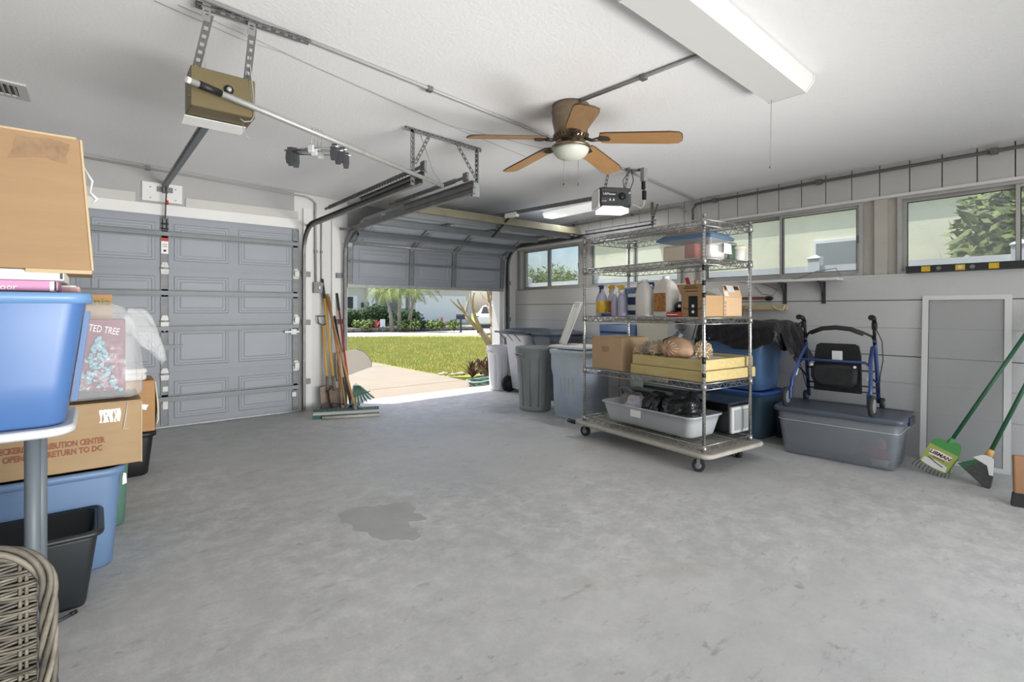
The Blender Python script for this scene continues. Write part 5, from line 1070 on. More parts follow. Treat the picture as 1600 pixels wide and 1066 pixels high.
# small shelf on brackets under the window, level on the sill, wires, stick
t = thing('wall_shelf', 'white shelf board on two dark brackets under the window', 'shelf', (5.2, 1.99, 1.462))
obj('board', MB().rbox((-0.085, 0, 0.012), (0.17, 0.80, 0.022), 0.004, 0.003, 2), 'trim_white', t)
for y in (0.10, -0.24):
    b = MB(); b.mm((-0.14, y - 0.012, -0.012), (0.0, y + 0.012, 0.001)); b.mm((-0.012, y - 0.016, -0.205), (0.0, y + 0.016, 0.0)); b.prism([(-0.11, -0.012), (-0.012, -0.012), (-0.012, -0.13)], y - 0.003, y + 0.003, 'xz'); obj('bracket', b, 'dark_grey', t)
t = thing('spirit_level', 'long black spirit level with yellow vials lying on the window sill', 'level', (5.182, 0.79, 1.5), R(0))
obj('beam', MB().mm((-0.018, -0.36, 0.0), (0.018, 0.34, 0.058)), M('level_black', '#2b2c2f', 0.45), t); obj('edge_rail', MB().mm((-0.021, -0.36, 0.0), (0.021, 0.34, 0.006)).mm((-0.021, -0.36, 0.052), (0.021, 0.34, 0.058)), 'dark_grey', t)
for y in (0.21, 0.0, -0.19): obj('vial_block', MB().mm((-0.0225, y - 0.028, 0.008), (0.0225, y + 0.028, 0.05)), 'yellow', t)
obj('vial', MB().cyl((-0.024, 0.0, 0.03), (-0.020, 0.0, 0.03), 0.014, n=14), 'lid_cream', t)
for y in (0.13, -0.07): obj('hand_hole', MB().cyl((-0.0195, y, 0.03), (-0.0185, y, 0.03), 0.016, n=14), 'grey_plastic', t)
t = thing('wood_stick', 'pale wooden stick with tied cord mounted on the wall behind the shelving', 'stick', (5.155, 2.30, 1.195))
obj('stick', MB().rbox((0, 0, 0.025), (0.045, 0.50, 0.045), 0.006, 0.004), M('pale_wood', '#cdb98a', 0.6, var=1, col2='#b9a373', scale=5, stretch=(1, 0.2, 1)), t)
obj('cord_loop', MB().tube([(-0.024, -0.12, 0.045), (-0.03, -0.16, 0.01), (-0.03, -0.22, 0.0), (-0.026, -0.235, 0.045)], 0.006, 6), 'lid_cream', t); obj('string', MB().tube([(-0.024, 0.16, 0.05), (-0.03, 0.17, 0.0), (-0.03, 0.175, -0.06)], 0.004, 5), M('olive_string', '#8c7d3e', 0.8), t)
t = thing('hand_tool', 'small brown handled tool hooked on the wall above the wooden stick', 'hand tool', (5.17, 2.30, 1.30)); obj('blade', MB().mm((-0.006, -0.02, 0.0), (0.0, 0.20, 0.03)), M('rust', '#7d4b3c', 0.7), t); obj('grip', blob((-0.01, -0.07, 0.012), 0.035, 12, 8, 0.03, 2, (0.5, 1.3, 0.7), 2), 'black', t)
wire('wall_wire', 'thin white wire curling from the window sill over the shelf board', [(5.16, 1.60, 1.505), (5.165, 1.64, 1.575), (5.16, 1.80, 1.555), (5.17, 1.95, 1.50), (5.17, 2.02, 1.492)], 0.004, 'grey_plastic')
wire('wall_wire', 'thin white wire drooping on the wall under the shelf board', [(5.19, 2.55, 1.49), (5.185, 2.30, 1.46), (5.185, 2.16, 1.40), (5.19, 2.20, 1.34), (5.19, 2.31, 1.36), (5.19, 2.38, 1.44)], 0.003, 'grey_plastic')
t = thing('outlet_box', 'grey outlet box with two cords on the block wall behind the shelving', 'outlet box', (5.2, 3.22, 0.98)); obj('box', MB().mm((-0.05, -0.05, 0), (0, 0.05, 0.12)), 'conduit_grey', t); obj('plug', MB().mm((-0.09, -0.03, 0.06), (-0.05, 0.03, 0.10)), 'black', t)
for dy in (-0.18, -0.30): obj('cord', MB().tube([(-0.03, dy, 0.16), (-0.03, dy - 0.02, 0.05), (-0.03, dy + 0.03, -0.12)], 0.005, 6), 'dark_grey', t)
# ------------------------------------------------------------------ bins in the corner
M('can_grey', '#8f9594', 0.6, var=0.15, scale=6, stretch=(3, 3, 0.5)); M('cart_white', '#e7e7ec', 0.5, var=0.05, scale=4); M('cart_lid', '#5b636d', 0.5, var=0.08, scale=6); M('bin_mint', '#cddcda', 0.55, var=1, col2='#b9c3dc', scale=2.5); M('purple_stain', '#8b93cf', 0.6)
def round_can(label, loc, r, h, m, dents=True):
    t = thing('trash_can', label, 'trash can', loc)
    n = 72; rings = []
    def ring(rad, z, rib=0.0):
        return [((rad - (rib if (k % 6) in (0,) else 0)) * math.cos(2 * PI * k / n), (rad - (rib if (k % 6) in (0,) else 0)) * math.sin(2 * PI * k / n), z) for k in range(n)]
    rb, rt = r * 0.82, r
    def rz(z): return rb + (rt - rb) * z / h
    rings = [ring(rb - 0.01, 0), ring(rb, 0.012), ring(rz(0.05), 0.05), ring(rz(0.06) - 0.004, 0.06, 0.010), ring(rz(h * 0.80) - 0.004, h * 0.80, 0.010), ring(rz(h * 0.82), h * 0.82), ring(rz(h * 0.86) + 0.008, h * 0.86), ring(rz(h * 0.90) + 0.004, h * 0.90), ring(rt + 0.006, h * 0.95), ring(rt + 0.010, h * 0.985), ring(rt + 0.004, h), ring(rt - 0.012, h - 0.002), ring(rb - 0.008, 0.02)]
    obj('barrel', MB().loft(rings, True, True), m, t)
    for s in (-1, 1): obj('handle', MB().tube([(s * (rt + 0.0), -0.06, h * 0.87), (s * (rt + 0.035), -0.05, h * 0.90), (s * (rt + 0.035), 0.05, h * 0.90), (s * (rt + 0.0), 0.06, h * 0.87)], 0.009, 6), m, t)
    return t
round_can('grey ribbed round trash can standing open near the garage door', (4.085, 4.50, 0), 0.232, 0.755, 'can_grey')
round_can('white round trash can in the sunlit door corner', (4.70, 5.95, 0), 0.205, 0.66, 'cart_white')
# wheeled cart
t = thing('wheeled_cart', 'white wheeled refuse cart with dark grey overhanging lid', 'refuse cart', (4.83, 5.44, 0), R(-8))
rings = [rring(0.40, 0.44, 0.05, 4, 0.06, 0.02, 0), rring(0.52, 0.54, 0.05, 4, 0.80), rring(0.56, 0.58, 0.05, 4, 0.82), rring(0.56, 0.58, 0.05, 4, 0.86)]
obj('cart_body', MB().loft(rings, True, True), 'cart_white', t)
ld = obj('lid', MB().loft([rring(0.60, 0.64, 0.06, 4, 0.855), rring(0.62, 0.66, 0.06, 4, 0.875), rring(0.60, 0.64, 0.06, 4, 0.90), rring(0.40, 0.44, 0.06, 4, 0.93)], True, True), 'cart_lid', t)
for y in (-0.2, 0.0, 0.2): obj('lid_gusset', MB().prism([(-0.31, 0.87), (-0.42, 0.885), (-0.42, 0.895), (-0.30, 0.895)], y - 0.05, y + 0.05, 'xz').prism([(-0.29, 0.76), (-0.28, 0.76), (-0.40, 0.885), (-0.41, 0.885)], y - 0.006, y + 0.006, 'xz'), 'cart_lid', ld)
obj('handle_bar', MB().cyl((-0.42, -0.27, 0.885), (-0.42, 0.27, 0.885), 0.014, n=10), 'cart_lid', t)
for s in (-1, 1):
    w = obj('wheel', MB().cyl((-0.20, s * 0.25 - 0.025, 0.115), (-0.20, s * 0.25 + 0.025, 0.115), 0.115, n=26), 'rubber', t); obj('hub', MB().cyl((-0.20, s * 0.25 - 0.028, 0.115), (-0.20, s * 0.25 + 0.028, 0.115), 0.05, n=18), 'dark_grey', w)
obj('front_foot', MB().mm((0.10, -0.18, 0.0), (0.20, 0.18, 0.07)), 'cart_white', t)
# grey tub with bulging lid behind
t = thing('wheeled_cart', 'slate grey refuse cart with domed lid against the window wall', 'refuse cart', (4.84, 4.88, 0), R(-6))
obj('cart_body', MB().loft([rring(0.42, 0.32, 0.05, 4, 0.0), rring(0.50, 0.40, 0.06, 4, 0.72), rring(0.54, 0.44, 0.06, 4, 0.78), rring(0.58, 0.48, 0.06, 4, 0.86)], True, True), M('cart_slate', '#616a74', 0.5, var=0.08, scale=5), t)
ld = obj('lid', MB().loft([rring(0.60, 0.50, 0.08, 4, 0.86), rring(0.62, 0.52, 0.08, 4, 0.875), rring(0.56, 0.46, 0.08, 4, 0.905), rring(0.34, 0.28, 0.08, 4, 0.93)], True, True), 'cart_lid', t)
for y in (-0.15, 0.15): obj('lid_hinge', MB().mm((0.28, y - 0.03, 0.84), (0.34, y + 0.03, 0.90)), 'rubber', ld)
# square mint bin
t = thing('square_bin', 'pale mint square bin with lilac stains behind the shelving', 'bin', (4.20, 3.86, 0), R(2))
rings = [rring(0.42, 0.42, 0.05, 4, 0), rring(0.44, 0.44, 0.05, 4, 0.012), rring(0.44, 0.44, 0.05, 4, 0.05), rring(0.455, 0.455, 0.05, 4, 0.055), rring(0.475, 0.475, 0.05, 4, 0.46), rring(0.51, 0.51, 0.06, 4, 0.55), rring(0.51, 0.51, 0.06, 4, 0.70), rring(0.535, 0.535, 0.06, 4, 0.72), rring(0.535, 0.535, 0.06, 4, 0.755), rring(0.50, 0.50, 0.05, 4, 0.755), rring(0.43, 0.43, 0.05, 4, 0.02)]
obj('bin_body', MB().loft(rings, True, True), 'bin_mint', t)
for y in (-0.09, -0.03, 0.03, 0.09): obj('groove', MB().bar((-0.2215, y, 0.07), (-0.239, y, 0.46), 0.004, 0.004, (1, 0, 0)), M('mint_dark', '#8fa3a3', 0.6), t)
# foam lid leaning on the bins, folded chair pad
t = thing('plastic_tray', 'white plastic tray leaning upright on the mint bin', 'tray', (4.30, 4.25, 0.79), (R(0), R(22), R(-30)))
obj('panel', MB().rbox((0, 0, 0.27), (0.018, 0.30, 0.54), 0.006, 0.004), 'white_soft', t)
for y in (-0.09, 0.0, 0.09): obj('slot', MB().mm((-0.0105, y - 0.02, 0.47), (-0.008, y + 0.02, 0.50)), M('cooler_grey', '#b9babb', 0.5), t)
obj('raised_rim', MB().tube([(-0.009, p[0], p[1]) for p in ((-0.13, 0.02), (0.13, 0.02), (0.13, 0.52), (-0.13, 0.52))], 0.006, 6, closed=True), 'white_soft', t)
t = thing('cooler_lid', 'white flat cooler lid resting across the mint bin', 'lid', (4.30, 4.02, 0.758), R(2)); obj('slab', MB().rbox((0, 0.0, 0.012), (0.46, 0.5, 0.024), 0.03, 0.005), 'white_soft', t); obj('rim', MB().tube([(p[0], p[1], 0.026) for p in rring(0.42, 0.46, 0.03, 3, 0)], 0.006, 6, closed=True), 'white_soft', t)
t = thing('storage_crate', 'navy blue slatted crate behind the leaning white tray', 'crate', (4.90, 3.80, 0), R(0)); obj('crate_body', MB().loft([rring(0.36, 0.40, 0.03, 3, 0), rring(0.42, 0.46, 0.03, 3, 1.02), rring(0.40, 0.44, 0.03, 3, 1.02), rring(0.34, 0.38, 0.03, 3, 0.02)], True, True), M('crate_navy', '#4d6182', 0.5), t)
for i in range(6): obj('slat_rib', MB().mm((-0.214 + 0.001 * i, -0.2, 0.62 + 0.06 * i), (-0.196, 0.2, 0.645 + 0.06 * i)), 'navy', t)
# grey board standing behind the bottom shelf and cream board
t = thing('cream_board', 'cream coloured board standing behind the tan carton', 'board', (4.80, 3.34, 0), R(-4)); obj('board', MB().rbox((0, 0, 0.54), (0.02, 0.42, 1.08), 0.005, 0.004), M('cream', '#e0dcc9', 0.7, var=0.04), t); obj('top_edge', MB().mm((-0.012, -0.21, 1.06), (0.012, 0.21, 1.085)), 'cardboard_edge', t)
t = thing('metal_can', 'grey mottled metal can standing behind the wheeled shelving', 'can', (4.30, 3.32, 0), R(3)); obj('body', MB().rbox((0, 0, 0.33), (0.24, 0.30, 0.66), 0.03, 0.01), M('mottled_grey', '#8f918e', 0.6, var=0.25, scale=7), t); obj('seam', MB().mm((-0.123, -0.01, 0.02), (-0.119, 0.0, 0.64)), 'galv_dark', t)
t = tote('storage_tote', 'black tote with overhanging grey lid behind the clear tub', 0.40, 0.56, 0.46, 0.62, 0.40, 'black', 'tote_navy', (4.72, 2.98, 0), R(0), False); tote_lid(t, 0.46, 0.62, 0.40, M('lid_charcoal', '#3f474f', 0.45))
# ------------------------------------------------------------------ stacked storage on the left
M('card_big', '#9c7f5f', 0.85, var=0.10, scale=3, stretch=(1, 1, 9), bump=0.12, bscale=24)
M('tote_sky', '#4c70a6', 0.38, var=0.04, scale=4); M('tote_sky_rim', '#6a90bc', 0.38); M('white_table', '#d4d5d8', 0.4); M('leg_grey', '#6d767d', 0.5, 0.1); M('pink', '#c58daf', 0.6); M('tote_slate', '#6782a5', 0.45, var=0.06, scale=5); M('tote_green', '#54796b', 0.45); M('bin_black', '#22272a', 0.4)
# folding table
t = thing('folding_table', 'white folding table with grey tube legs holding the blue tote', 'table', (-0.36, 2.40, 0))
obj('table_top', MB().loft([rring(0.58, 0.46, 0.06, 5, 0.792), rring(0.615, 0.49, 0.08, 5, 0.800), rring(0.615, 0.49, 0.08, 5, 0.814), rring(0.60, 0.475, 0.07, 5, 0.822)]), 'white_table', t)
for x in (-0.2, 0.198):
    for y in (-0.10, 0.20):
        obj('leg', MB().tube([(x, y, 0.784), (x, y, 0.40), (x, y + 0.01, 0.0)], 0.0205, 12), 'leg_grey', t)
    obj('leg_brace', MB().cyl((x, -0.10, 0.14), (x, 0.20, 0.14), 0.012, n=8), 'leg_grey', t)
obj('cross_brace', MB().bar((-0.2, -0.10, 0.405), (0.198, -0.10, 0.405), 0.02, 0.02), 'leg_grey', t)
# big blue tote on the table
t = tote('storage_tote', 'large sky blue tote standing on the white folding table', 0.58, 0.40, 0.68, 0.46, 0.432, 'tote_sky', 'tote_sky_rim', (-0.368, 2.39, 0.823), R(0), True, r=0.055)
obj('end_handle', MB().add([(0.302, -0.07, 0.06), (0.302, 0.07, 0.06), (0.337, 0.08, 0.37), (0.337, -0.08, 0.37), (0.318, -0.07, 0.06), (0.318, 0.07, 0.06), (0.353, 0.08, 0.37), (0.353, -0.08, 0.37)], [(0, 3, 2, 1), (4, 5, 6, 7), (0, 1, 5, 4), (1, 2, 6, 5), (2, 3, 7, 6), (3, 0, 4, 7)]), 'tote_blue_dark', t)
obj('molded_arch', MB().tube([(-0.02, -0.206, 0.02), (0.045, -0.211, 0.08), (0.04, -0.222, 0.22), (0.02, -0.2265, 0.28), (-0.03, -0.228, 0.30), (-0.10, -0.228, 0.30)], 0.006, 6), 'tote_blue_dark', t)
# flat packets between tote and the big carton
t = thing('flat_box', 'flat pink box lying on the large blue tote', 'box', (-0.40, 2.41, 1.257)); obj('body', MB().rbox((0, 0, 0.019), (0.61, 0.40, 0.036), 0.004, 0.003), 'pink', t); obj('white_edge', MB().mm((0.285, -0.202, 0.002), (0.300, -0.2, 0.034)), 'paper', t); obj('dark_edge', MB().mm((0.296, -0.2025, 0.004), (0.301, -0.2, 0.034)), 'black', t)
text('lettering', 'outdoor', 0.026, 'paper', t, (0.165, -0.2005, 0.014), (R(90), 0, 0))
t = thing('flat_box', 'small flat pink packet poking out right of the pink box', 'box', (-0.14, 2.50, 1.257)); obj('body', MB().rbox((0, 0, 0.014), (0.19, 0.16, 0.026), 0.004, 0.003), M('pink_pale', '#dcb4b4', 0.6), t); obj('torn_edge', MB().mm((-0.02, -0.082, 0.024), (0.085, -0.06, 0.03)), 'paper', t)
t = thing('flat_box', 'flat white box between the pink box and the big carton', 'box', (-0.39, 2.41, 1.295)); obj('body', MB().rbox((0, 0, 0.0165), (0.62, 0.42, 0.033), 0.004, 0.003), 'paper', t); obj('dark_edge', MB().mm((0.300, -0.212, 0.004), (0.307, -0.209, 0.033)), 'dark_grey', t)
# big carton
t = thing('carton', 'big brown carton on top of the left stack', 'box', (-0.45, 2.44, 1.330), R(0)); W, D_, Hh = 0.88, 0.50, 0.43
b = MB(); b.add([(-W / 2, -D_ / 2, 0), (W / 2, -D_ / 2, 0), (W / 2, D_ / 2, 0), (-W / 2, D_ / 2, 0), (-W / 2, -D_ / 2, Hh), (W / 2 - 0.03, -D_ / 2, Hh), (W / 2 - 0.03, D_ / 2, Hh), (-W / 2, D_ / 2, Hh)], [(0, 3, 2, 1), (4, 5, 6, 7), (0, 1, 5, 4), (1, 2, 6, 5), (2, 3, 7, 6), (3, 0, 4, 7)]); obj('body', b, 'card_big', t)
obj('open_edge', MB().bar((W / 2 + 0.002, -D_ / 2, 0.0), (W / 2 - 0.028, -D_ / 2, Hh), 0.006, 0.006), 'cardboard_edge', t); obj('bottom_edge', MB().mm((0.28, -D_ / 2 - 0.004, -0.012), (W / 2, -D_ / 2 + 0.01, 0.0)), 'cardboard_edge', t)
obj('tape_scuff', MB().prism(fractal([(0.24, 0.34), (0.38, 0.345), (0.385, 0.41), (0.26, 0.415)], 2, 0.12, random.Random(2)), -D_ / 2 - 0.0012, -D_ / 2 + 0.001), M('scuff', '#94785c', 0.8, var=0.3, scale=30), t)
obj('loose_tape', MB().tube([(W / 2 - 0.02, -D_ / 2, 0.34), (W / 2 + 0.0, -D_ / 2 + 0.01, 0.30), (W / 2 - 0.005, -D_ / 2, 0.26), (W / 2 + 0.012, -D_ / 2, 0.24), (W / 2 + 0.0, -D_ / 2, 0.225)], [0.004, 0.008, 0.006, 0.012, 0.004], 6, flat=0.4), 'clear_plastic', t)
obj('torn_flap', MB().mm((0.20, -D_ / 2, Hh), (0.40, -D_ / 2 + 0.05, Hh + 0.006)), 'cardboard_edge', t)
# carton with printed lettering on the slate tote
tote('storage_tote', 'slate blue tote under the lettered carton', 0.60, 0.40, 0.66, 0.46, 0.465, 'tote_slate', None, (-0.238, 3.21, 0), R(0), True, r=0.06)
t = thing('tote_tag', 'small white paper tag stuck to the slate blue tote', 'tag', (0.105, 3.0, 0.375)); obj('tag', MB().prism([(-0.008, 0.0), (0.008, 0.004), (0.006, 0.05), (-0.004, 0.055), (-0.008, 0.03)], -0.002, 0.002), 'paper', t)
t = carton('carton', 'brown carton with faded red distribution center lettering', 0.90, 0.44, 0.298, 'cardboard_grey', False); t.location = (-0.28, 3.225, 0.468)
M('red_faded', '#8f5a45', 0.8)
text('lettering', 'PROPERTY OF ECKERD DISTRIBUTION CENTER', 0.036, 'red_faded', t, (0.06, -0.2225, 0.128), (R(90), 0, 0), sx=0.66, bold=0.0014)
text('lettering', 'OPEN AND RETURN TO DC', 0.036, 'red_faded', t, (0.14, -0.2225, 0.092), (R(90), 0, 0), sx=0.72, bold=0.0014)
for i in range(6): obj('label_remnant', MB().prism(fractal([(0.292 + 0.013 * i, 0.208), (0.302 + 0.013 * i, 0.206), (0.303 + 0.013 * i, 0.268), (0.291 + 0.013 * i, 0.266)], 2, 0.12, random.Random(i)), -0.2212, -0.219), 'paper', t)
obj('tape_remnant', MB().tube([(0.395, -0.222, 0.29), (0.388, -0.222, 0.22), (0.380, -0.222, 0.17), (0.40, -0.222, 0.165)], [0.003, 0.006, 0.006, 0.002], 5, flat=0.4), 'clear_plastic', t)
obj('side_edge', MB().mm((0.447, -0.222, 0.0), (0.452, -0.216, 0.29)), 'cardboard_edge', t)
b = MB(); b.add([(-0.05, -0.21, 0.300), (0.44, -0.21, 0.300), (0.30, -0.02, 0.318), (-0.10, -0.02, 0.318)], [(0, 1, 2, 3), (3, 2, 1, 0)]); obj('raised_flap', b, 'cardboard_grey', t)
obj('paper_curl', MB().tube([(0.44, -0.20, 0.27), (0.475, -0.20, 0.262), (0.468, -0.20, 0.25), (0.448, -0.2, 0.255)], 0.008, 6), 'paper', t)
# black open bin in front
t = thing('open_bin', 'black plastic open bin on the floor before the slate tote', 'bin', (-0.275, 2.812, 0), R(0))
W, D_, Hh = 0.58, 0.345, 0.302
obj('shell', MB().loft([rring(W - 0.10, D_ - 0.07, 0.025, 4, 0), rring(W - 0.09, D_ - 0.06, 0.03, 4, 0.012), rring(W - 0.02, D_ - 0.015, 0.03, 4, Hh - 0.03), rring(W - 0.02, D_ - 0.015, 0.03, 4, Hh), rring(W - 0.035, D_ - 0.03, 0.03, 4, Hh), rring(W - 0.11, D_ - 0.08, 0.025, 4, 0.014)], True, True), 'bin_black', t)
obj('rim', MB().tube([(p[0], p[1], Hh - 0.008) for p in rring(W, D_, 0.035, 4, 0)], 0.013, 8, closed=True), 'bin_black', t)
# green tote, tall carton behind, bagged tree
tote('storage_tote', 'green tote peeking out behind the slate tote', 0.56, 0.34, 0.60, 0.40, 0.465, 'tote_green', None, (-0.155, 3.70, 0), R(0), True, r=0.05)
t = carton('carton', 'tall brown carton with green lettering behind the plastic bag', 0.60, 0.22, 0.81, 'cardboard', False); t.location = (-0.23, 3.63, 0.470)
text('lettering', 'organia', 0.062, M('print_green', '#5d7d34', 0.7), t, (0.20, -0.1125, 0.77), (R(90), 0, 0))
M('tree_blue', '#9fc6d2', 0.7, var=1, col2='#5f93a8', scale=40); M('tree_card', '#8d4a63', 0.6, var=1, col2='#5c3040', scale=7)
t = thing('tree_box', 'printed box showing a frosted Christmas tree inside a clear bag', 'box', (0.0, 3.12, 0.785), R(0))
b = MB(); b.rbox((0, 0, 0.185), (0.22, 0.10, 0.37), 0.006, 0.004); obj('box_body', b, 'tree_card', t)
text('lettering', 'FROSTED TREE', 0.046, 'paper', t, (0.0, -0.0515, 0.325), (R(90), R(12), 0), sx=0.58)
rr = random.Random(3); tb = MB()
for k in range(120):
    z = rr.uniform(0.03, 0.29); w = (0.30 - z) * 0.34; x = 0.01 + rr.uniform(-w, w); tb.sph((x, -0.052 - rr.uniform(0, 0.004), z), rr.uniform(0.006, 0.012), 6, 4, (1, 0.3, 1))
o = obj('printed_tree', tb, 'tree_blue', t); o['kind'] = 'stuff'
obj('bottom_band', MB().mm((-0.11, -0.0525, 0.0), (0.11, -0.05, 0.03)), M('band_dark', '#4c4a52', 0.6), t)
M('bag_clear', '#eceeef', 0.14, bump=0.8, bscale=16, trans=0.76)
def bag_shell(seed):
    rr = random.Random(seed); ph = [rr.uniform(0, 6.28) for _ in range(8)]; b = MB(); rings = []; n = 40
    prof = [(0.0, 0.165, 0.085), (0.02, 0.175, 0.09), (0.12, 0.175, 0.09), (0.26, 0.165, 0.085), (0.36, 0.15, 0.075), (0.43, 0.11, 0.05), (0.455, 0.05, 0.02)]
    for z, w, d in prof:
        ring = []
        for k in range(n):
            a = 2 * PI * k / n; f = 1 + 0.05 * math.sin(7 * a + ph[0] + 9 * z) + 0.035 * math.sin(13 * a + ph[1] - 14 * z) + 0.02 * math.sin(23 * a + ph[2])
            ring.append((w * f * math.copysign(abs(math.cos(a)) ** 0.6, math.cos(a)), d * f * math.copysign(abs(math.sin(a)) ** 0.6, math.sin(a)), z))
        rings.append(ring)
    return b.loft(rings)
t = thing('plastic_bag', 'clear wrinkled plastic bag wrapped around the Christmas tree box', 'bag', (0.0, 3.12, 0.781)); obj('bag_body', bag_shell(4), 'bag_clear', t)
def tail():
    b = MB(); rings = []; rr = random.Random(8); ph = [rr.uniform(0, 6.28) for _ in range(6)]; n = 28
    for i in range(9):
        f = i / 8; c = (0.13 + 0.13 * f, -0.02, 0.36 - 0.16 * f * f - 0.02 * f); w = 0.055 + 0.035 * math.sin(PI * min(1, f * 1.1)) - 0.02 * f
        rings.append([(c[0] + 0.5 * w * math.cos(2 * PI * k / n) * (1 + 0.15 * math.sin(5 * 2 * PI * k / n + ph[0] + 2 * f)), c[1] + 0.5 * w * math.sin(4 * PI * k / n + ph[1]) * 0.5 + 0.4 * w * math.sin(2 * PI * k / n), c[2] + w * math.sin(2 * PI * k / n) * (1 + 0.12 * math.sin(7 * 2 * PI * k / n + ph[2])) + 0.01 * math.sin(9 * f + k)) for k in range(n)])
    return b.loft(rings)
obj('bag_tail', tail(), 'bag_clear', t)
# far column
t = tote('storage_tote', 'black tote under the small brown carton near the closed door', 0.44, 0.36, 0.50, 0.42, 0.315, 'black', None, (0.075, 4.68, 0), R(0), True, r=0.05)
t = carton('carton', 'small brown carton with bulging side on the black tote', 0.50, 0.36, 0.365, 'cardboard', False); t.location = (0.083, 4.66, 0.318)
obj('bulge', MB().add([(0.25, -0.18, 0.36), (0.25, 0.18, 0.36), (0.262, 0.18, 0.15), (0.262, -0.18, 0.15), (0.25, -0.18, 0.0), (0.25, 0.18, 0.0)], [(0, 1, 2, 3), (3, 2, 5, 4), (3, 2, 1, 0), (4, 5, 2, 3)]), 'cardboard', t); obj('cord', MB().tube([(0.25, -0.182, 0.36), (0.266, -0.182, 0.2), (0.268, -0.182, 0.08), (0.258, -0.182, 0.05)], 0.005, 6), 'lid_cream', t)
t = thing('folded_cushion', 'white rounded packet lying on the small brown carton', 'packet', (0.12, 4.62, 0.688)); obj('upper', MB().rbox((0, 0, 0.066), (0.34, 0.26, 0.036), 0.05, 0.014, 4), 'paper', t); obj('lower', MB().rbox((0.0, 0, 0.024), (0.33, 0.25, 0.046), 0.04, 0.01, 4), 'white_soft', t)
t = thing('floor_scrap', 'small dark scrap lying on the floor by the wicker chair', 'scrap', (-0.10, 2.60, 0.0), R(35)); obj('barrel', MB().cyl((-0.03, 0, 0.007), (0.03, 0, 0.007), 0.0065, n=8), 'dark_grey', t); obj('cap', MB().cyl((0.028, 0, 0.008), (0.05, 0, 0.008), 0.008, n=8), 'black', t)

# ------------------------------------------------------------------ wicker chair, lower left
M('wicker', '#746e63', 0.6, var=1, col2='#454139', scale=18); M('wicker_light', '#8f887a', 0.6, var=1, col2='#615c50', scale=20); M('wicker_back', '#26231e', 0.9)
t = thing('wicker_chair', 'grey woven wicker chair seen from behind at the lower left corner', 'chair', (-0.44, 1.80, 0))
def woven_panel(name, x0, x1, z0, z1, y, rad, seed, axis='x', braid=True):
    """woven panel in the xz plane at y; rounded at its upper right corner"""
    p = obj(name, MB().mm((x0, y + 0.008, z0), (x1 - 0.02, y + 0.016, z1 - 0.06)), 'wicker_back', t) if axis == 'x' else obj(name, MB().mm((y + 0.008, x0, z0), (y + 0.016, x1 - 0.02, z1 - 0.06)), 'wicker_back', t)
    rr = random.Random(seed); st_ = MB(); wv = MB(); wv2 = MB()
    def P(x, z, yy): return (x, yy, z) if axis == 'x' else (yy, x, z)
    def top(x):
        q = x1 - rad
        if x <= q: return z1
        return z1 - rad + math.sqrt(max(0.0, rad * rad - (x - q) ** 2))
    xs = [x1 - 0.04 - 0.052 * i for i in range(int((x1 - x0 - 0.04) / 0.052) + 1)]
    for x in xs:
        for dx in (-0.005, 0.005): st_.tube([P(x + dx - (0.02 * (z1 - z0) * 0), z, y) for z in (z0, (z0 + z1) / 2, top(x) - 0.012)], 0.0035, 6)
    z = z0 + 0.006; k = 0
    while z < z1 - 0.02:
        xe = x1 - 0.018
        if z > z1 - rad: xe = x1 - rad + math.sqrt(max(0, rad * rad - (z - z1 + rad) ** 2)) - 0.018
        pts = []; n = max(4, int((xe - x0) / 0.013))
        for i in range(n + 1):
            x = x0 + (xe - x0) * i / n; ph = math.cos(PI * (x - xs[0]) / 0.052) * (1 if k // 2 % 2 else -1)
            pts.append(P(x, z + 0.0012 * math.sin(40 * x + k) + 0.12 * (x - x0) * 0.0, y - 0.005 * ph))
        (wv if rr.random() < 0.6 else wv2).tube(pts, 0.0029, 5); z += 0.0066; k += 1
    o = obj('stake', st_, 'wicker_light', p); o['kind'] = 'stuff'; o = obj('weave', wv, 'wicker', p); o['kind'] = 'stuff'; o = obj('pale_weave', wv2, 'wicker_light', p); o['kind'] = 'stuff'
    if braid:
        path = [(x1, z0), (x1, z1 - rad)] + [(x1 - rad + rad * math.cos(R(a)), z1 - rad + rad * math.sin(R(a))) for a in range(10, 91, 10)] + [(x0, z1)]
        fine = []
        for (ax, az), (bx, bz) in zip(path, path[1:]):
            n = max(1, int(math.hypot(bx - ax, bz - az) / 0.008)); fine += [(ax + (bx - ax) * i / n, az + (bz - az) * i / n) for i in range(n)]
        for s in range(5):
            pts = []
            for i, (x, zz) in enumerate(fine):
                a = fine[max(i - 1, 0)]; c = fine[min(i + 1, len(fine) - 1)]; tx, tz = c[0] - a[0], c[1] - a[1]; q = math.hypot(tx, tz) or 1; nx, nz = tz / q, -tx / q
                an = i * 0.17 + 2 * PI * s / 5; pts.append(P(x + nx * 0.011 * math.cos(an) - 0.006 * 0, zz + nz * 0.011 * math.cos(an), y + 0.013 * math.sin(an)))
            obj('braid_strand', MB().tube(pts, 0.0062, 6), 'wicker_light' if s % 2 else 'wicker', p)
    return p
woven_panel('backrest', -0.34, 0.360, 0.06, 0.690, -0.30, 0.10, 1)
woven_panel('side_panel', -0.26, 0.14, 0.10, 0.38, 0.20, 0.02, 3, 'y', False)
woven_panel('side_panel', -0.26, 0.14, 0.10, 0.38, -0.30, 0.02, 4, 'y', False)
obj('seat', MB().rbox((-0.05, -0.05, 0.39), (0.50, 0.44, 0.035), 0.05, 0.012, 4), 'wicker', t)
obj('seat_cushion', MB().rbox((-0.05, -0.05, 0.43), (0.46, 0.40, 0.05), 0.05, 0.02, 4), M('cushion', '#b9b3a6', 0.9), t)
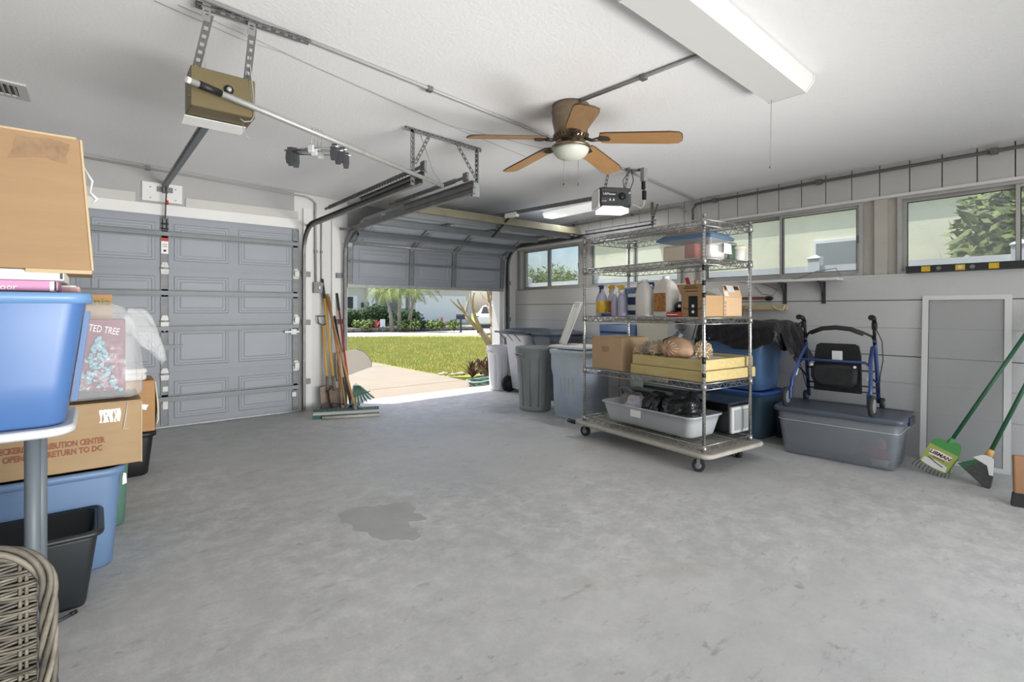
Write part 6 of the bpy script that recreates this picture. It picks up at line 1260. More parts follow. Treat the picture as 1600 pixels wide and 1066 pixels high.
for x in (-0.28, 0.18):
    for y in (-0.24, 0.12): obj('leg', MB().cyl((x, y, 0.0), (x, y, 0.38), 0.018, 0.022, n=10), 'wicker', t)
# ------------------------------------------------------------------ tools leaning on the pier
M('wood_handle', '#b98a52', 0.5, var=1, col2='#a37644', scale=8, stretch=(4, 4, 0.5)); M('wood_yellow', '#d9ad4c', 0.45); M('steel_brown', '#8a7b6b', 0.55, 0.3, var=0.25, scale=12); M('teal_bristle', '#3f6f6a', 0.7, var=0.4, scale=60); M('red_handle', '#a83b36', 0.45); M('black_handle', '#2a2d30', 0.5); M('cream_scoop', '#d9d0c2', 0.5, var=0.05); M('fan_green', '#3f6f5b', 0.5)
# push broom
t = thing('push_broom', 'wooden push broom with teal bristles standing before the pier', 'broom', (2.165, 5.53, 0.0), R(-23))
obj('block', MB().rbox((0, -0.03, 0.055), (0.70, 0.055, 0.032), 0.012, 0.005), M('block_grey', '#b5b4ad', 0.6, var=0.15, scale=9), t)
obj('scraper_bar', MB().cyl((-0.25, -0.085, 0.018), (0.36, -0.085, 0.018), 0.017, n=10), 'block_grey', t)
for k in range(28):
    x = -0.34 + 0.0252 * k; b = MB(); b.add([(x - 0.010, -0.052, 0.045), (x + 0.010, -0.052, 0.045), (x + 0.010, -0.008, 0.045), (x - 0.010, -0.008, 0.045), (x - 0.013, -0.058, 0.0), (x + 0.013, -0.058, 0.0), (x + 0.013, 0.02, 0.0), (x - 0.013, 0.02, 0.0)], [(0, 1, 2, 3), (7, 6, 5, 4), (0, 4, 5, 1), (1, 5, 6, 2), (2, 6, 7, 3), (3, 7, 4, 0)]); obj('bristle_tuft', b, 'teal_bristle', t)
    obj('bristle_tuft', MB().box((x, 0.02, 0.06), (0.022, 0.05, 0.05), (R(20), 0, 0)), 'teal_bristle', t)
top = Vector((2.165, 6.15, 1.37)) - Vector((2.165, 5.53, 0)); c, s = math.cos(R(23)), math.sin(R(23))
def rl(v): return (v[0] * c - v[1] * s, v[0] * s + v[1] * c, v[2])
hb = Vector((0.10, -0.02, 0.07)); ht = Vector(rl((-0.02, 0.60, 1.375)))
obj('handle', MB().cyl(hb, ht, 0.0135, n=12), 'wood_handle', t); obj('ferrule', MB().cyl(hb, hb.lerp(ht, 0.05), 0.019, n=12), 'galv', t); obj('brace', MB().tube([(-0.03, -0.02, 0.07), hb.lerp(ht, 0.07), (0.20, -0.02, 0.07)], 0.006, 6), 'galv', t)
def tool(name, label, cat, base, top): 
    t = thing(name, label, cat, base); return t, Vector(top) - Vector(base)
# spade with D handle
t, d = tool('spade', 'flat brown steel spade leaning on the pier', 'spade', (2.14, 6.0, 0.0), (2.11, 6.15, 1.12))
obj('blade', MB().prism([(-0.085, 0.015), (0.085, 0.015), (0.09, 0.27), (0.03, 0.29), (-0.03, 0.29), (-0.09, 0.27)], -0.004, 0.004), 'steel_brown', t, (0, 0.02, 0), (R(-7), 0, 0)); obj('shaft', MB().cyl(d * 0.22, d * 0.9, 0.014, n=10), 'wood_yellow', t)
b = MB(); b.tube([d * 0.9, d * 0.93 + Vector((-0.05, 0, 0.0)), d * 1.0 + Vector((-0.055, 0, 0)), d * 1.0 + Vector((0.055, 0, 0)), d * 0.93 + Vector((0.05, 0, 0)), d * 0.9], 0.010, 8); obj('d_grip', b, 'galv_dark', t); obj('socket', MB().cyl(d * 0.20, d * 0.36, 0.02, 0.016, n=10), 'steel_brown', t)
# yellow handled shovel
t, d = tool('shovel', 'yellow handled shovel with black grip leaning on the pier', 'shovel', (2.20, 5.92, 0.0), (2.115, 6.16, 1.57))
obj('shaft', MB().cyl(d * 0.17, d * 0.86, 0.016, n=10), 'wood_yellow', t); obj('black_grip', MB().cyl(d * 0.85, d * 1.0, 0.019, 0.013, n=10), 'black_handle', t); b = MB(); b.prism([(-0.07, 0.14), (-0.075, 0.24), (-0.03, 0.27), (0.03, 0.27), (0.075, 0.24), (0.07, 0.14), (0.035, 0.04), (0.0, 0.01), (-0.035, 0.04)], -0.005, 0.004); obj('blade', b, 'steel_brown', t, (0, 0.02, 0), (R(-8), 0, R(14))); obj('socket', MB().cyl(d * 0.15, d * 0.26, 0.022, 0.018, n=10), 'steel_brown', t)
# red handled tool, black handled rake, wood handle hoe
t, d = tool('garden_hoe', 'red handled hoe with black tip leaning at the door jamb', 'hoe', (2.36, 5.86, 0.0), (2.29, 6.15, 1.40)); obj('shaft', MB().cyl(d * 0.02, d * 0.86, 0.012, n=10), 'red_handle', t); obj('black_tip', MB().cyl(d * 0.85, d, 0.014, n=10), 'black_handle', t); obj('blade', MB().rbox((0, -0.04, 0.03), (0.14, 0.006, 0.06), 0.002, 0.002), 'galv_dark', t)
t, d = tool('garden_hoe', 'black handled hoe leaning between the red hoe and push broom', 'hoe', (2.31, 5.74, 0.0), (2.26, 6.15, 1.12)); obj('shaft', MB().cyl(d * 0.02, d, 0.012, n=10), 'black_handle', t); obj('blade', MB().rbox((0, -0.03, 0.03), (0.12, 0.006, 0.06), 0.002, 0.002), 'galv_dark', t)
t, d = tool('wooden_pole', 'bare tan wooden pole leaning on the pier', 'pole', (2.27, 5.80, 0.0), (2.19, 6.16, 1.38)); obj('shaft', MB().cyl((0, 0, 0), d, 0.013, n=10), 'wood_handle', t); obj('end_cap', MB().cyl(d * 0.985, d * 1.005, 0.0145, n=10), 'cardboard_edge', t)
# snow-scoop style leaf scoop, cream
t = thing('leaf_scoop', 'cream plastic scoop blade behind the brooms in the doorway', 'scoop', (2.50, 6.02, 0.0), R(10))
b = MB(); rings = []
for i in range(13):
    a = R(180 * i / 12); x = 0.20 * math.cos(a); z = 0.44 + 0.24 * math.sin(a) * (0.5 if a > PI / 2 else 1)
    rings.append((x, z))
pg = [(-0.26, 0.36), (0.22, 0.47), (0.235, 0.52), (0.20, 0.60), (0.13, 0.67), (0.03, 0.71), (-0.12, 0.70), (-0.26, 0.66)]
obj('blade', MB().prism(pg, -0.006, 0.006), 'cream_scoop', t, None, (R(-6), 0, 0)); obj('blade_edge', MB().tube([(x, 0, z) for x, z in pg[1:6]], 0.010, 6), M('scoop_grey', '#a59d90', 0.5), t, None, (R(-6), 0, 0)); obj('shaft', MB().tube([(-0.24, 0, 0.0), (-0.24, 0.03, 0.6)], 0.013, 8), 'wood_handle', t)
# small green fan rake
t = thing('fan_rake', 'small green and white fan rake head on the doorway floor', 'rake', (2.46, 5.80, 0.0), R(10))
b = MB(); b.prism([(-0.16, 0.02), (-0.10, 0.30), (-0.06, 0.32), (0.03, 0.27), (0.16, 0.13), (0.17, 0.11), (-0.15, 0.10)], -0.004, 0.004); obj('fan_blade', b, M('fan_white', '#dfe4e2', 0.5), t, None, (R(-6), 0, 0))
for i in range(7):
    f = i / 6; b = MB(); b.tube([(-0.10 + 0.06 * f, -0.008, 0.30 - 0.01 * f), (-0.15 + 0.31 * f, -0.02, 0.03 + 0.09 * f)], 0.007, 6); obj('tine', b, 'fan_green', t)
obj('cross_wire', MB().tube([(-0.13, -0.02, 0.17), (0.10, -0.02, 0.21)], 0.006, 6), 'fan_green', t)
t = thing('loose_cord', 'dark cord coiled on the floor behind the push broom', 'cord', (2.12, 5.85, 0)); obj('cord', MB().tube([(-0.10, 0.0, 0.006), (-0.14, 0.05, 0.02), (-0.08, 0.10, 0.08), (0.0, 0.06, 0.10), (0.10, 0.02, 0.09), (0.24, 0.0, 0.05), (0.34, -0.05, 0.006)], 0.006, 6), 'dark_grey', t)
# ------------------------------------------------------------------ outdoors
M('lawn', '#95a054', 0.95, var=1, col2='#b5b06a', scale=0.9, bump=1.0, bscale=12); M('grass_blade', '#afb765', 0.8, var=1, col2='#cdc47c', scale=1.2); M('drive', '#aa9e8c', 0.85, var=0.08, scale=1.5, bump=0.15, bscale=60); M('street', '#bdb9b5', 0.9, var=0.06, scale=1); M('apron_glare', '#e6e4df', 0.75, var=0.04, scale=3); M('mulch', '#8d7b67', 0.95, var=0.4, scale=8)
M('house_grey', '#d6d2cf', 0.8, var=0.03); M('house_white', '#efedee', 0.6); M('bush_green', '#4e6536', 0.8, var=1, col2='#37502a', scale=6); M('leaf_light', '#98a55c', 0.7, var=1, col2='#6f8345', scale=8); M('palm_leaf', '#a3ad5e', 0.6, var=1, col2='#7d9150', scale=5); M('trunk_grey', '#b3a795', 0.8, var=0.25, scale=6); M('stone', '#8e8b86', 0.85, var=0.3, scale=5)
GZ = -0.05
struct('ground', MB().mm((-60, 6.9, GZ - 0.3), (120, 160, GZ - 0.06)).mm((5.4, -40, GZ - 0.3), (120, 6.9, GZ - 0.06)), 'lawn', label='grassy ground around the garage')
struct('lawn', MB().prism([(5.05, 7.95), (5.35, 7.7), (5.9, 7.4), (5.4, 6.45), (26, 6.45), (26, 17), (15.2, 19.5), (11.8, 22.0), (8.9, 22.2), (6.2, 21.5), (5.0, 20.0)], GZ - 0.06, GZ, 'xy'), 'lawn', label='sunny green lawn beside the driveway')
dv = struct('path_driveway', MB().mm((-2.5, 6.4, GZ - 0.1), (5.05, 22.5, GZ - 0.012)), 'joint', label='beige concrete driveway outside the open door')
for y0, y1 in ((6.42, 7.42), (7.44, 10.4), (10.42, 13.4), (13.42, 17.4), (17.42, 22.4)):
    for x0, x1 in ((-2.5, 1.48), (1.5, 5.04)): obj('slab', MB().mm((x0, y0, GZ - 0.05), (x1, y1, GZ)), 'drive', dv)
struct('path_threshold', MB().add([(2.2, 6.4, -0.001), (4.88, 6.4, -0.001), (4.88, 6.64, GZ + 0.004), (2.2, 6.64, GZ + 0.004), (2.2, 6.4, -0.1), (4.88, 6.4, -0.1), (4.88, 6.64, -0.1), (2.2, 6.64, -0.1)], [(0, 1, 2, 3), (3, 2, 6, 7), (1, 5, 6, 2), (0, 3, 7, 4), (0, 4, 5, 1)]), 'apron_glare', label='concrete threshold ramp at the open door, sun glare put into its white')  # white colour stands in for the glare of sun on the concrete
struct('street', MB().mm((-40, 20.0, GZ - 0.2), (70, 34.0, GZ - 0.05)), 'street', label='pale street beyond the lawn')
# grass blades on the lawn
def inpoly(x, y): return y > 7.0 and x > 5.08 and (y < 19.3 or x < 15.5 - (y - 19.5) * 1.3) and y < 22.0 and x < 15.5 and not (x < 6.0 and y < 7.95)
rng = np.random.default_rng(4); P_ = []
while len(P_) < 42000:
    D = 8.5 * (22.5 / 8.5) ** rng.random() ; u = rng.uniform(535, 775); tt = (u - 800) / 786
    x = D * (0.6374 + tt * 0.7705); y = D * (0.7705 - tt * 0.6374)
    if inpoly(x, y): P_.append((x, y, D))
P_ = np.array(P_); n = len(P_); an = rng.uniform(0, 6.283, n); h = rng.uniform(0.025, 0.06, n) * (0.8 + P_[:, 2] / 26); w = 0.004 + P_[:, 2] * 0.0005; ln = rng.uniform(-0.03, 0.03, (n, 2))
V = np.zeros((n, 3, 3)); V[:, 0, 0] = P_[:, 0] - w * np.cos(an); V[:, 0, 1] = P_[:, 1] - w * np.sin(an); V[:, 1, 0] = P_[:, 0] + w * np.cos(an); V[:, 1, 1] = P_[:, 1] + w * np.sin(an); V[:, 2, 0] = P_[:, 0] + ln[:, 0]; V[:, 2, 1] = P_[:, 1] + ln[:, 1]; V[:, 0, 2] = GZ; V[:, 1, 2] = GZ; V[:, 2, 2] = GZ + h
me = bpy.data.meshes.new('grass'); me.vertices.add(n * 3); me.vertices.foreach_set('co', V.ravel()); me.loops.add(n * 3); me.loops.foreach_set('vertex_index', np.arange(n * 3)); me.polygons.add(n); me.polygons.foreach_set('loop_start', np.arange(0, n * 3, 3)); me.polygons.foreach_set('loop_total', np.full(n, 3)); me.update(); me.validate()
tag(obj('grass', me, 'grass_blade'), 'short yellowish green grass blades on the front lawn', 'grass', kind='stuff')

def leaf_ball(c, rad, n, size, seed, flat=0.35):
    rr = random.Random(seed); b = MB(); c = Vector(c)
    for u in sphere_pts(n, rr):
        q = rr.uniform(0.72, 1.05); p = c + Vector((u.x * rad[0], u.y * rad[1], u.z * rad[2])) * q
        a = Vector((rr.gauss(0, 1), rr.gauss(0, 1), rr.gauss(0, 0.6))).normalized(); s_ = a.cross(u + Vector((0.01, 0, 0)))
        if s_.length < 0.05: continue
        s_.normalize(); L = size * rr.uniform(0.7, 1.3)
        b.add([p, p + a * L * 0.5 + s_ * L * flat, p + a * L, p + a * L * 0.5 - s_ * L * flat], [(0, 1, 2, 3)])
    return b
def bush(label, loc, rad, n, size, m, seed, cat='bush', group=None):
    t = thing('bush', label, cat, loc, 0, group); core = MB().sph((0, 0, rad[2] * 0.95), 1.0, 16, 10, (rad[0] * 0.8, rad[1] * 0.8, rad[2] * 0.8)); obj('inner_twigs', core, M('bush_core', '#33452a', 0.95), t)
    o = obj('foliage', leaf_ball((0, 0, rad[2] * 0.95), rad, n, size, seed), m, t); return t
def at(u, v, z=GZ):   # ground point seen through a pixel of the photograph
    tt = (u - 800) / 786; s = (484 - v) / 786; D = (z - 1.2) / s
    return Vector((D * (0.6374 + tt * 0.7705), D * (0.7705 - tt * 0.6374), z))
def atD(u, D, z=GZ):
    tt = (u - 800) / 786; return Vector((D * (0.6374 + tt * 0.7705), D * (0.7705 - tt * 0.6374), z))
# house across the street
hs = thing('house', 'light grey house with white garage door across the street', 'house', (21, 38, 0))
obj('garage_wall', MB().mm((-0.55, 0.0, -0.2), (5.6, 0.3, 3.2)), 'house_grey', hs)
g = obj('garage_door', MB().mm((0.0, -0.06, 0.0), (4.7, 0.0, 2.25)), 'house_white', hs)
for i in range(4): obj('door_panel_row', MB().mm((0.05, -0.085, 0.04 + 0.555 * i), (4.65, -0.06, 0.56 + 0.555 * i)), 'house_white', g)
tr = MB(); tr.mm((-0.2, -0.10, 2.25), (4.9, 0.0, 2.42)); tr.mm((-0.2, -0.10, 0), (0.0, 0, 2.25)); tr.mm((4.7, -0.10, 0), (4.9, 0, 2.25)); obj('door_trim', tr, 'paper', hs)
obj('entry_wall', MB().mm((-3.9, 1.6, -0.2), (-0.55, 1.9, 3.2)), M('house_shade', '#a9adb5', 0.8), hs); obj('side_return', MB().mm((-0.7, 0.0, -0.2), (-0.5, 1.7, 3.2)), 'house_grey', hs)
obj('porch_column', MB().mm((-4.45, -0.2, -0.2), (-3.85, 0.4, 3.2)), 'house_white', hs); obj('porch_column', MB().mm((-1.5, -0.1, -0.2), (-1.15, 0.25, 3.2)), 'house_white', hs)
obj('left_wall', MB().mm((-9.5, 0.2, -0.2), (-4.2, 0.5, 3.2)), 'house_grey', hs)
wn_ = obj('window', MB().mm((-6.1, 0.12, 1.2), (-5.2, 0.22, 2.3)), 'paper', hs); obj('pane', MB().mm((-6.0, 0.10, 1.3), (-5.55, 0.12, 2.2)), 'dark_grey', wn_)
obj('wall_lamp', MB().mm((-4.85, 0.05, 1.35), (-4.7, 0.2, 1.75)), 'dark_grey', hs)
obj('roof', MB().prism([(-10.5, 3.15), (6.4, 3.15), (3.0, 5.2), (-7.5, 5.2)], -0.6, 8.5, 'xz'), M('roof_grey', '#9b958e', 0.9), hs)
text('house_number', '2034', 0.20, 'dark_grey', hs, (2.0, -0.012, 2.78), (R(90), 0, 0))
# flower bed with stone edging
A = Vector((9.6, 28.4, GZ)); B = Vector((19.2, 26.2, GZ))
bd = thing('flower_bed', 'mulched flower bed with grey stone edging across the street', 'flower bed', (0, 0, 0)); dvec = (B - A).normalized(); nv = Vector((-dvec.y, dvec.x, 0))
bmid = MB(); q = [A, B, B + nv * 3.2, A + nv * 3.2]; bmid.add([p + Vector((0, 0, 0.12)) for p in q] + [p + Vector((0, 0, -0.1)) for p in q], [(0, 1, 2, 3), (0, 4, 5, 1), (1, 5, 6, 2), (2, 6, 7, 3), (3, 7, 4, 0)]); obj('mulch', bmid, 'mulch', bd)
rr = random.Random(6); x = 0.0; Lb = (B - A).length
while x < Lb:
    w_ = rr.uniform(0.3, 0.55); p = A + dvec * (x + w_ / 2) - nv * 0.1; hgt = rr.uniform(0.17, 0.23)
    obj('edging_stone', MB().rbox((0, 0, hgt / 2), (w_ - 0.02, 0.22, hgt), 0.05, 0.03, 3), 'stone', bd, p, (0, 0, math.atan2(dvec.y, dvec.x) + rr.uniform(-0.06, 0.06))); x += w_
for u, v_, rx, hh, lb in ((545, 503, 0.95, 0.62, 'rounded dark green shrub at the left edge of the doorway view'), (588, 503, 1.25, 0.78, 'large rounded dark green shrub before the white porch column'), (637, 503, 1.0, 0.62, 'rounded dark green shrub behind the palms near the garage')):
    bush(lb, atD(u, 32.5, 0.05), (rx, 0.8, hh), 900, 0.17, 'bush_green', int(u), group='rounded shrubs across the street')
fl_ = [(560, 29.2, 'leaf_light'), (572, 28.9, 'leaf_light'), (583, 29.6, 'bush_green'), (578, 30.3, 'leaf_light'), (633, 29.2, 'leaf_light'), (648, 29.0, 'leaf_light'), (660, 29.8, 'bush_green'), (675, 29.0, 'leaf_light'), (687, 28.7, 'leaf_light'), (708, 28.6, 'leaf_light')]
for i, (u, D, m) in enumerate(fl_):
    bush(['low pale plant at the left end of the flower bed', 'low pale plant second from the left in the bed', 'low dark plant before the large rounded shrub', 'low pale plant behind the yard sign side of the bed', 'low pale plant right of the palm trunks', 'low pale plant under the right palm fronds', 'low dark green plant before the far garage door', 'low pale plant left of the rust tinted plant', 'low yellow plant right of the middle of the bed', 'low yellow plant near the mailbox post'][i], atD(u, D, 0.07), (0.32, 0.3, 0.27), 170, 0.16, m, i, 'plant', 'low plants in the flower bed')
M('bract_red', '#c84a55', 0.6); M('bract_rust', '#b9683f', 0.6)
def rosette(name, label, loc, n, L, w, m, seed, cat='plant', group=None, up=0.8):
    t = thing(name, label, cat, loc, 0, group); rr = random.Random(seed)
    lf = MB(); k = 5; pts = [(i / k * L, 0, L * up * math.sin(1.5 * i / k) * 0.9) for i in range(k + 1)]; wd_ = [0.5, 0.95, 1.0, 0.8, 0.45, 0.03]
    vs = [];
    for i, p in enumerate(pts): vs += [(p[0], -w * wd_[i] / 2, p[2] + w * 0.15 * wd_[i]), (p[0], 0, p[2]), (p[0], w * wd_[i] / 2, p[2] + w * 0.15 * wd_[i])]
    fs = [];
    for i in range(k): fs += [(3 * i, 3 * i + 1, 3 * i + 4, 3 * i + 3), (3 * i + 1, 3 * i + 2, 3 * i + 5, 3 * i + 4)]
    lf.add(vs, fs, True); me = mesh('leaf', lf)
    for i in range(n):
        a = i * 2.4; o = obj('leaf', me, m, t, (0, 0, 0.02), (0, -R(rr.uniform(-8, 52)), a)); s = rr.uniform(0.7, 1.1); o.scale = (s, s, s)
    return t
rosette('bromeliad', 'red bromeliad before the large rounded shrub', atD(588, 29.0, 0.10), 12, 0.36, 0.10, 'bract_red', 1, group='red bromeliads in the flower bed', up=1.2); rosette('bromeliad', 'red bromeliad right of the palm trunks', atD(641, 29.4, 0.10), 12, 0.36, 0.10, 'bract_red', 2, group='red bromeliads in the flower bed', up=1.2); rosette('bromeliad', 'rust coloured plant near the middle of the bed', atD(690, 29.5, 0.10), 12, 0.5, 0.12, 'bract_rust', 3, up=1.2)
t = thing('yard_sign', 'small white yard sign standing in the flower bed', 'sign', atD(598, 28.9, 0.05)); obj('sign_board', MB().rbox((0, 0, 0.38), (0.30, 0.03, 0.44), 0.01, 0.008), 'paper', t); obj('stake', MB().mm((-0.02, -0.015, -0.1), (0.02, 0.015, 0.2)), 'galv', t)
# palms
def palm(label, base, lean_, h, seed):
    t = thing('palm_tree', label, 'palm tree', base, 0, 'palms across the street'); rr = random.Random(seed)
    tp = Vector((lean_[0], lean_[1], h)); pts = [Vector((0, 0, -0.1)), Vector((lean_[0] * 0.25, lean_[1] * 0.25, h * 0.4)), Vector((lean_[0] * 0.6, lean_[1] * 0.6, h * 0.75)), tp]
    obj('trunk', MB().tube(pts, [0.15, 0.11, 0.09, 0.08], 10), 'trunk_grey', t); obj('crownshaft', MB().cyl(tp, tp + Vector((0, 0, 0.35)), 0.10, 0.06, n=10), M('shaft_green', '#9bb07a', 0.5), t)
    for k in range(10):
        a = 2 * PI * k / 10 + rr.uniform(-0.2, 0.2); L = rr.uniform(1.3, 1.7); rise = rr.uniform(0.2, 0.75); b = MB(); spine = []
        for i in range(9):
            f = i / 8; spine.append(Vector((L * f * math.cos(a), L * f * math.sin(a), 0.3 + rise * math.sin(f * 2.2) - 0.95 * f * f)) + tp)
        b.tube(spine, 0.018, 5); sd2 = Vector((-math.sin(a), math.cos(a), 0))
        for i in range(1, 17):
            f = i / 17; j = int(f * 8); p = spine[j].lerp(spine[min(j + 1, 8)], f * 8 - j); dirv = (spine[min(j + 1, 8)] - spine[j]).normalized()
            for s in (-1, 1):
                l_ = 0.55 * math.sin(PI * (0.15 + 0.8 * f)); e = p + dirv * l_ * 0.5 + sd2 * s * l_ * 0.8 - Vector((0, 0, l_ * 0.55)); b.add([p - dirv * 0.03, p + dirv * 0.03, e], [(0, 1, 2)])
        obj('frond', b, 'palm_leaf', t)
palm('palm tree with the leftmost leaning trunk across the street', atD(613, 29.6, 0.05), (-0.25, 0.2, 0), 1.85, 1); palm('palm tree with upright trunk, middle of the group', atD(624, 29.8, 0.05), (0.1, 0.2, 0), 2.1, 2); palm('palm tree with the rightmost curved trunk of the group', atD(638, 30.0, 0.05), (0.55, 0.1, 0), 1.95, 3)
# mailbox
t = thing('mailbox', 'dark mailbox on a post near the far driveway', 'mailbox', atD(720, 27.6, -0.05)); obj('post', MB().mm((-0.04, -0.04, 0), (0.04, 0.04, 0.75)), 'dark_grey', t); obj('box', MB().prism([(-0.13, 0.72), (0.13, 0.72), (0.13, 0.90), (0.09, 0.98), (0.0, 1.0), (-0.09, 0.98), (-0.13, 0.90)], -0.25, 0.25, 'xz'), 'dark_grey', t, None, (0, 0, R(60)))
# white car seen from behind
M('car_white', '#eef0f4', 0.25, clear=0.5); M('car_glass', '#23282d', 0.08); M('tail_red', '#8a1c20', 0.25)
t = thing('car', 'white hatchback parked beyond the lawn, rear in view', 'car', atD(768, 25.6, -0.05), R(-52))
def car_ring(y, hw, z0, z1, z2, zr, tw): return [(-hw, y, z0), (-hw * 1.0, y, z1), (-hw * 0.98, y, z2), (-tw, y, zr), (tw, y, zr), (hw * 0.98, y, z2), (hw, y, z1), (hw, y, z0)]
obj('body', MB().loft([car_ring(0.0, 0.80, 0.35, 0.55, 0.82, 0.86, 0.6), car_ring(0.12, 0.88, 0.28, 0.6, 0.95, 1.02, 0.66), car_ring(0.5, 0.90, 0.26, 0.62, 0.98, 1.44, 0.60), car_ring(1.3, 0.90, 0.26, 0.62, 0.98, 1.52, 0.60), car_ring(2.5, 0.90, 0.26, 0.62, 0.96, 1.46, 0.58), car_ring(3.2, 0.90, 0.26, 0.62, 0.94, 1.0, 0.60), car_ring(4.2, 0.84, 0.28, 0.55, 0.80, 0.84, 0.6)], True, True, True), 'car_white', t)
obj('rear_window', MB().add([(-0.60, 0.17, 1.04), (0.60, 0.17, 1.04), (0.55, 0.47, 1.40), (-0.55, 0.47, 1.40)], [(0, 1, 2, 3)]), 'car_glass', t, (0, -0.035, 0.01)); obj('side_window', MB().add([(-0.905, 0.7, 1.0), (-0.64, 0.75, 1.42), (-0.62, 2.4, 1.38), (-0.90, 3.0, 0.98)], [(0, 1, 2, 3)]), 'car_glass', t, (-0.02, 0, 0)); obj('rear_bumper', MB().rbox((0, 0.02, 0.42), (1.74, 0.18, 0.24), 0.06, 0.04), 'dark_grey', t)
for s in (-1, 1): obj('tail_light', MB().rbox((s * 0.74, 0.08, 0.82), (0.16, 0.12, 0.22), 0.03, 0.02), 'tail_red', t)
obj('number_plate', MB().mm((-0.16, -0.045, 0.60), (0.16, -0.01, 0.72)), 'paper', t)
for s in (-1, 1):
    for y in (0.75, 3.35): w = obj('wheel', MB().cyl((s * 0.72, y, 0.31), (s * 0.92, y, 0.31), 0.31, n=22), 'rubber', t); obj('hubcap', MB().cyl((s * 0.72, y, 0.31), (s * 0.93, y, 0.31), 0.19, n=16), 'galv_bright', w)
# bare frangipani tree
t = thing('bare_tree', 'bare pale branching tree by the right door jamb view', 'tree', atD(777, 14.5, GZ)); rr = random.Random(12)
br = []
def grow(p, d, r, L, depth):
    n = 4; pts = [p]; rs = [r]
    for i in range(n): d = (d + Vector((rr.gauss(0, 0.10), rr.gauss(0, 0.10), 0.05))).normalized(); p = p + d * (L / n); pts.append(p); rs.append(r * (1 - 0.35 * (i + 1) / n))
    b = MB().tube(pts, rs, 8); br.append(b)
    if depth == 0: b.sph(p, r * 0.8, 8, 6); return
    for k in range(3 if depth > 1 else 2):
        a = rr.uniform(0, 6.28); nd = (d + Vector((math.cos(a), math.sin(a), 0.25)) * rr.uniform(0.45, 0.8)).normalized(); grow(p, nd, rs[-1] * 0.8, L * rr.uniform(0.7, 0.95), depth - 1)
for dd in ((-0.55, 0.35, 1.0), (-0.25, 0.0, 1.0), (-0.05, -0.2, 1.0), (0.3, 0.1, 1.0)): grow(Vector((0, 0, -0.05)), Vector(dd).normalized(), 0.12, 0.85, 2)
for b in br: obj('branch', b, M('bark_pale', '#b8a48c', 0.8, var=0.3, scale=10), t)
# plants and hose by the door
M('purple_leaf', '#5d3a45', 0.55, var=1, col2='#6d5a3c', scale=9)
rosette('purple_plant', 'dark purple lance leaved plant at the driveway corner', atD(738, 9.1, GZ), 26, 0.26, 0.07, 'purple_leaf', 5, group='purple plants beside the open door', up=0.75); rosette('purple_plant', 'taller dark purple plant next to the door jamb', atD(763, 8.9, GZ), 32, 0.34, 0.08, 'purple_leaf', 6, group='purple plants beside the open door', up=0.9); rosette('purple_plant', 'dark purple plant behind the coiled hose', atD(752, 9.5, GZ), 26, 0.30, 0.075, 'purple_leaf', 9, group='purple plants beside the open door', up=0.9)
t = thing('garden_hose', 'dark green garden hose coiled on the driveway corner', 'hose', atD(757, 8.35, GZ)); rr = random.Random(2)
for k in range(8):
    a0 = rr.uniform(0, 6.28); ox, oy = rr.uniform(-0.06, 0.06), rr.uniform(-0.05, 0.05); rx, ry = rr.uniform(0.20, 0.28), rr.uniform(0.15, 0.22)
    obj('hose_loop', MB().tube([(ox + rx * math.cos(i * 0.21 + a0), oy + ry * math.sin(i * 0.21 + a0), 0.012 + 0.013 * k + 0.01 * math.sin(3 * i * 0.21 + k)) for i in range(30)], 0.0115, 7, closed=True), M('hose_green', '#3f6b60', 0.4) if k % 3 else M('hose_pale', '#a9bdb6', 0.4), t)
for i, (u, v_, s) in enumerate(((693, 585.5, 0.08), (707, 587, 0.07), (719, 586, 0.09))):
    tag(obj('border_stone', blob((0, 0, s * 0.25), s, 12, 8, 0.06, 2, (1.2, 0.8, 0.35), i), M('stone_pale', '#c4bdb2', 0.85), None, at(u, v_)), ['pale flat stone at the lawn corner, farthest from the hose', 'small pale stone in the middle at the lawn corner', 'pale flat stone nearest the purple plants'][i], 'stone', 'pale stones at the lawn corner')

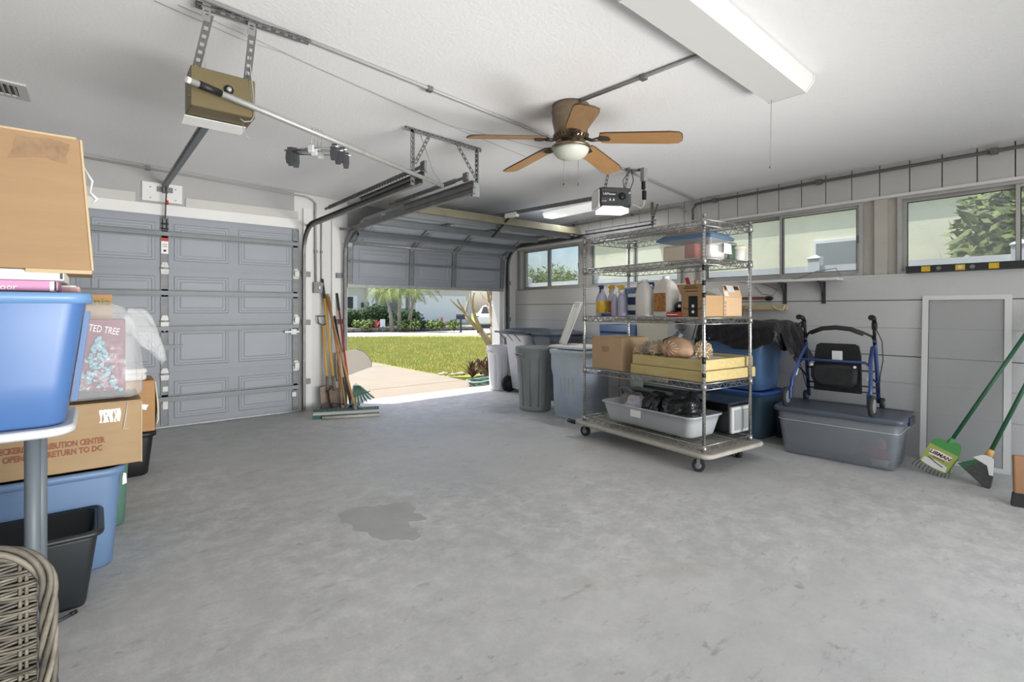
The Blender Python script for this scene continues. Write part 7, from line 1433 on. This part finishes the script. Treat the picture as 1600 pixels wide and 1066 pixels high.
# side yard: fence, neighbour's wall, shrub, trees
M('vinyl', '#eef0f6', 0.4); M('cream_wall', '#f0ebd4', 0.85, var=0.06, scale=1.5, bump=0.4, bscale=30)
fe = thing('vinyl_fence', 'white vinyl privacy fence outside the side windows', 'fence', (7.0, 0, GZ))
FH = 1.80
ys = [-3.0 + 1.83 * i for i in range(7)]; ys = [y - 0.04 for y in ys]
for i, y in enumerate(ys):
    po = obj('post', MB().mm((-0.065, y - 0.065, 0), (0.065, y + 0.065, FH + 0.08)), 'vinyl', fe); obj('post_cap', MB().loft([rring(0.15, 0.15, 0.01, 2, FH + 0.08, 0, y), rring(0.15, 0.15, 0.01, 2, FH + 0.10, 0, y), rring(0.02, 0.02, 0.005, 2, FH + 0.14, 0, y)]), 'vinyl', po)
    if i < len(ys) - 1:
        obj('top_rail', MB().mm((-0.03, y + 0.065, FH - 0.12), (0.03, ys[i + 1] - 0.065, FH)), 'vinyl', fe); obj('bottom_rail', MB().mm((-0.03, y + 0.065, 0.05), (0.03, ys[i + 1] - 0.065, 0.18)), 'vinyl', fe)
        for k in range(11): yy = y + 0.065 + (1.70 / 11) * k; obj('board', MB().mm((-0.012, yy + 0.002, 0.18), (0.012, yy + 1.70 / 11 - 0.002, FH - 0.12)), 'vinyl', fe)
nb = thing('neighbor_house', 'cream stucco house wall beyond the white fence', 'house', (9.5, 0, GZ))
obj('wall', MB().mm((0, -8, 0), (6, 8.3, 2.92)), 'cream_wall', nb); obj('fascia', MB().mm((-0.10, -8.1, 2.92), (6.1, 8.4, 3.02)), 'house_white', nb)
w_ = obj('window', MB().mm((-0.05, 2.55, 1.3), (0.02, 3.35, 2.42)), 'house_white', nb); obj('pane', MB().mm((-0.06, 2.6, 1.36), (-0.05, 3.3, 2.37)), M('pane_grey', '#8f9296', 0.2), w_)
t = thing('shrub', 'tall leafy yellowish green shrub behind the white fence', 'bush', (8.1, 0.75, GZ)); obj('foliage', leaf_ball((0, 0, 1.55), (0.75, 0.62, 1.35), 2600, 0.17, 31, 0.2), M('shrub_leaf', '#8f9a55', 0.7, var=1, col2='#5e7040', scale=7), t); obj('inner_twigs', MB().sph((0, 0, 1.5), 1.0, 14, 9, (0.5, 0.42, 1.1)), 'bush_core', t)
for k in range(4): obj('stem', MB().tube([(0, 0, 0), (0.12 * math.cos(k * 1.6), 0.12 * math.sin(k * 1.6), 0.8)], 0.03, 6), 'trunk_grey', t)
for i, (u, D, lb) in enumerate(((826, 24, 'leafy tree seen through the corner window, nearest the door'), (868, 25, 'leafy tree seen through the corner window pane by the shelving'), (893, 27, 'low leafy tree at the edge of the corner window'))):
    t = thing('tree', lb, 'tree', atD(u, D, GZ), 0, 'trees beyond the corner window'); obj('trunk', MB().cyl((0, 0, 0), (0, 0, 1.8), 0.14, 0.09, n=9), 'trunk_grey', t); obj('foliage', leaf_ball((0, 0, 2.0), (1.15, 1.15, 1.25 if i != 1 else 1.45), 1300, 0.3, 40 + i, 0.15), 'leaf_light' if i != 1 else 'palm_leaf', t)
bpy.context.view_layer.update()
